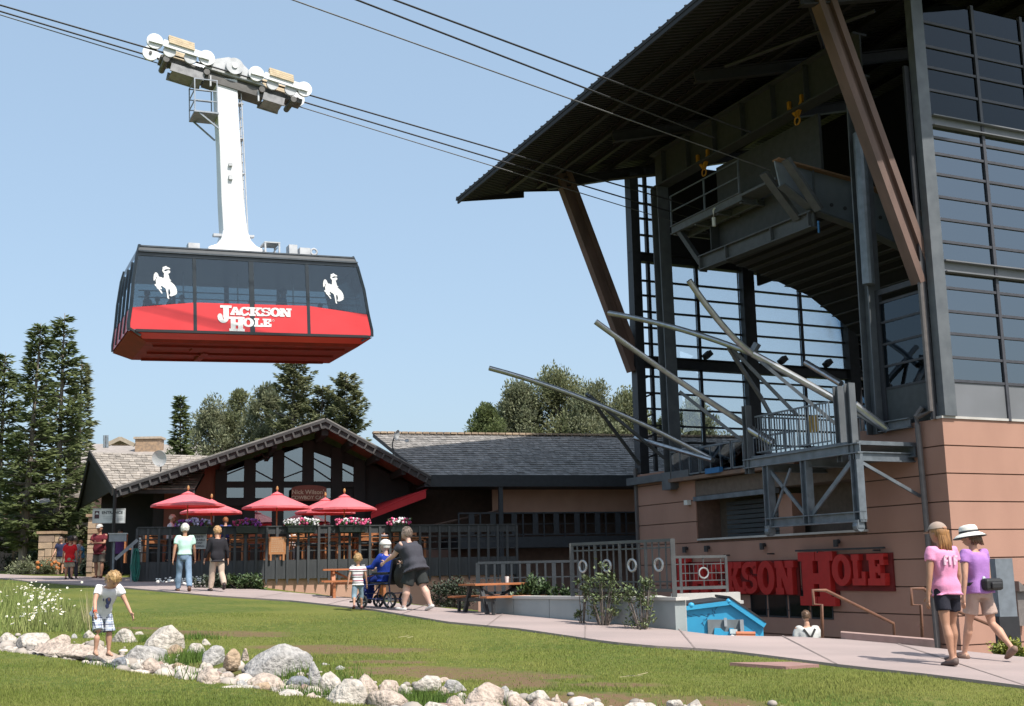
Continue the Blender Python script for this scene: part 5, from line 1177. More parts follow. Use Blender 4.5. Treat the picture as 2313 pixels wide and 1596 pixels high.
# ------------------------------------------------------------------ signs on and near the deck
def board(name, lab, px0, py0, px1, py1, y, mcol, lines, tcol, tsize, frame=None, legs=0, cat='sign', bold=.002):
    a, c = ce(px0, py1, y), ce(px1, py0, y); w, h = c.x - a.x, c.z - a.z
    o = empty(name, cw((a.x + c.x) / 2, y, a.z), lab, cat, rz=CAng)
    MB().box((-w / 2, 0, 0), (w / 2, .03, h)).build('board', mcol, o)
    if frame:
        f = MB(); f.box((-w / 2 - .025, -.015, -.025), (w / 2 + .025, .04, .0)).box((-w / 2 - .025, -.015, h), (w / 2 + .025, .04, h + .025)).box((-w / 2 - .025, -.015, 0), (-w / 2, .04, h)).box((w / 2, -.015, 0), (w / 2 + .025, .04, h)); f.build('frame', frame, o)
    for k, l in enumerate(lines):
        text_mesh(l, tsize, 'lettering', tcol, o, MT(0, h * (1 - (k + .6) / (len(lines) + .2)), -.004), .003, bold)
    if legs:
        for s in (-1, 1): MB().box((s * w * .38 - .03, .0, -legs), (s * w * .38 + .03, .03, 0)).build('leg', mcol, o)
    return o, w, h
ink = mat('sign_ink', (.03, .03, .035), rough=.6); wsig = mat('sign_white', (.60, .62, .62), rough=.5)
board('notice_sign', 'grey notice about tickets on the railing beside the man in mint', 430, 1209, 465, 1239, -.12, mat('sign_grey', (.42, .43, .44), rough=.5), ['TICKETS', 'AVAILABLE', 'FRONT', 'BUILDING'], ink, .085, mat('sign_frame', (.5, .5, .5)))
o, w, h = board('menu_board', 'varnished wooden board with cream writing standing at the railing', 607, 1213, 646, 1253, -.14, mat('board_wood', (.42, .19, .075), (.36, .15, .06), rough=.5, scale=3, stretch=(1, 1, 6)), [], ink, .05, legs=.2)
mb = MB(); rr = random.Random(2)
for k in range(7):
    z = h * (.86 - .115 * k); x = -w * .36
    while x < w * .3: l = rr.uniform(.03, .08); mb.box((x, -.004, z), (x + l, -.0005, z + .014)); x += l + .012
q = mb.build('writing', let, o); q['kind'] = 'stuff'
board('no_smoking_sign', 'small pale no smoking notice on the red brown wall', 481, 1163, 498, 1180, WY - .1, mat('sign_pale', (.5, .42, .42)), [], ink, .05)
oo = [x for x in bpy.data.objects if x.name.startswith('no_smoking')][0]
MB().ring((0, -.008, .12), (1, 0, 0), (0, 0, 1), .075, .012, 18).beam((-.05, -.008, .17), (.05, -.008, .07), .018, .018).build('symbol', mat('symbol_red', (.4, .05, .05)), oo)
o, w, h = board('entrance_sign', 'white ENTRANCE sign hung by the post at the left of the cafe', 210, 1151, 282, 1181, .6, wsig, [], ink, .1, mat('sign_frame', (.4, .4, .4)))
text_mesh('ENTRANCE', .125, 'lettering', ink, o, MT(w * .1, h * .74, -.004), .003, .003)
MB().box((-w * .46, -.006, h * .3), (-w * .31, -.001, h * .88)).build('logo', mat('logo_dark', (.06, .02, .03)), o); MB().prism([(-w * .45, -.012, h * .62), (-w * .385, -.012, h * .8), (-w * .32, -.012, h * .62)], (0, .004, 0)).build('logo_peak', wsig, o)
mb = MB()
for k in range(3): mb.box((-w * .2, -.004, h * (.42 - .12 * k)), (w * .45, -.001, h * (.44 - .12 * k)))
mb.build('fine_print', mat('print_grey', (.3, .32, .34)), o)
p = ce(252, 1305, .45); 
po = empty('roof_post', cw(p.x, .45, plane_h(cw(p.x, .45, 0).x, cw(p.x, .45, 0).y)), 'slim dark post in front of the ENTRANCE sign holding the roof corner', 'post', rz=CAng); MB().tube([(0, 0, 0), (0, 0, ce(252, 1105, .45).z - po.location.z)], .05, 8).build('shaft', timber, po)
o, w, h = board('info_strip', 'narrow white upright sign strip on the dark rail near the hose', 313, 1215, 319, 1247, -.12, wsig, [], ink, .05)
mb = MB()
for k in range(5): mb.box((-w * .25, -.004, h * (.1 + .17 * k)), (w * .25, -.001, h * (.2 + .17 * k)))
mb.build('lettering', ink, o)
p = ce(262, 1308, -.3); hz_ = plane_h(cw(p.x, -.3, 0).x, cw(p.x, -.3, 0).y)
o = empty('ticket_stand', cw(p.x, -.3, hz_), 'grey metal box on a post beside the deck steps', 'stand', rz=CAng)
zb = ce(262, 1224, -.3).z - hz_; MB().box((-.25, -.15, zb), (.27, .15, zb + .23)).build('box', mat('box_grey', (.27, .29, .32), rough=.5), o); MB().box((-.28, -.18, zb + .23), (.3, .18, zb + .26)).build('lid', mat('box_lid', (.5, .51, .52)), o); MB().tube([(-.1, 0, 0), (-.1, 0, zb)], .035, 8).build('post', galv, o); MB().beam((-.05, .02, zb - .55), (.6, .05, zb + .05), .05, .1).beam((.45, .02, 0), (.45, .02, zb - .1), .05, .05, (0, 1, 0)).build('hand_rail', mat('box_grey', (.27, .29, .32)), o)
# green hose
p = ce(304, 1305, -.35); hz_ = plane_h(cw(p.x, -.35, 0).x, cw(p.x, -.35, 0).y)
o = empty('garden_hose', cw(p.x, -.3, hz_), 'teal garden hose hanging in long loops at the deck corner', 'hose', rz=CAng); top = ce(304, 1240, -.35).z - hz_; mb = MB(); rr = random.Random(6)
for k in range(13):
    w = rr.uniform(.05, .14); b = rr.uniform(.02, .22); xo = rr.uniform(-.06, .06); pts = []
    for t in np.linspace(0, 2 * math.pi, 21): pts.append((xo + w * math.cos(t) * (1 if math.sin(t) < 0 else .8), rr.uniform(-.01, .01) + .012 * k - .08, (top + b) / 2 + (top - b) / 2 * math.sin(t)))
    mb.tube(pts, .014, 6, False)
mb.build('hose_coil', mat('hose_teal', (.008, .16, .12), (.006, .11, .09), rough=.4), o); MB().tube([(0, .05, 0), (0, .05, top + .1)], .03, 6).build('hook_post', timber, o)
# ------------------------------------------------------------------ people
def skin(name, c): return mat(name, c, tuple(x * .86 for x in c), rough=.55, scale=9, spec=.35)
SK = skin('skin_light', (.52, .29, .20)); SK2 = skin('skin_tan', (.40, .21, .135)); SK3 = skin('skin_pale', (.60, .38, .30))
eyem = mat('eye_dark', (.03, .02, .02), rough=.3); lipm = mat('lip', (.35, .13, .11), rough=.5)
def cloth(name, c, c2=None, scale=5): return mat(name, c, c2 or tuple(x * .88 for x in c), rough=.85, scale=scale, spec=.2, bump=.25, bscale=60)
def stripes(name, cols, per, off=0.0):
    m, nt, b = new_mat(name); tc = N(nt, 'ShaderNodeTexCoord'); sx = N(nt, 'ShaderNodeSeparateXYZ'); L(nt, tc.outputs['Object'], sx.inputs[0])
    mu = N(nt, 'ShaderNodeMath', operation='MULTIPLY_ADD'); L(nt, sx.outputs['Z'], mu.inputs[0]); mu.inputs[1].default_value = 1 / per; mu.inputs[2].default_value = off
    fr = N(nt, 'ShaderNodeMath', operation='FRACT'); L(nt, mu.outputs[0], fr.inputs[0])
    r = N(nt, 'ShaderNodeValToRGB'); r.color_ramp.interpolation = 'CONSTANT'
    while len(r.color_ramp.elements) < len(cols): r.color_ramp.elements.new(.5)
    for e, (p, c) in zip(r.color_ramp.elements, cols): e.position = p; e.color = c + (1,)
    L(nt, fr.outputs[0], r.inputs[0]); L(nt, r.outputs[0], b.inputs['Base Color']); b.inputs['Roughness'].default_value = .85; return m
def plaid(name):
    m, nt, b = new_mat(name); tc = N(nt, 'ShaderNodeTexCoord'); sx = N(nt, 'ShaderNodeSeparateXYZ'); L(nt, tc.outputs['Object'], sx.inputs[0])
    def ln(sock, per, w, off):
        a = N(nt, 'ShaderNodeMath', operation='MULTIPLY_ADD'); L(nt, sock, a.inputs[0]); a.inputs[1].default_value = 1 / per; a.inputs[2].default_value = off
        f = N(nt, 'ShaderNodeMath', operation='FRACT'); L(nt, a.outputs[0], f.inputs[0]); c = N(nt, 'ShaderNodeMath', operation='LESS_THAN'); L(nt, f.outputs[0], c.inputs[0]); c.inputs[1].default_value = w; return c.outputs[0]
    o = mixrgb(nt, ln(sx.outputs['X'], .075, .42, .1), (.56, .58, .62), (.33, .37, .47)); o = mixrgb(nt, ln(sx.outputs['Z'], .085, .4, .2), o, (.36, .42, .54))
    o = mixrgb(nt, ln(sx.outputs['X'], .075, .13, .3), o, (.045, .055, .11)); o = mixrgb(nt, ln(sx.outputs['Z'], .085, .12, .5), o, (.05, .06, .12)); o = mixrgb(nt, ln(sx.outputs['Z'], .085, .1, .0), o, (.72, .72, .70))
    L(nt, o, b.inputs['Base Color']); b.inputs['Roughness'].default_value = .9; return m
def person(label, loc, rz, H=1.7, legs=((12, 5), (-15, 10)), arms=((8, 10, 15), (-10, 10, 15)), lean=3, head=(0, 0), fat=1.0, hs=1.0, skn=SK, top=None, sleeve=.55, topz=-.04, bottom=None, blen=1.0, shoes=None, hair=None, hairlen=0, vox=.016, hem=1.0, female=False, sit=None, extra=None, fac=True, group=None, zoff=0.0, spread=3, sock=None, tuft=True):
    o = empty('person', loc, label, 'person', group, rz=rz)
    lean_ = math.radians(lean); sp = Vector((0, math.sin(lean_), math.cos(lean_))); bk = Vector((0, math.cos(lean_), -math.sin(lean_))); X = Vector((1, 0, 0))
    lh = .245 * (1 if hs <= 1.05 else .9); sh = .235 * (1 if hs <= 1.05 else .9); tors = .30 if hs <= 1.05 else .305
    J = {}
    Pv = Vector((0, 0, 0))
    for i, s in ((0, -1), (1, 1)):
        f, k = legs[i][0], legs[i][1]; f, k = math.radians(f), math.radians(k); spd = math.radians(spread) * s
        hip = Pv + X * (s * .052 * H * (1 if fat < 1.15 else 1.2)); d1 = Vector((math.sin(spd), math.sin(f) * math.cos(spd), -math.cos(f) * math.cos(spd))); kn = hip + d1 * lh * H
        d2 = Vector((math.sin(spd) * .5, math.sin(f - k), -math.cos(f - k))).normalized(); an = kn + d2 * sh * H
        fp = f - k; fp = fp * .8 if fp < 0 else fp * .5
        fd = Vector((s * .12, math.cos(fp), math.sin(fp))).normalized(); J[i] = (hip, kn, an, fd)
    mz = min(min((J[i][2] - Vector((0, 0, .045 * H))).z, (J[i][2] + J[i][3] * .085 * H - Vector((0, 0, .035 * H))).z) for i in (0, 1)) if sit is None else -sit
    sft = Vector((0, 0, -mz + zoff)); Pv = Pv + sft
    for i in (0, 1): J[i] = (J[i][0] + sft, J[i][1] + sft, J[i][2] + sft, J[i][3])
    nb = Pv + sp * tors * H; shz = Pv + sp * (tors - .02) * H; sw = .108 * H * (.93 if female else 1) * (1 if fat < 1.15 else 1.12)
    hp, hy = math.radians(head[0]), math.radians(head[1]); hd = (sp + bk * math.sin(hp) * .8).normalized(); hc = nb + hd * (.115 * H if hs <= 1.05 else .125 * H) + bk * .012 * H
    hr = .066 * H * hs
    A = {}
    for i, s in ((0, -1), (1, 1)):
        a, b, e = [math.radians(q) for q in arms[i][:3]]; tw = math.radians(arms[i][3]) if len(arms[i]) > 3 else 0
        sj = shz + X * (s * sw); a -= lean_ * 0
        d1 = Vector((s * math.sin(b), math.cos(b) * math.sin(a), -math.cos(b) * math.cos(a))); el = sj + d1 * .172 * H
        d2 = Vector((s * math.sin(b * .6) - s * math.sin(tw), math.cos(tw) * math.sin(a + e), -math.cos(a + e))).normalized(); wr = el + d2 * .148 * H
        A[i] = (sj, el, wr, d2, s)
    F = fat; ring = lambda c, rx, ry: (c, X * rx * H, bk * ry * H)
    torso = [(-.055, .062, .05), (-.02, .084, .064), (.03, .092 * (1.04 if female else 1), .068), (.09, .080 * (.9 if female else 1), .058), (.16, .090 * (.95 if female else 1), .064), (.23, .100 * (.92 if female else 1), .064), (.27, .088, .052), (.295, .05, .038)]
    FT = lambda t: (F if t < .24 else 1 + (F - 1) * .5)
    def tr(g, lo_=-1, hi_=9): return [ring(Pv + sp * t * H, rx * FT(t) + g, ry * FT(t) * (1.12 if F > 1.15 and t < .2 else 1) + g) for t, rx, ry in torso if lo_ <= t <= hi_]
    # body
    mb = MB(); mb.loft(tr(-.006)); mb.tube([nb - sp * .03 * H, nb + hd * .05 * H], [.034 * H, .030 * H], 10)
    rot = Matrix.Rotation(-hp, 3, 'X') @ Matrix.Rotation(hy, 3, 'Z') if False else Matrix.Rotation(hy, 3, 'Z') @ Matrix.Rotation(-hp, 3, 'X')
    mb.ell(hc, (hr * .80, hr * .98, hr * 1.12), 16, 12, rot)
    mb.ell(hc + rot @ Vector((0, hr * .25, -hr * .62)), (hr * .52, hr * .62, hr * .5), 12, 8, rot)
    mb.ell(hc + rot @ Vector((0, hr * .98, -hr * .18)), (hr * .13, hr * .2, hr * .22), 8, 6, rot)
    for s in (-1, 1): mb.ell(hc + rot @ Vector((s * hr * .82, -.05 * hr, -hr * .12)), (hr * .1, hr * .16, hr * .27), 8, 6, rot)
    lf = 1 + (F - 1) * .8
    for i in (0, 1):
        hip, kn, an, fd = J[i]; m1 = hip.lerp(kn, .5); m2 = kn.lerp(an, .32)
        bkw = Vector((0, -.008 * H, 0)); mb.tube([hip, m1, kn, m2 + bkw, kn.lerp(an, .72), an], [.050 * H * lf, .045 * H * lf, .030 * H * lf, .0355 * H * lf, .023 * H * lf, .0185 * H * lf], 12)
        tip = an + fd * .085 * H - Vector((0, 0, .026 * H)); mb.tube([an - fd * .03 * H - Vector((0, 0, .022 * H)), an + fd * .03 * H - Vector((0, 0, .016 * H)), tip], [.022 * H, .024 * H, .015 * H], 10); mb.tube([an, an + fd * .02 * H - Vector((0, 0, .02 * H))], [.021 * H, .022 * H], 8)
    fin = MB()
    for i in (0, 1):
        sj, el, wr, d2, s = A[i]; af = 1 + (F - 1) * .8
        mb.tube([sj + X * (-s * .02 * H), sj, sj.lerp(el, .5), el, el.lerp(wr, .35), wr], [.034 * H, .034 * H * af, .029 * H * af, .023 * H * af, .022 * H * af, .0155 * H], 10)
        side = Vector((0, 1, 0)) if abs(d2.y) < .8 else Vector((0, 0, 1)); side = (side - d2 * side.dot(d2)).normalized(); nrm = d2.cross(side).normalized()
        pc = wr + d2 * .030 * H; mb.loft([(wr - d2 * .004 * H, side * .014 * H, nrm * .012 * H), (pc, side * .023 * H, nrm * .011 * H), (wr + d2 * .055 * H, side * .022 * H, nrm * .009 * H)], 10)
        for k, (off, ln) in enumerate(((.0165, .044), (.0055, .050), (-.0055, .047), (-.0165, .037))):
            b0 = wr + d2 * .048 * H + side * off * H; c1 = nrm * (-s) * .35
            p1 = b0 + (d2 + c1 * .3).normalized() * ln * .5 * H; p2 = p1 + (d2 + c1 * 1.6).normalized() * ln * .5 * H
            fin.tube([b0, p1, p2], [.0062 * H, .0056 * H, .0042 * H], 6)
        b0 = wr + d2 * .016 * H + side * .016 * H; fin.tube([b0, b0 + (d2 * .6 + side).normalized() * .022 * H, b0 + (d2 * 1.2 + side).normalized() * .040 * H], [.008 * H, .007 * H, .005 * H], 6)
    body = remesh(mb, min(vox, .014), 'body', skn, o, 4, extra=fin)
    if fac:
        for s in (-1, 1):
            MB().ell(hc + rot @ Vector((s * hr * .33, hr * .86, hr * .02)), (hr * .11, hr * .08, hr * .07), 8, 6).build('eye', eyem, o, smooth=True)
        MB().ell(hc + rot @ Vector((0, hr * .84, -hr * .62)), (hr * .24, hr * .08, hr * .06), 8, 6).build('mouth', lipm, o, smooth=True)
    # clothes
    if top:
        g = .010; mb = MB(); tt = [(Pv + sp * topz * H, X * (.112 * F * hem + g) * H, bk * (.080 * F * hem + g) * H)] + tr(g * 1.25, topz + .01, .28) + [(Pv + sp * .288 * H, X * .052 * H, bk * .042 * H)]
        mb.loft(tt, 22, .72)
        for i in (0, 1):
            sj, el, wr, d2, s = A[i]; af = 1 + (F - 1) * .8
            if sleeve <= 1:
                e = sj.lerp(el, sleeve); mb.tube([sj - X * s * .05 * H - sp * .004 * H, sj - X * s * .002 * H - sp * .003 * H, sj.lerp(e, .4), e], [.038 * H, .0435 * H, .041 * af * H, (.037 * af + .004) * H], 12)
            else: mb.tube([sj - X * s * .05 * H - sp * .004 * H, sj - X * s * .002 * H - sp * .003 * H, sj.lerp(el, .5), el, el.lerp(wr, .9)], [.038 * H, .0415 * H, .038 * H * af, .032 * H * af, .025 * H], 12)
        remesh(mb, vox, 'top', top, o, 5, wob=.014, seed=rz * 9 + H, wscale=10)
    if bottom:
        mb = MB(); mb.loft([(Pv + sp * .055 * H, X * (.090 * F + .006) * H, bk * (.066 * F + .006) * H)] + [(Pv + sp * t * H, X * (rx * F + .007) * H, bk * (ry * F * (1.1 if F > 1.15 else 1) + .009) * H) for t, rx, ry in ((.03, .092, .068), (-.02, .088, .066), (-.06, .07, .055))], 18)
        for i in (0, 1):
            hip, kn, an, fd = J[i]
            if blen <= .5:
                e = hip.lerp(kn, blen * 2); mb.tube([hip + Vector((0, 0, .01 * H)), hip.lerp(e, .5), e], [.048 * H * lf, .055 * H * lf, .060 * H * lf * (1.0 + .06 * (hs > 1.05))], 12)
            else:
                e = kn.lerp(an, min(1, (blen - .5) * 2)); mb.tube([hip + Vector((0, 0, .01 * H)), hip.lerp(kn, .5), kn, kn.lerp(e, .5), e], [.050 * H * lf, .053 * H * lf, .045 * H * lf, .046 * H * lf, .040 * H * lf], 12)
        remesh(mb, vox, 'trousers' if blen > .7 else 'shorts', bottom, o, 5, wob=.015, seed=H * 31 + rz, wscale=9)
    if shoes:
        for i in (0, 1):
            hip, kn, an, fd = J[i]; up = Vector((0, 0, 1)); mb = MB(); lat = fd.cross(up).normalized(); up2 = lat.cross(fd).normalized(); b0 = an - up2 * .025 * H
            mb.loft([(b0 - fd * .040 * H, lat * .014 * H, up2 * .014 * H), (b0 - fd * .022 * H, lat * .025 * H, up2 * .027 * H), (b0 + fd * .025 * H, lat * .028 * H, up2 * .024 * H), (b0 + fd * .075 * H, lat * .031 * H, up2 * .016 * H), (b0 + fd * .105 * H, lat * .020 * H, up2 * .010 * H)], 12)
            s_ = mb.build('shoe', shoes, o, smooth=True)
            if sock: MB().tube([an - Vector((0, 0, .01 * H)), an + (kn - an) * .16], [.025 * H, .025 * H], 10).build('sock', sock, o, smooth=True)
    if hair:
        def keep(v):
            w = rot.inverted() @ v; return w.z > hr * (.30 if w.y > hr * .35 else (-.10 if w.y > -.05 * hr else -.62))
        mb = MB(); mb.ell(hc + rot @ Vector((0, -.03 * hr, hr * .05)), (hr * .91, hr * 1.06, hr * 1.17), 28, 20, rot, keep, .035, random.Random(int(H * 1000)))
        rt = random.Random(int(H * 777 + rz * 10))
        for _ in range(170 if tuft else 0):
            v = Vector((rt.gauss(0, 1), rt.gauss(0, 1), rt.gauss(.25, 1))).normalized(); q = Vector((v.x * hr * .93, v.y * hr * 1.08, v.z * hr * 1.18)); w = rot @ q
            if not keep(w): continue
            p0 = hc + rot @ Vector((0, -.03 * hr, hr * .05)) + w; tn = Vector((rt.uniform(-.4, .4), rt.uniform(-.4, .4), -1)); nn_ = w.normalized(); tn = (tn - nn_ * tn.dot(nn_) * .9).normalized(); l = hr * rt.uniform(.25, .5)
            mb.tube([p0 - tn * l * .5 - nn_ * .05 * hr, p0 + nn_ * .03 * hr, p0 + tn * l * .5 + nn_ * .04 * hr], [.015 * hr, .055 * hr, .012 * hr], 5)
        if hairlen:
            bkv = rot @ Vector((0, -1, 0)); rrh = random.Random(3); base = hc + bkv * hr * .55 - Vector((0, 0, hr * .1))
            for k in range(46):
                t = rrh.uniform(-1, 1); p0 = base + X * t * hr * .72 + bkv * hr * (.38 * math.sqrt(max(0, 1 - t * t))); l = hairlen * rrh.uniform(.75, 1.05) * H
                p1 = p0 + Vector((0, 0, -l * .45)) + bkv * .012 * H; p2 = p0 + Vector((t * .006 + rrh.uniform(-.012, .012), 0, -l)) + bkv * (.006 + rrh.uniform(0, .02)) * H
                mb.tube([p0 + Vector((0, 0, hr * .3)), p0, p1, p2], [.010 * H, .0105 * H, .009 * H, .003 * H], 5)
        mb.build('hair', hair, o, smooth=True)
    info = dict(o=o, H=H, Pv=Pv, hc=hc, hr=hr, rot=rot, nb=nb, sp=sp, bk=bk, A=A, J=J, X=X)
    if extra: extra(info)
    return o
def cap(m, back=False):
    def f(I):
        hr, hc, rot = I['hr'], I['hc'], I['rot']; mb = MB(); mb.ell(hc + rot @ Vector((0, -.02 * hr, hr * .22)), (hr * .96, hr * 1.1, hr * 1.02), 22, 16, rot, lambda v: (rot.inverted() @ v).z > hr * .08)
        d = rot @ Vector((0, 1, 0)); x = rot @ Vector((1, 0, 0)); c = hc + rot @ Vector((0, hr * .95, hr * .28)); mb.loft([(c, x * hr * .72, rot @ Vector((0, 0, hr * .05))), (c + d * hr * .45 - Vector((0, 0, hr * .08)), x * hr * .62, rot @ Vector((0, 0, hr * .04))), (c + d * hr * .75 - Vector((0, 0, hr * .16)), x * hr * .35, rot @ Vector((0, 0, hr * .03)))], 12)
        h = mb.build('cap', m, I['o'], smooth=True)
        if back: MB().ell(hc + rot @ Vector((0, -hr * 1.0, hr * .42)), (hr * .38, hr * .12, hr * .17), 10, 6, rot).build('cap_opening', SK2, h, smooth=True)
    return f
def sunhat(m, band):
    def f(I):
        hr, hc, rot = I['hr'], I['hc'], I['rot']; mb = MB(); up = rot @ Vector((0, 0, 1)); x = rot @ Vector((1, 0, 0)); y = rot @ Vector((0, 1, 0)); c = hc + up * hr * .32
        prof_ = [(1.75, -.48), (1.72, -.40), (1.35, -.10), (1.02, .06), (1.0, .22), (.97, .62), (.82, .88), (.45, .98), (.02, 1.0)]
        mb.loft([(c + up * hr * z, x * hr * r * .98, y * hr * r * 1.08) for r, z in prof_], 28); h = mb.build('sun_hat', m, I['o'], smooth=True)
        mb = MB(); mb.loft([(c + up * hr * z, x * hr * r * .98, y * hr * r * 1.08) for r, z in ((1.03, .07), (1.045, .1), (1.035, .28), (1.01, .3))], 28); mb.build('hat_band', band, h, smooth=True)
        mb = MB(); mb.loft([(c + up * hr * z, x * hr * r * .98, y * hr * r * 1.08) for r, z in ((1.77, -.50), (1.79, -.46), (1.76, -.42))], 28); mb.build('hat_piping', band, h, smooth=True)
    return f
hblond = mat('hair_blond', (.42, .27, .12), (.30, .18, .075), rough=.5, scale=30, stretch=(1, 1, .2)); hbrown = mat('hair_brown', (.10, .055, .03), (.16, .09, .05), rough=.5, scale=30); hwhite = mat('hair_white', (.70, .68, .63), (.58, .56, .52), rough=.6, scale=20); hgold = mat('hair_golden', (.36, .18, .065), (.19, .09, .035), rough=.45, scale=25, stretch=(3, 3, .2)); hdark = mat('hair_dark', (.03, .02, .016), rough=.5); hred = mat('hair_ginger', (.34, .13, .05), rough=.5); hgrey = mat('hair_grey', (.2, .15, .12), (.13, .1, .08), rough=.5, scale=20)
def at_path(px, py, up=.036): p = Gp(px, py, up); return p
# woman in pink
def pinkx(I):
    cap(mat('cap_khaki', (.36, .27, .22), rough=.85), True)(I)
    o, Pv, sp, bk = I['o'], I['Pv'], I['sp'], I['bk']; mb = MB(); H = I['H']
    base = Pv + sp * .205 * H - bk * .082 * H
    for dx, pts in ((-.052, ((0, 0), (0, 1))), (-.052, ((0, 1), (.026, 1))), (-.052, ((0, .5), (.022, .5))), (-.01, ((0, 1), (.0, 0))), (.03, ((0, 0), (0, 1))), (.03, ((0, 1), (.026, 1))), (.03, ((0, .5), (.022, .5)))):
        (a0, b0), (a1, b1) = pts; mb.beam(base + Vector(((dx + a0) * H, 0, (b0 - .5) * .062 * H)) , base + Vector(((dx + a1 + (.001 if a0 == a1 else 0)) * H, 0, (b1 - .5) * .062 * H)), .028, .022)
    mb.build('print', mat('print_pale', (.74, .50, .62)), o)
pw = at_path(2153, 1502)
person('woman in pink T-shirt, black shorts and khaki cap, long golden hair down her back', pw, .32, 1.67, ((-9, 4), (14, 10)), ((-6, 12, 10), (4, 10, 18)), 4, (6, 15), .97, 1.0, SK2, cloth('tee_pink', (.70, .30, .47), (.62, .24, .40)), .42, -.035, cloth('shorts_black', (.022, .022, .032)), .30, mat('sandal_brown', (.10, .065, .055), rough=.7), hgold, .17, .013, .98, True, extra=pinkx, tuft=False)
def bagx(I):
    sunhat(mat('hat_white', (.74, .72, .66), (.68, .66, .6), rough=.85), mat('hat_black', (.03, .03, .035), rough=.7))(I)
    o, Pv, sp, bk, H, X = I['o'], I['Pv'], I['sp'], I['bk'], I['H'], I['X']; blk = mat('bag_black', (.018, .018, .02), rough=.6)
    mb = MB(); mb.loft([(Pv + sp * (.052 + .012 * s) * H, X * .102 * H, bk * .082 * H) for s in (-1, 1)], 22); bag = mb.build('waist_belt', blk, o, smooth=True)
    mb = MB(); c = Pv + sp * .042 * H - bk * .105 * H + X * .03 * H; mb.box(c - Vector((.085, .035, .045)) * H, c + Vector((.085, .035, .045)) * H); wb_ = mb.build('waist_bag', blk, o, bev=.035); MB().box(c + Vector((-.05, -.055, -.035)) * H, c + Vector((.055, -.03, .018)) * H).build('pocket', blk, wb_, bev=.02)
    MB().ell(Pv + sp * .075 * H - bk * .09 * H - X * .03 * H, (.018 * H, .014 * H, .03 * H), 8, 6).build('bottle', mat('bottle_grey', (.45, .5, .52), rough=.3), o, smooth=True)
pw2 = at_path(2226, 1491)
person('woman in white sun hat and purple T-shirt with a black waist bag', pw2, .42, 1.66, ((17, 2), (-7, 38)), ((-8, 12, 12), (10, 8, 30)), 4, (8, 20), .98, 1.0, SK, cloth('tee_purple', (.40, .20, .50), (.33, .155, .42)), .42, -.02, cloth('shorts_beige', (.46, .34, .29)), .36, mat('sandal_tan', (.24, .15, .11), rough=.7), hbrown, .07, .013, .98, True, extra=bagx, tuft=False)
# boy on the rocks
def boyx(I):
    o, A, H = I['o'], I['A'], I['H']; sj, el, wr, d2, s = A[1]
    MB().tube([wr - d2 * .02 * H, wr + d2 * .0 * H], [.021 * H, .021 * H], 12).build('wristband', mat('band_orange', (.75, .09, .04), rough=.5), o, smooth=True)
    Pv, sp, bk = I['Pv'], I['sp'], I['bk']; ink2 = mat('print_navy', (.06, .07, .16), rough=.8)
    c = Pv + sp * .175 * H + bk * .087 * H; mb = MB(); mb.ell(c, (.030 * H, .012 * H, .043 * H), 10, 8, None, None, .12); mb.ell(c + Vector((.012 * H, 0.002, -.055 * H)), (.022 * H, .012 * H, .025 * H), 8, 6, None, None, .15).ell(c + Vector((.052 * H, -.004, .01 * H)), (.006 * H, .01 * H, .016 * H), 6, 5); mb.build('print', ink2, o, smooth=True)
    MB().ell(c + Vector((0, .006, .012 * H)), (.016 * H, .01 * H, .022 * H), 8, 6).build('print_face', mat('print_brown', (.28, .15, .12), rough=.8), o, smooth=True)
pb = Gp(*Z6(618, 738), .02)
person('barefoot blond boy in white T-shirt and blue plaid shorts stepping over the rocks', pb, math.radians(-140), 1.16, ((10, 16), (26, 34)), ((24, 20, 10), (30, 20, 12)), 30, (40, 14), 1.0, 1.24, SK, cloth('tee_white', (.74, .74, .76), (.68, .68, .71)), .55, -.05, plaid('plaid_blue'), .50, None, hblond, 0, .011, 1.0, extra=boyx, spread=5)
# couple on the path
def belt(c):
    def f(I): MB().loft([(I['Pv'] + I['sp'] * (.046 + .008 * s) * I['H'], I['X'] * .101 * I['H'], I['bk'] * .077 * I['H']) for s in (-1, 1)], 20).build('belt', c, I['o'], smooth=True)
    return f
mint = cloth('polo_mint', (.50, .72, .63), (.44, .66, .57)); jeans = cloth('jeans_blue', (.20, .29, .40), (.15, .22, .32), 7)
person('white haired man in mint green shirt and blue jeans walking away', at_path(414, 1336), .35, 1.76, ((14, 4), (-14, 12)), ((-12, 12, 8), (10, 12, 14)), 2, (0, 0), 1.03, 1.0, SK2, mint, .62, .02, jeans, 1.0, mat('shoe_brown', (.16, .08, .05), rough=.6), hwhite, 0, .018, .96, extra=belt(mat('belt_black', (.02, .02, .02))))
person('person with short fair hair in black jacket and beige trousers', at_path(489, 1336), .45, 1.70, ((12, 4), (-10, 34)), ((6, 14, 20), (-6, 14, 16)), 4, (4, 10), 1.08, 1.0, SK, cloth('jacket_black', (.022, .021, .026)), 1.9, -.07, cloth('chinos_beige', (.52, .41, .33), (.45, .35, .28)), 1.0, mat('shoe_black', (.03, .02, .02), rough=.5), mat('hair_fair', (.48, .30, .15), (.38, .22, .10), rough=.5, scale=20), 0, .018, 1.16)
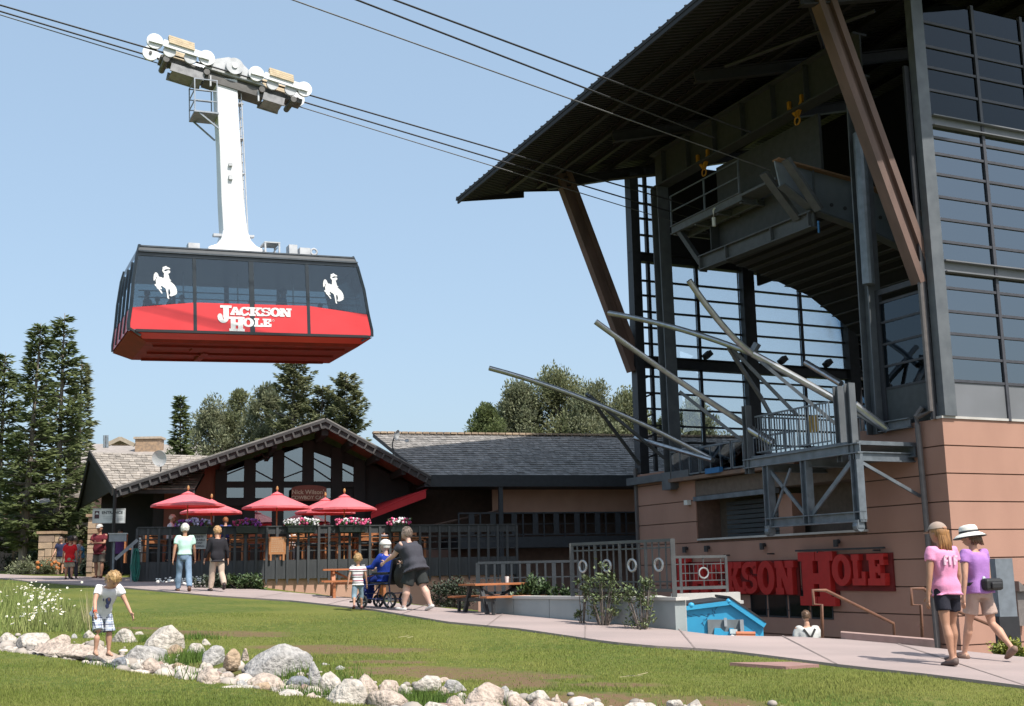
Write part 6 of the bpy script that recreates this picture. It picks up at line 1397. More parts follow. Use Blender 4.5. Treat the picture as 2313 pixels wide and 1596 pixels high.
# family with the wheelchair
wstripe = stripes('tee_striped', [(0, (.68, .66, .66)), (.42, (.03, .03, .035)), (.58, (.66, .64, .64)), (.8, (.30, .05, .10))], .115)
ps_ = at_path(808, 1376)
person('small boy in striped T-shirt and denim shorts beside the wheelchair', ps_, .15, 1.12, ((-10, 18), (12, 4)), ((-8, 16, 8), (8, 12, 10)), 2, (-4, 0), .98, 1.28, SK, wstripe, .5, -.05, cloth('denim_light', (.22, .30, .36), (.17, .24, .30)), .72, mat('shoe_maroon', (.10, .03, .035), rough=.6), hblond, 0, .014)
pp_ = at_path(938, 1380)
person('heavy person in dark grey T-shirt and shorts pushing the wheelchair', pp_, .95, 1.70, ((16, 6), (-14, 14)), ((42, 6, 18), (40, 4, 18)), 20, (-14, 6), 1.42, 1.0, SK3, cloth('tee_charcoal', (.055, .055, .068)), .6, -.06, cloth('shorts_charcoal', (.032, .036, .036)), .44, mat('trainer_white', (.62, .61, .58), (.4, .4, .4), rough=.6, scale=14), hgrey, 0, .018, 1.08, sock=mat('sock_white', (.7, .7, .7)))
# wheelchair and rider
pc_ = at_path(868, 1374)
chm = mat('chair_frame', (.02, .035, .12), rough=.35); blk = mat('chair_black', (.016, .017, .018), rough=.6); tyre = mat('tyre_dark', (.02, .02, .022), rough=.8); rim = mat('rim_grey', (.30, .31, .33), rough=.4, metal=.5)
def wheelchair(loc, rz):
    o = empty('wheelchair', loc, 'black and blue attendant wheelchair with four small wheels and a seated rider', 'wheelchair', rz=rz)
    for y, r in ((-.34, .17), (.36, .14)):
        for s in (-1, 1):
            c = Vector((s * .28, y, r)); mb = MB(); mb.ring(c, (0, 1, 0), (0, 0, 1), r - .025, .025, 24); w = mb.build('wheel', tyre, o, smooth=True)
            mb = MB(); mb.disc_tube(c, (1, 0, 0), .04, .05, 10)
            for k in range(6): a = math.pi * k / 3; mb.beam(c, c + Vector((0, math.cos(a), math.sin(a))) * (r - .03), .02, .025, (1, 0, 0))
            mb.ring(c, (0, 1, 0), (0, 0, 1), r - .05, .008, 20); mb.build('rim', rim, w)
    fr = MB()
    for s in (-1, 1):
        x = s * .25; fr.tube([(x, -.34, .17), (x, -.30, .50), (x, .28, .48), (x, .36, .28), (x, .36, .14)], .016, 8).tube([(x, -.30, .45), (x, -.40, .98), (x, -.56, 1.0)], .016, 8).tube([(x, .28, .48), (x, .55, .2), (x, .62, .16)], .015, 8).tube([(x, -.34, .68), (x, .18, .68), (x, .22, .48)], .014, 8).tube([(x, -.34, .17), (x, .36, .2)], .014, 8)
    fr.tube([(-.25, -.3, .3), (.25, -.3, .3)], .012, 6).tube([(-.25, .3, .3), (.25, .3, .3)], .012, 6); fr.build('frame', chm, o, smooth=True)
    MB().box((-.24, -.3, .47), (.24, .26, .53)).build('seat', blk, o, bev=.015); mb = MB(); mb.prism([(-.25, -.30, .5), (.25, -.30, .5), (.25, -.40, 1.0), (-.25, -.40, 1.0)], (0, .03, 0)); mb.build('backrest', blk, o)
    MB().ell((0, -.44, .66), (.24, .11, .26), 14, 10, None, None, .03).build('back_bag', mat('bag_olive', (.035, .035, .03), rough=.8), o, smooth=True)
    for s in (-1, 1): MB().tube([(s * .25, -.50, .995), (s * .25, -.62, 1.0)], .022, 8).build('push_grip', blk, o, smooth=True); MB().box((s * .25 - .03, -.3, .69), (s * .25 + .03, .12, .73)).build('armrest', blk, o, bev=.01); MB().box((s * .13 - .08, .55, .12), (s * .13 + .08, .74, .15)).build('footrest', blk, o)
    return o
wrz = 1.05
wheelchair(pc_, wrz)
person('rider in white hat and bright blue jacket seated in the wheelchair', pc_ + Vector((0, 0, .0)), wrz, 1.62, ((82, 70), (82, 70)), ((38, 10, 45), (38, 10, 45)), -4, (4, 0), 1.1, 1.0, SK3, cloth('jacket_blue', (.016, .045, .30), (.012, .035, .24)), 1.9, -.04, cloth('trousers_blue', (.015, .03, .18)), 1.0, mat('shoe_black', (.03, .02, .02)), hwhite, 0, .018, 1.0, sit=.60, tuft=False, extra=lambda I: MB().ell(I['hc'] + Vector((0, -.01, I['hr'] * .25)), (I['hr'] * 1.06, I['hr'] * 1.2, I['hr'] * 1.0), 20, 14, None, lambda v: v.z > -.012, .03).build('hat', mat('hat_cream', (.74, .70, .66), rough=.9), I['o'], smooth=True))
# man with suspenders on the stairs
def susp(I):
    Pv, sp, bk, H, o = I['Pv'], I['sp'], I['bk'], I['H'], I['o']; mb = MB(); f = lambda x, t, d: Pv + Vector((x * H, 0, 0)) + sp * t * H - bk * d * H
    for s in (-1, 1): mb.beam(f(-s * .05, .05, .089), f(0, .17, .093), .035, .012, (0, -1, 0)).beam(f(0, .17, .095), f(s * .066, .272, .074), .035, .012, (0, -1, 0))
    mb.build('suspenders', mat('strap_black', (.02, .02, .02), rough=.8), o)
sp_ = at(1822, 1386, 20.5); person('man seen from behind in white T-shirt with crossed black suspenders, on the stairs', Vector((sp_.x, 20.5, COURT + .36)), .1, sp_.z - COURT - .31, ((8, 6), (-8, 10)), ((4, 14, 18), (4, 14, 18)), 3, (0, 0), 1.12, .80, SK, cloth('tee_grey_white', (.52, .52, .50)), .6, -.03, cloth('trousers_dark', (.04, .04, .05)), 1.0, mat('shoe_black', (.03, .02, .02)), hbrown, 0, .016, extra=susp)
# man in maroon with cap near the entrance
pm_ = Gp(222, 1306, .036)
person('man in maroon polo, grey shorts and pale cap standing by the cafe entrance', pm_, math.radians(168), 1.78, ((6, 2), (-4, 4)), ((28, 8, 62, 38), (28, 8, 62, 38)), 1, (4, 10), 1.16, 1.0, SK2, cloth('polo_maroon', (.13, .02, .028)), .66, -.08, cloth('shorts_grey', (.16, .14, .115)), .47, mat('shoe_brown', (.16, .08, .05)), hdark, 0, .02, 1.05, tuft=False, extra=cap(mat('cap_pale', (.5, .48, .46), rough=.8)))
p = Gp(155, 1309, .036)
person('boy in bright red T-shirt and khaki shorts standing on the far path', p, .2, 1.42, ((4, 3), (-4, 4)), ((2, 10, 10), (2, 10, 10)), 1, (6, 0), 1.1, 1.15, SK2, cloth('tee_red', (.50, .015, .02)), .7, -.09, cloth('shorts_khaki', (.27, .24, .18)), .46, mat('shoe_black', (.03, .02, .02)), hdark, 0, .02, 1.05)
p = Gp(144, 1309, .036) + Vector((0, .8, 0)); person('youth in grey shirt half hidden behind the boy in red', p, .4, 1.45, ((4, 3), (-4, 4)), ((2, 10, 10), (2, 10, 10)), 1, (6, 0), 1.0, 1.1, SK2, cloth('tee_ash', (.2, .2, .23)), .7, -.09, cloth('trousers_dark', (.04, .04, .05)), 1.0, mat('shoe_black', (.03, .02, .02)), hdark, 0, .022)
p = Gp(225, 1300, .036) + Vector((.3, 1.2, 0)); person('person in purple shirt partly hidden behind the man in maroon', p, math.radians(200), 1.66, ((4, 3), (-4, 4)), ((8, 10, 20), (8, 10, 20)), 1, (6, 0), 1.0, 1.0, SK2, cloth('tee_violet', (.12, .05, .18)), .7, -.06, cloth('trousers_dark', (.04, .04, .05)), 1.0, mat('shoe_black', (.03, .02, .02)), hdark, 0, .022)
for px, topy, Y, m_, lab, hh in ((139, 1214, 46, ('tee_navy', (.03, .035, .08)), 'man in navy shirt seated among tables at the far left', hgrey), (153, 1212, 49, ('tee_scarlet', (.40, .02, .03)), 'person in red at the far tables beyond the path', hdark), (172, 1218, 47, ('tee_snow', (.66, .66, .64)), 'person in white shirt at the far left tables', hdark), (186, 1222, 48, ('tee_sky', (.10, .25, .42)), 'person in light blue at the far tables by the stone wall', hred)):
    P = at(px, topy, Y); g = plane_h(P.x, P.y); h = min(1.75, max(1.3, P.z - g)); person(lab, Vector((P.x, P.y, P.z - h)), math.radians(180 if px != 186 else 120), h, ((4, 3), (-4, 4)), ((8, 10, 30), (8, 10, 30)), 2, (10, 0), 1.05, 1.0, SK, cloth(*m_), .7, -.06, cloth('shorts_khaki', (.27, .24, .18)), .5, mat('shoe_black', (.03, .02, .02)), hh, 0, .025)
# people on the deck
def on_deck(lab, px, topy, y, rz, m_, hair_, H=None, **kw):
    c = ce(px, topy, y); H_ = c.z - zp0; return person(lab, cw(c.x, y, zp0), rz, H_, ((4, 3), (-4, 4)), ((14, 12, 50, 10), (14, 12, 50, 10)), 2, (6, 0), 1.05, 1.0, SK, m_, .6, -.06, cloth('trousers_dark', (.04, .04, .05)), 1.0, mat('shoe_black', (.03, .02, .02)), hair_, 0, .02, **kw)
on_deck('white haired woman in white shirt and glasses standing at the deck railing', 386, 1164, .8, math.radians(-75), cloth('tee_white', (.74, .74, .76)), hwhite, extra=lambda I: MB().ring(I['hc'] + I['rot'] @ Vector((I['hr'] * .3, I['hr'] * .95, 0)), I['rot'] @ Vector((1, 0, 0)), (0, 0, 1), .025, .005, 10).ring(I['hc'] + I['rot'] @ Vector((-I['hr'] * .3, I['hr'] * .95, 0)), I['rot'] @ Vector((1, 0, 0)), (0, 0, 1), .025, .005, 10).build('glasses', eyem, I['o']))
on_deck('ginger haired person in dark blue seen through the deck flowers', 510, 1170, .9, .3, cloth('shirt_navy', (.035, .045, .17)), hred)
on_deck('ruddy faced diner half hidden behind the lilac flowers', 446, 1174, 2.2, math.radians(180), cloth('tee_brick', (.3, .06, .05)), hred)
on_deck('waiter in white apron behind the deck balusters', 660, 1196, 2.6, math.radians(170), cloth('tee_snow', (.66, .66, .64)), hdark)
on_deck('diner in dark shirt between the two pink flower boxes', 733, 1185, 2.4, math.radians(190), cloth('shirt_black', (.03, .03, .035)), hdark)
on_deck('diner in grey by the right end tables of the deck', 868, 1196, 1.2, .4, cloth('tee_ash', (.2, .2, .23)), hgrey)
# riders inside the cable car
def in_car(lab, lx, ly, H_, rz, m_, hh):
    w = CA + (Xc * lx + Yc * ly + Zc * 0.02) * CS; person(lab, w, rz, H_, ((3, 3), (-3, 3)), ((8, 10, 20), (8, 10, 20)), 2, (4, 0), 1.1, 1.0, SK, m_, .7, -.06, cloth('trousers_dark', (.04, .04, .05)), 1.0, mat('shoe_black', (.03, .02, .02)), hh, 0, .028, fac=False, group='passengers standing in the cable car')
for a in (('passenger with dark hair at the left window of the cable car', .62, .7, 1.18, 1.4, cloth('shirt_black', (.03, .03, .035)), hdark), ('passenger in navy, second from the left behind the cabin glass', .95, 1.1, 1.10, .5, cloth('tee_navy', (.03, .035, .08)), hbrown), ('short passenger near the white horse emblem on the left', 1.25, .6, 1.12, 2, cloth('tee_ash', (.2, .2, .23)), hdark), ('passenger in light grey below the left horse emblem', 1.62, .6, 1.08, 1.2, cloth('tee_pale', (.42, .42, .46)), hgrey), ('tall blue shirted passenger seen through the third cabin window', 4.9, 1.7, 1.62, -1, cloth('shirt_blue', (.07, .16, .34)), hbrown), ('passenger further back in the third cabin window', 4.1, 2.2, 1.35, 2, cloth('tee_ash', (.2, .2, .23)), hbrown), ('passenger near the right horse emblem in the last window', 6.0, 1.1, 1.1, -.5, cloth('tee_navy', (.03, .035, .08)), hdark)): in_car(*a)
# ------------------------------------------------------------------ trees and plants
barkm = mat('bark_grey', (.24, .20, .17), (.13, .11, .095), rough=.95, scale=6, stretch=(4, 4, .6), bump=.5, bscale=25)
ndl = mat('needle_green', (.17, .20, .085), (.10, .13, .055), rough=.65, scale=.9, island=.45, spec=.25)
ndl2 = mat('needle_olive', (.24, .25, .135), (.16, .18, .095), rough=.65, scale=.7, island=.45, spec=.25)
lfm = mat('leaf_grey_green', (.25, .26, .16), (.17, .19, .115), rough=.6, scale=.8, island=.5, spec=.3)
for m_ in (ndl, ndl2, lfm):
    nt = m_.node_tree; b_ = nt.nodes['Principled BSDF']; tl_ = N(nt, 'ShaderNodeBsdfTranslucent'); L(nt, b_.inputs['Base Color'].links[0].from_socket, tl_.inputs[0]); mx = N(nt, 'ShaderNodeMixShader'); mx.inputs[0].default_value = .42; L(nt, b_.outputs[0], mx.inputs[1]); L(nt, tl_.outputs[0], mx.inputs[2]); L(nt, mx.outputs[0], nt.nodes['Material Output'].inputs[0])
def spray(mb, p, d, l, w, rr, up=Vector((0, 0, 1))):
    s = d.cross(up)
    if s.length < .05: s = Vector((1, 0, 0))
    s = (s.normalized() + Vector((rr.uniform(-.7, .7), rr.uniform(-.7, .7), rr.uniform(-.7, .7)))).normalized()
    n = len(mb.v); a = p + d * l * .4 + s * w / 2; b = p + d * l; c = p + d * l * .4 - s * w / 2
    mb.v += [tuple(p), tuple(a), tuple(b), tuple(c)]; mb.f.append((n, n + 1, n + 2, n + 3))
def conifer(label, base, h, r, seed, m, bare=.12, group=None, dens=1.0, lw=.3, cone=.9, droop=.25, name='spruce_tree'):
    rr = random.Random(seed); o = empty(name, base, label, 'tree', group)
    mt = MB(); lean = Vector((rr.uniform(-.02, .02), rr.uniform(-.02, .02), 1)); mt.tube([lean * h * t for t in (0, .1, .3, .6, .9, 1)], [.022 * h, .016 * h, .013 * h, .008 * h, .003 * h, .001 * h], 10)
    mt.build('trunk', barkm, o, smooth=True)
    br = MB(); cr = MB(); z = bare * h
    while z < h * .985:
        t = (z / h - bare) / (1 - bare); R = r * (1 - t) ** cone * rr.uniform(.55, 1.2) + .05 * h * .1
        if t < .12: R *= .55 + t * 3.5
        for k in range(rr.randint(4, 6)):
            az = rr.uniform(0, 6.283); Lb = R * rr.uniform(.6, 1.12); d = Vector((math.cos(az), math.sin(az), 0)); up = .5 * t - droop * (1 - t) + rr.uniform(-.12, .12)
            pts = [lean * z]; nseg = 6
            for i in range(1, nseg + 1):
                s = i / nseg; pts.append(lean * z + d * Lb * s + Vector((0, 0, Lb * (up * s + .22 * s * s))))
            br.tube(pts[:5], [.006 * h * (1 - t * .7) * (1 - i / 6) + .004 for i in range(5)], 4, False)
            n = int((5 + Lb * 17) * dens)
            for q in range(n):
                s = rr.uniform(.12, 1.0) ** .8; i = min(nseg - 1, int(s * nseg)); p = pts[i].lerp(pts[i + 1], s * nseg - i)
                wdt = (1 - s * .75) * Lb * .34 + .05; side = d.cross(Vector((0, 0, 1))); e = rr.uniform(-1, 1); p = p + side * e * wdt + Vector((0, 0, rr.uniform(-.10, .03) - abs(e) * .08 * Lb))
                dd = (d * (.9 - .3 * abs(e)) + side * e * .9 + Vector((0, 0, rr.uniform(-.35, .35)))).normalized(); spray(cr, p, dd, lw * rr.uniform(.7, 1.3), lw * .42, rr)
        z += h * rr.uniform(.014, .026)
    br.build('limbs', barkm, o); cr.build('crown', m, o); return o
def broad(label, base, h, r, seed, m, group=None, n=70, leaf=.22, per=90, zlo=.22, name='tree', spire=0):
    rr = random.Random(seed); o = empty(name, base, label, 'tree', group); mt = MB(); mt.tube([Vector((0, 0, 0)), Vector((.02 * h, 0, .4 * h)), Vector((0, .02 * h, .92 * h))], [.02 * h, .014 * h, .004 * h], 8)
    mt.build('trunk', barkm, o, smooth=True); lm = MB(); cr = MB()
    for k in range(n):
        t = rr.uniform(0, 1) ** .8; z = h * (zlo + (1 - zlo) * t); env = r * 1.35 * (max(.02, 1 - abs(2 * t - .7) ** 2.6 * (1 if t < .35 else .55)) if t < .85 else (1 - t) * 3 + .12) * rr.uniform(.75, 1.1); a = rr.uniform(0, 6.283); q = env * rr.random() ** .5
        c = Vector((q * math.cos(a), q * math.sin(a), z * .96)); sz = r * rr.uniform(.16, .34); lm.tube([Vector((0, 0, max(.1 * h, z - q * .7 - .04 * h))), c], [.004 * h + .01, .01], 4, False)
        for _ in range(per):
            v = Vector((rr.gauss(0, 1), rr.gauss(0, 1), rr.gauss(0, 1.25))).normalized() * sz * rr.random() ** .4; v.z *= 1.25; d = (v.normalized() + Vector((rr.uniform(-1, 1), rr.uniform(-1, 1), rr.uniform(-.2, 1.2)))).normalized(); spray(cr, c + v, d, leaf * rr.uniform(.6, 1.3), leaf * .5, rr)
    lm.build('limbs', barkm, o); cr.build('crown', m, o); return o
def tree_at(px, topy, Y, dz=-.4):
    P = at(px, topy, Y); g = plane_h(P.x, P.y) + dz; return Vector((P.x, P.y, g)), P.z - g
sc_ = lambda px, Y: px * Y / FPX
for px, ty, Y, hw, seed, lab, mm in ((152, 706, 50, 92, 1, 'tallest dark spruce at left, beside the cafe roof', ndl), (78, 728, 47, 88, 2, 'dark spruce left of the tallest one, its pale trunk bare near the ground', ndl), (18, 795, 54, 95, 3, 'spruce cut by the left edge of the photo', ndl), (193, 812, 53, 50, 4, 'narrow spruce leaning out on the right of the left clump', ndl2)):
    b_, h = tree_at(px, ty, Y); conifer(lab, b_, h, sc_(hw, Y) * 1.05, seed, mm, .14, 'spruces at the left of the cafe', 1.35, .34, .72)
for px, ty, Y, hw, seed, lab in ((410, 890, 62, 50, 11, 'small dark spruce at the left end of the trees behind the cafe'),):
    b_, h = tree_at(px, ty, Y); conifer(lab, b_, h, sc_(hw, Y), seed, ndl, .05, 'trees behind the cafe', 1.5, .36, .75)
for px, ty, Y, hw, seed, lab, mm, nn in ((478, 900, 68, 75, 21, 'grey green tree next to the small spruce behind the cafe', lfm, 80), (540, 880, 70, 75, 22, 'low wide tree in the middle of the row behind the cafe', ndl2, 90), (600, 868, 67, 66, 23, 'tree just left of the tall pine behind the cafe', lfm, 80), (660, 800, 64, 66, 24, 'tallest pine behind the cafe, its top under the cable car', ndl2, 120), (725, 870, 63, 60, 26, 'bushy pine between the tall pine and the right one', ndl2, 80), (785, 845, 62, 62, 25, 'open crowned pine at the right end above the gable ridge', ndl2, 110)):
    b_, h = tree_at(px, ty, Y)
    if 'pine' in lab.split(' behind')[0].split(' of')[0] and 'left of' not in lab: conifer(lab, b_, h, sc_(hw, Y) * 1.3, seed, mm, .05, 'trees behind the cafe', 4.2, .27, .40, -.12, 'pine_tree')
    else: broad(lab, b_, h, sc_(hw, Y), seed, mm, 'trees behind the cafe', nn, .2, 210)
for px, ty, Y, hw, seed, lab, mm in ((1098, 915, 80, 60, 31, 'dark small tree at the left end of the group by the dock', ndl), (1168, 862, 84, 80, 32, 'pale leafy tree left of the tallest one by the dock', lfm), (1258, 838, 84, 105, 33, 'tallest leafy tree rising above the wing roof', ndl2), (1345, 872, 82, 100, 34, 'leafy tree right of the tallest one, touching the dock column', lfm), (1415, 888, 82, 85, 35, 'leafy tree directly behind the dark dock column', ndl2), (1570, 895, 86, 75, 36, 'grey green tree seen through the dock lattice', lfm), (1505, 940, 86, 45, 37, 'low tree behind the dock between two columns', ndl2)):
    b_, h = tree_at(px, ty, Y); broad(lab, b_, h, sc_(hw, Y), seed, mm, 'trees beyond the wing roof', 190, .24, 190, .1)
def bush(label, base, w, h, seed, m, n=26, per=60, leaf=.10, name='bush', stems=True):
    rr = random.Random(seed); o = empty(name, base, label, 'bush'); cr = MB(); st = MB()
    for k in range(n):
        a = rr.uniform(0, 6.283); q = rr.random() ** .5; c = Vector((w / 2 * q * math.cos(a), w / 2 * q * math.sin(a) * .6, h * rr.uniform(.12, .95) * (1 - .25 * q))); st.tube([Vector((c.x * .25, c.y * .25, 0)), c], [.012, .004], 4, False)
        for _ in range(per):
            v = Vector((rr.gauss(0, 1), rr.gauss(0, 1), rr.gauss(0, 1))) * w * .07; d = Vector((rr.uniform(-1, 1), rr.uniform(-1, 1), rr.uniform(-.2, 1))).normalized(); spray(cr, c + v, d, leaf * rr.uniform(.6, 1.3), leaf * .55, rr)
    st.build('stems', barkm, o); q = cr.build('leaves', m, o); q['kind'] = 'stuff'; return o
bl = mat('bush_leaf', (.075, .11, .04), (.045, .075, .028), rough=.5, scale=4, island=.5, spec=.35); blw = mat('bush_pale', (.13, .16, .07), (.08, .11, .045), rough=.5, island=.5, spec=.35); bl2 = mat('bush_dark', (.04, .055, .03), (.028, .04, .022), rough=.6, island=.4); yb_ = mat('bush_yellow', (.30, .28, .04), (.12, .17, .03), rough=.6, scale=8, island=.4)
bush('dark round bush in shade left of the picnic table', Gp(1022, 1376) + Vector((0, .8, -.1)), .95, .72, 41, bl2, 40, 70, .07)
bush('leafy green bush at the right end of the picnic table', Gp(1208, 1392) + Vector((0, .3, -.05)), .7, .8, 42, bl, 30, 60, .1)
bush('low green bush between the picnic table and the concrete wall', Gp(1268, 1392) + Vector((0, .7, -.05)), .7, .6, 43, bl, 26, 60, .09)
WB = lambda t: (lambda q: Vector((q.x, q.y, plane_h(q.x, q.y))))(WALL_B.lerp(WALL_A, t) + Vector((-.22, -.28, 0)))
bush('tall leafy bush climbing the middle of the concrete wall', WB(.27), .62, 1.15, 44, blw, 30, 30, .075)
bush('thinner leafy bush at the right end of the concrete wall', WB(.09), .55, .95, 45, blw, 24, 28, .075)
bush('sprig of leaves rising above the railing on the concrete wall', WB(.37), .25, 1.15, 46, blw, 12, 28, .075)
p_ = at(2285, 1490, 17.2); bush('yellow green bush in a tub at the far right by the building', Vector((p_.x, 17.2, p_.z - .05)), .45, .33, 47, yb_, 30, 60, .07)
mb = MB(); mb.tube([(0, 0, -.5), (0, 0, 0)], [.18, .24], 16); o = mb.build('plant_tub', mat('tub_tan', (.35, .24, .16), rough=.8), None, loc=(p_.x, 17.2, p_.z - .02)); tag(o, 'low tan tub holding the yellow green bush at far right', 'plant pot')
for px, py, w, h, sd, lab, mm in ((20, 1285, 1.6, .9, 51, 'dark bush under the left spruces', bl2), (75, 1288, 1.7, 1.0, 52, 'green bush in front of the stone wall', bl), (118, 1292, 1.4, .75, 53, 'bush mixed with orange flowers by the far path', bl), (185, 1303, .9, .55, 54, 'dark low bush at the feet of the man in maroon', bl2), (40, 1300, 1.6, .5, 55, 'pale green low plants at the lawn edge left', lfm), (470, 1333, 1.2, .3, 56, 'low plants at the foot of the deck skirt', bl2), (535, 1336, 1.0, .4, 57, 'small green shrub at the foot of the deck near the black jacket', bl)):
    bush(lab, Gp(px, py) + Vector((0, 1.2 if px < 200 else .8, 0)), w, h, sd, mm, 26, 60, .13)
rr = random.Random(77); mb = MB()
for _ in range(260):
    p = Gp(rr.uniform(75, 135), rr.uniform(1283, 1300)) + Vector((0, rr.uniform(0, 1), rr.uniform(.15, .5))); s = rr.uniform(.03, .07); mb.ell(p, (s, s, s), 5, 4)
tag(mb.build('orange_flowers', mat('flower_orange', (.50, .17, .05), rough=.7)), 'orange flowers in the bed by the far path', 'flowers', kind='stuff')
mb = MB()
for _ in range(120):
    p = Gp(rr.uniform(345, 560), rr.uniform(1318, 1330)) + Vector((0, rr.uniform(.3, .9), rr.uniform(.08, .22))); s = rr.uniform(.015, .035); mb.ell(p, (s * 1.6, s, s), 5, 4)
tag(mb.build('white_flowers', mat('daisy_white', (.8, .8, .76))), 'small white flowers at the foot of the deck', 'flowers', kind='stuff')
# ------------------------------------------------------------------ walls, railings, court things
w0 = WALL_A; w1 = WALL_B; wz = at(1420, 1354, (w0.y + w1.y * 2) / 3).z; wz = at(1527, 1357, w1.y).z
wall = empty('retaining_wall', w1, 'low pale concrete retaining wall with leafy bushes and a metal railing on top', 'wall')
dv = (w0 - w1); dv.z = 0; Lw = dv.length; ux = dv.normalized(); uy = Vector((-ux.y, ux.x, 0)) * (1 if ux.x < 0 else -1)
if uy.y < 0: uy = -uy
def wp(s, t, z): q = w1 + ux * s + uy * t; return Vector((q.x, q.y, z))
npan = 5
for k in range(npan):
    a, c = Lw * k / npan, Lw * (k + 1) / npan - .015
    MB().prism([wp(a, 0, COURT), wp(c, 0, COURT), wp(c, .24, COURT), wp(a, .24, COURT)], (0, 0, wz - COURT)).build('wall_panel', mat('wall_grey', (.30, .33, .33), (.24, .27, .27), rough=.9, scale=1.2, bump=.2), wall, world=True)
MB().prism([wp(-.06, -.03, wz), wp(Lw, -.03, wz), wp(Lw, .28, wz), wp(-.06, .28, wz)], (0, 0, .05)).build('coping', conc, wall, world=True)
railm = mat('railing_grey', (.10, .103, .104), (.075, .078, .08), rough=.5, metal=.3); ringm = mat('ring_silver', (.5, .5, .49), rough=.35, metal=.6)
rl = empty('railing', wp(0, .12, wz + .05), 'grey metal railing with ring ornaments along the concrete wall', 'railing')
Lr = 2.75; zt_ = .98
mb = MB(); q0, q1 = wp(.12, .12, wz), wp(Lr, .12, wz); up = Vector((0, 0, 1))
for s in (.0, 1.0): c = q0.lerp(q1, s); mb.beam(c, c + up * (zt_ + .02), .075, .075, (0, 1, 0))
mb.beam(q0 + up * zt_, q1 + up * (zt_ - .0), .06, .05).beam(q0 + up * .16, q1 + up * .16, .04, .05).beam(q0 + up * .86, q1 + up * .86, .025, .025).beam(q0 + up * .3, q1 + up * .3, .025, .025); mb.build('frame', railm, rl, world=True)
nb2 = 16
for k in range(1, nb2):
    c = q0.lerp(q1, k / nb2); MB().beam(c + up * .16, c + up * .96, .028 if k % 4 else .05, .028 if k % 4 else .06, (0, 1, 0)).build('baluster', railm, rl, world=True)
for k in range(4):
    c = q0.lerp(q1, (k + .5) / 4) + up * .58 - uy * .02; MB().ring(c, ux, up, .10, .02, 20).build('ring_ornament', ringm, rl, world=True)
# second wall and railing behind the dumpster
Y2 = w1.y + 3.6; a = at(1520, 1342, Y2); c = at(1672, 1340, Y2 + .4); zz = a.z
w2 = empty('concrete_wall', Vector((a.x, a.y, COURT)), 'bright sunlit concrete wall with a ledge behind the blue dumpster', 'wall')
MB().prism([(a.x, a.y, COURT), (c.x, c.y, COURT), (c.x, c.y + .3, COURT), (a.x, a.y + .3, COURT)], (0, 0, zz - COURT)).build('wall_block', conc, w2, world=True)
MB().prism([(a.x, a.y - .04, zz - .22), (c.x + .05, c.y - .04, zz - .22), (c.x + .05, c.y + .3, zz - .22), (a.x, a.y + .3, zz - .22)], (0, 0, .06)).build('ledge', conc, w2, world=True)
MB().box((w1.x + .0, w1.y + .26, COURT), (w1.x + .22, Y2 + .2, wz)).build('side_wall', conc, w2, world=True)
r2 = empty('railing', Vector((a.x, a.y + .15, zz)), 'grey railing panel with a single central ring above the sunlit wall', 'railing')
q0 = Vector((a.x + .05, a.y + .15, zz)); q1 = at(1646, 1338, Y2 + .35); q1 = Vector((q1.x, q1.y + .15, zz)); hh = at(1522, 1259, Y2).z - zz
mb = MB(); 
for c_ in (q0, q0.lerp(q1, .13), q1): mb.beam(c_, c_ + up * hh, .05, .06, (0, 1, 0))
mb.beam(q0 + up * hh, q1 + up * hh, .05, .05).beam(q0 + up * .1, q1 + up * .1, .05, .06).beam(q0 + up * (hh - .14), q1 + up * (hh - .14), .018, .018).beam(q0 + up * .24, q1 + up * .24, .018, .018); mb.build('frame', railm, r2, world=True)
mid = q0.lerp(q1, .565) + up * (hh * .55); mb = MB(); ax_ = (q1 - q0).normalized(); mb.beam(mid + up * .1, mid + up * (hh * .45), .018, .018, (0, 1, 0)).beam(mid - up * .1, mid - up * (hh * .45), .018, .018, (0, 1, 0)).beam(mid + ax_ * .1, mid + ax_ * .48, .018, .018).beam(mid - ax_ * .1, mid - ax_ * .48, .018, .018); mb.build('cross_bars', railm, r2, world=True)
for t in (.22, .9): c_ = q0.lerp(q1, t); MB().beam(c_ + up * .1, c_ + up * hh, .018, .018, (0, 1, 0)).build('baluster', railm, r2, world=True)
for t in (.3, .38, .46, .64, .72, .8): c_ = q0.lerp(q1, t); MB().beam(c_ + up * .24, c_ + up * (hh - .14), .010, .010, (0, 1, 0)).build('baluster', railm, r2, world=True)
MB().ring(mid, ax_, up, .10, .016, 20).build('ring_ornament', ringm, r2, world=True)
# dumpster
bluem = mat('dumpster_blue', (.035, .33, .55), (.03, .27, .47), rough=.5, scale=3); blkp = mat('lid_black', (.025, .025, .028), rough=.6)
Yd = w1.y + .95
du = empty('dumpster', Vector((at(1630, 1440, Yd).x, Yd, COURT)), 'bright blue dumpster with sloping black lid below the path', 'dumpster')
P = lambda px, py, y=Yd: at(px, py, y)
prof_ = [P(1530, 1374), P(1648, 1362), P(1724, 1416), P(1722, 1450)]
pts = [Vector((prof_[0].x, Yd, COURT + .1)), prof_[0], prof_[1], prof_[2], Vector((prof_[2].x - .02, Yd, COURT + .1))]
MB().prism(pts, (0, 1.5, 0)).build('bin_body', bluem, du, world=True)
mb = MB(); mb.beam(prof_[1] + Vector((0, -.04, .02)), prof_[2] + Vector((.02, -.04, .02)), .06, .08).beam(prof_[0] + Vector((0, -.04, -.02)), prof_[1] + Vector((0, -.04, .0)), .05, .07); mb.build('rim', bluem, du, world=True)
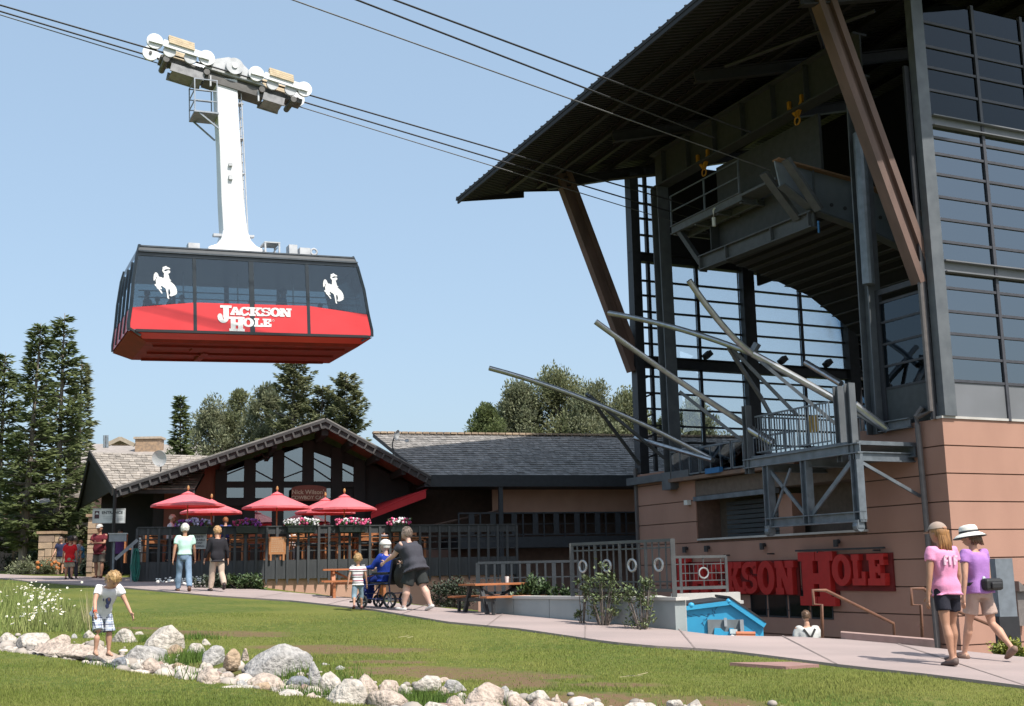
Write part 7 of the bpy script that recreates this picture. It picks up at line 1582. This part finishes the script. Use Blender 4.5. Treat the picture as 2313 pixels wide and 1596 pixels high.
mb = MB(); mb.prism([prof_[1] + Vector((0, -.08, .07)), prof_[2] + Vector((.03, -.08, .07)), prof_[2] + Vector((.03, -.08, .1)), prof_[1] + Vector((0, -.08, .11))], (0, 1.6, 0)).prism([prof_[0] + Vector((0, 0, .02)), prof_[1] + Vector((-.05, 0, .03)), prof_[1] + Vector((-.05, 0, .06)), prof_[0] + Vector((0, 0, .05))], (0, 1.55, 0)); mb.build('lid', blkp, du, world=True)
for px, py in ((1561, 1372), (1646, 1363)): MB().ell(P(px, py) + Vector((0, -.03, .03)), (.055, .05, .05), 10, 8).build('lid_knob', bluem, du, smooth=True, world=True)
mb = MB(); rr = random.Random(12)
for k in range(16): q = P(1584 + k * 2.2, 1410 - k * 2.3) + Vector((0, -.004, 0)); mb.beam(q, q + Vector((rr.uniform(-.02, .05), 0, rr.uniform(-.06, .06))), .004, .008)
for k in range(9): q = P(1546 + k * 6, 1388 + (k % 3) * 2) + Vector((0, -.004, 0)); mb.beam(q, q + Vector((.04, 0, -.006)), .004, .006)
q = mb.build('graffiti', mat('graffiti_navy', (.02, .06, .14)), du, world=True); q['kind'] = 'stuff'
MB().prism([P(1597, 1400) + Vector((0, -.06, 0)), P(1676, 1400) + Vector((0, -.06, 0)), Vector((P(1676, 1400).x, Yd - .06, COURT + .1)), Vector((P(1597, 1400).x, Yd - .06, COURT + .1))], (0, .05, 0)).build('side_plate', mat('plate_grey', (.17, .19, .2), rough=.5), du, world=True)
mb = MB(); mb.prism([P(1612, 1419) + Vector((0, -.1, 0)), P(1626, 1419) + Vector((0, -.1, 0)), P(1634, 1427) + Vector((0, -.1, 0)), P(1645, 1427) + Vector((0, -.1, 0)), P(1645, 1419) + Vector((0, -.1, 0)), P(1655, 1419) + Vector((0, -.1, 0)), P(1655, 1450) + Vector((0, -.1, 0)), P(1609, 1450) + Vector((0, -.1, 0))], (0, .035, 0)); mb.build('lift_bracket', bluem, du, world=True)
MB().beam(P(1636, 1400) + Vector((0, -.1, .03)), P(1637, 1415) + Vector((0, -.1, 0)), .05, .04).beam(P(1672, 1400) + Vector((0, -.09, 0)), Vector((P(1673, 1400).x, Yd - .09, COURT + .2)), .06, .1).build('plate_edge', mat('plate_light', (.4, .43, .45), rough=.4, metal=.3), du, world=True)
mb = MB(); mb.prism([P(1646, 1421) + Vector((0, -.14, 0)), P(1662, 1421) + Vector((0, -.14, 0)), P(1662, 1431) + Vector((0, -.14, 0)), P(1646, 1431) + Vector((0, -.14, 0))], (0, .02, 0)); mb.build('sticker', mat('sticker_pale', (.6, .68, .7)), du, world=True)
mb = MB(); mb.tube([P(1638, 1440) + Vector((0, -.16, 0)), P(1652, 1436) + Vector((0, -.16, 0)), P(1656, 1447) + Vector((0, -.16, 0))], .02, 8).ell(P(1651, 1440) + Vector((0, -.16, 0)), (.05, .04, .05), 8, 6, None, None, .2); mb.build('valve', mat('valve_white', (.6, .6, .6), rough=.4), du, smooth=True, world=True)
mb = MB(); 
for k in range(3):
    q = P(1684, 1431 + k * 7, Yd - .35); mb.tube([q + Vector((-.16, 0, 0)), q + Vector((.16, 0, -.01))], .034, 10)
o = mb.build('pipe_bundle', mat('pipe_orange', (.50, .16, .07), rough=.5), None); tag(o, 'bundle of orange pipes lying by the blue dumpster', 'pipes')
mb = MB(); q = P(1684, 1452, Yd - .35); mb.box((q.x - .3, q.y - .2, COURT), (q.x + .3, q.y + .25, q.z - .02)); tag(mb.build('pallet_box', mat('crate_grey', (.3, .3, .3))), 'grey box under the orange pipes, mostly hidden by the path', 'box')
# steps and handrails at the right
st = MB(); s0 = Gp(1900, 1449); s1 = Gp(2112, 1468)
kerb = MB(); kerb.prism([s0 + Vector((0, 0, 0)), s1 + Vector((0, 0, 0)), s1 + Vector((.1, .35, 0)), s0 + Vector((.1, .35, 0))], (0, 0, .13)); tag(kerb.build('step_kerb', mat('kerb_red', (.36, .24, .21), (.3, .2, .17), rough=.9)), 'reddish kerb block at the head of the stairs', kind='structure')
for k in range(8):
    st.box((s0.x - 1.2, s0.y + .5 + .3 * k, COURT - .1), (s0.x + .9, s0.y + .8 + .3 * k, -1.35 - .155 * k))
tag(st.build('stairs', conc), 'concrete stairs leading down to the court', kind='structure')
rust = mat('handrail_rust', (.17, .075, .04), (.12, .05, .03), rough=.6)
Yh = s0.y + .75
def hr_(lab, pts):
    o = empty('handrail', P(pts[0][0], pts[0][1], Yh), lab, 'handrail')
    MB().tube([at(px, py, Y_) for px, py, Y_ in pts], .026, 8).build('rail', rust, o, smooth=True, world=True); return o
o = hr_('rust brown handrail beside the man with suspenders, sloping down to the right', [(1858, 1452, Yh), (1856, 1366, Yh), (1838, 1366, Yh), (1836, 1334, Yh), (1865, 1334, Yh + .1), (2018, 1409, Yh + 1.0), (2021, 1460, Yh + 1.0)])
hr_('rust brown handrail behind the woman in pink', [(2084, 1462, Yh - .3), (2080, 1367, Yh - .3), (2060, 1367, Yh - .3), (2058, 1330, Yh - .3), (2085, 1330, Yh - .2), (2140, 1372, Yh + .4), (2255, 1420, Yh + 1.6), (2262, 1470, Yh + 1.6)])
# grey kiosk by the lit wall
k0 = at(2262, 1262, 26.0)
kk = empty('utility_post', Vector((k0.x, 26.0, COURT)), 'tall grey utility post with a black lower half behind the woman in the sun hat', 'post')
zk = at(2262, 1393, 26).z; MB().box((k0.x - .2, 25.85, zk), (k0.x + .17, 26.15, k0.z)).build('upper_panel', mat('kiosk_grey', (.20, .225, .25), rough=.5), kk, world=True); MB().box((k0.x - .22, 25.85, COURT), (k0.x + .2, 26.15, zk)).build('base_panel', blkp, kk, world=True)
# picnic tables by the path
brw = mat('picnic_wood', (.42, .15, .055), (.32, .11, .04), rough=.55, scale=4, stretch=(1, 8, 8)); dkm = mat('table_leg_dark', (.03, .032, .034), rough=.5)
def picnic(lab, px, py, rz, legm):
    o = empty('picnic_table', Gp(px, py), lab, 'picnic table', rz=rz)
    for k in range(4): MB().box((-.85, -.36 + .18 * k, .70), (.85, -.36 + .18 * k + .17, .74)).build('table_board', brw, o)
    for s in (-1, 1):
        for k in range(2): MB().box((-.85, s * .68 - .14 + .145 * k, .42), (.85, s * .68 - .14 + .145 * k + .135, .46)).build('seat_board', brw, o)
    for sx in (-.6, .6):
        mb = MB(); mb.beam((sx, -.5, 0), (sx, -.2, .69), .07, .09, (1, 0, 0)).beam((sx, .5, 0), (sx, .2, .69), .07, .09, (1, 0, 0)).beam((sx, -.78, .38), (sx, .78, .38), .05, .08).beam((sx, -.34, .66), (sx, .34, .66), .05, .08).beam((sx, -.72, 0), (sx, -.70, .4), .06, .06, (1, 0, 0)).beam((sx, .72, 0), (sx, .70, .4), .06, .06, (1, 0, 0)); mb.build('leg_frame', legm, o)
    MB().beam((-.55, 0, .66), (0, 0, .4), .05, .05).beam((.55, 0, .66), (0, 0, .4), .05, .05).beam((-.6, 0, .38), (.6, 0, .38), .05, .05).build('brace', legm, o); return o
pt = picnic('picnic table with orange top and dark legs beside the path, a cup on it', 1122, 1394, .35, dkm); pt.location = pt.location + Vector((0, .75, 0)); pt.scale = (.84,) * 3; pt.rotation_euler = (0, 0, .62)
mb = MB(); mb.tube([(0, 0, 0), (0, 0, .12)], [.03, .042], 12); o = mb.build('cup', mat('cup_white', (.7, .68, .66)), None, loc=pt.location + Vector((.2, .08, .63))); tag(o, 'white paper cup standing on the picnic table', 'cup')
pt2 = picnic('brown picnic table mostly hidden behind the striped boy and the wheelchair', 795, 1356, .2, brw); pt2.location = pt2.location + Vector((0, 1.0, 0))
# dark fence of the lower terrace between the picnic table and the wall
tf = empty('terrace_railing', Gp(1200, 1390) + Vector((0, 3.5, 0)), 'dark railing of the lower terrace behind the picnic table', 'railing')
mb = MB(); a, c = at(1080, 1345, 30), at(1310, 1348, 30); a.z = c.z = at(1200, 1347, 30).z; h_ = at(1200, 1270, 30).z - a.z
mb.beam(a + up * h_, c + up * h_, .06, .06).beam(a + up * .1, c + up * .1, .05, .05).beam(a + up * (h_ * .55), c + up * (h_ * .55), .03, .03); mb.build('frame', navyw, tf, world=True)
for k in range(13): q = a.lerp(c, k / 12); MB().beam(q, q + up * h_, .05 if k % 3 else .1, .05, (0, 1, 0)).build('baluster', navyw, tf, world=True)
mb = MB(); mb.prism([Vector((a.x, 30.05, COURT)), Vector((c.x, 30.05, COURT)), Vector((c.x, 30.3, COURT)), Vector((a.x, 30.3, COURT))], (0, 0, a.z - COURT)); mb.build('terrace_wall', cpeach, tf, world=True)
# ------------------------------------------------------------------ lodge and stone work beyond the left trees
lodge = empty('lodge_building', at(300, 1290, 78), 'distant lodge with grey shingle roof, dormer and stone chimney', 'building')
lroof = mat('lodge_roof', (.33, .29, .26), (.24, .21, .19), rough=.9, scale=3, stretch=(1, 1, 6)); stone = mat('stone_tan', (.40, .27, .17), (.25, .18, .13), rough=.9, scale=5, bump=.6, bscale=8, detail=2)
A_ = lambda px, py, Y=78: at(px, py, Y)
MB().prism([A_(150, 1048), A_(470, 1040), A_(470, 1005, 86), A_(205, 1003, 86)], (0, .2, -.3)).build('roof', lroof, lodge, world=True)
MB().prism([A_(243, 1004), A_(272, 992), A_(300, 1004)], (0, 1, 0)).build('dormer', mat('dormer_tan', (.3, .22, .16), rough=.9), lodge, world=True)
mb = MB(); mb.beam(A_(240, 1006, 77.8), A_(272, 991, 77.8), .2, .25).beam(A_(272, 991, 77.8), A_(304, 1006, 77.8), .2, .25); mb.build('dormer_trim', mat('trim_tan', (.45, .37, .29), rough=.8), lodge, world=True)
q = A_(333, 1000, 82); MB().box((q.x - .85, q.y, q.z - 1.2), (q.x + .85, q.y + 1, q.z + .25)).build('chimney', stone, lodge, world=True); q2 = A_(333, 994, 82); MB().box((q.x - .95, q.y - .1, q.z + .25), (q.x + .95, q.y + 1.1, q.z + .4)).build('chimney_cap', mat('trim_tan', (.45, .37, .29)), lodge, world=True)
mb = MB(); 
for px in (236, 242): mb.tube([A_(px, 1012, 76), A_(px, 984, 76)], .09, 10)
mb.build('flue_pipe', mat('bright_steel', (.6, .61, .62), rough=.25, metal=.9), lodge, world=True)
MB().prism([A_(150, 1050), A_(470, 1042), A_(470, 1290), A_(150, 1290)], (0, 3, 0)).build('wall', mat('lodge_wall', (.09, .05, .04), rough=.9), lodge, world=True)
# nearer porch left of the cafe
po_ = empty('porch', at(150, 1290, 52), 'shaded timber porch with a grey shingle roof left of the cafe', 'building')
B_ = lambda px, py, Y=52: at(px, py, Y)
MB().prism([B_(85, 1142), B_(186, 1114), B_(188, 1092, 58), B_(100, 1096, 58)], (0, .0, -.14)).build('roof', lroof, po_, world=True)
MB().prism([B_(-60, 1150, 58), B_(200, 1130, 58), B_(200, 1290, 58), B_(-60, 1290, 58)], (0, .3, 0)).build('wall', timber, po_, world=True)
MB().prism([B_(-80, 1170, 56), B_(42, 1135, 56), B_(42, 1180, 56), B_(-80, 1200, 56)], (0, .3, 0)).build('fascia', mat('porch_orange', (.36, .13, .06), rough=.8), po_, world=True)
for px, w in ((137, .16), (157, .28), (35, .2)): q = B_(px, 1290, 54); t = B_(px, 1160, 54); MB().box((q.x - w, 54, q.z - .4), (q.x + w, 54.4, t.z)).build('pillar', mat('pillar_tan', (.30, .21, .14), rough=.9), po_, world=True)
# stone wall and stone column with separate stones
def stones(lab, name, px0, py0, px1, py1, Y, bw, bh, seed):
    a, c = at(px0, py1, Y), at(px1, py0, Y); g = min(a.z, plane_h(a.x, Y)) - .1; rr = random.Random(seed); o = empty(name, Vector(((a.x + c.x) / 2, Y, g)), lab, 'wall' if 'wall' in name else 'column')
    MB().box((a.x + .02, Y, g), (c.x - .02, Y + .5, c.z - .02)).build('mortar_core', mat('mortar', (.22, .17, .13), rough=.95), o, world=True)
    z = g
    while z < c.z - .05:
        h = min(bh * rr.uniform(.7, 1.3), c.z - z); x = a.x
        while x < c.x - .02:
            w = min(bw * rr.uniform(.6, 1.5), c.x - x); 
            MB().box((x + .008, Y - rr.uniform(.02, .06), z + .008), (x + w - .008, Y + .1, z + h - .008)).build('stone', rr.choice(STM), o, world=True, bev=.012); x += w
        z += h
    MB().box((a.x - .06, Y - .1, c.z), (c.x + .06, Y + .55, c.z + .1)).build('cap_stone', STM[0], o, world=True)
STM = [mat('stone_a', (.40, .27, .17), (.3, .2, .13), rough=.9, scale=6, bump=.4), mat('stone_b', (.32, .23, .17), (.24, .17, .13), rough=.9, scale=6, bump=.4), mat('stone_c', (.46, .33, .22), (.36, .26, .18), rough=.9, scale=6, bump=.4)]
stones('low tan stone wall left of the far path', 'stone_wall', 86, 1206, 137, 1252, 46, .42, .24, 1)
stones('tan stone column under the ENTRANCE sign', 'stone_column', 194, 1168, 222, 1300, 43, .3, .2, 2)
MB_ = MB(); q = Gp(28, 1296) + Vector((0, 1, 0)); o = MB(); me = rock_mesh(.9, .3, .6, 55, .5, 3); me.materials.append(RM['grey']); ob = bpy.data.objects.new('rock', me); col.objects.link(ob); ob.location = Gp(62, 1297); tag(ob, 'grey stone lying at the edge of the flower bed far left', 'rock')
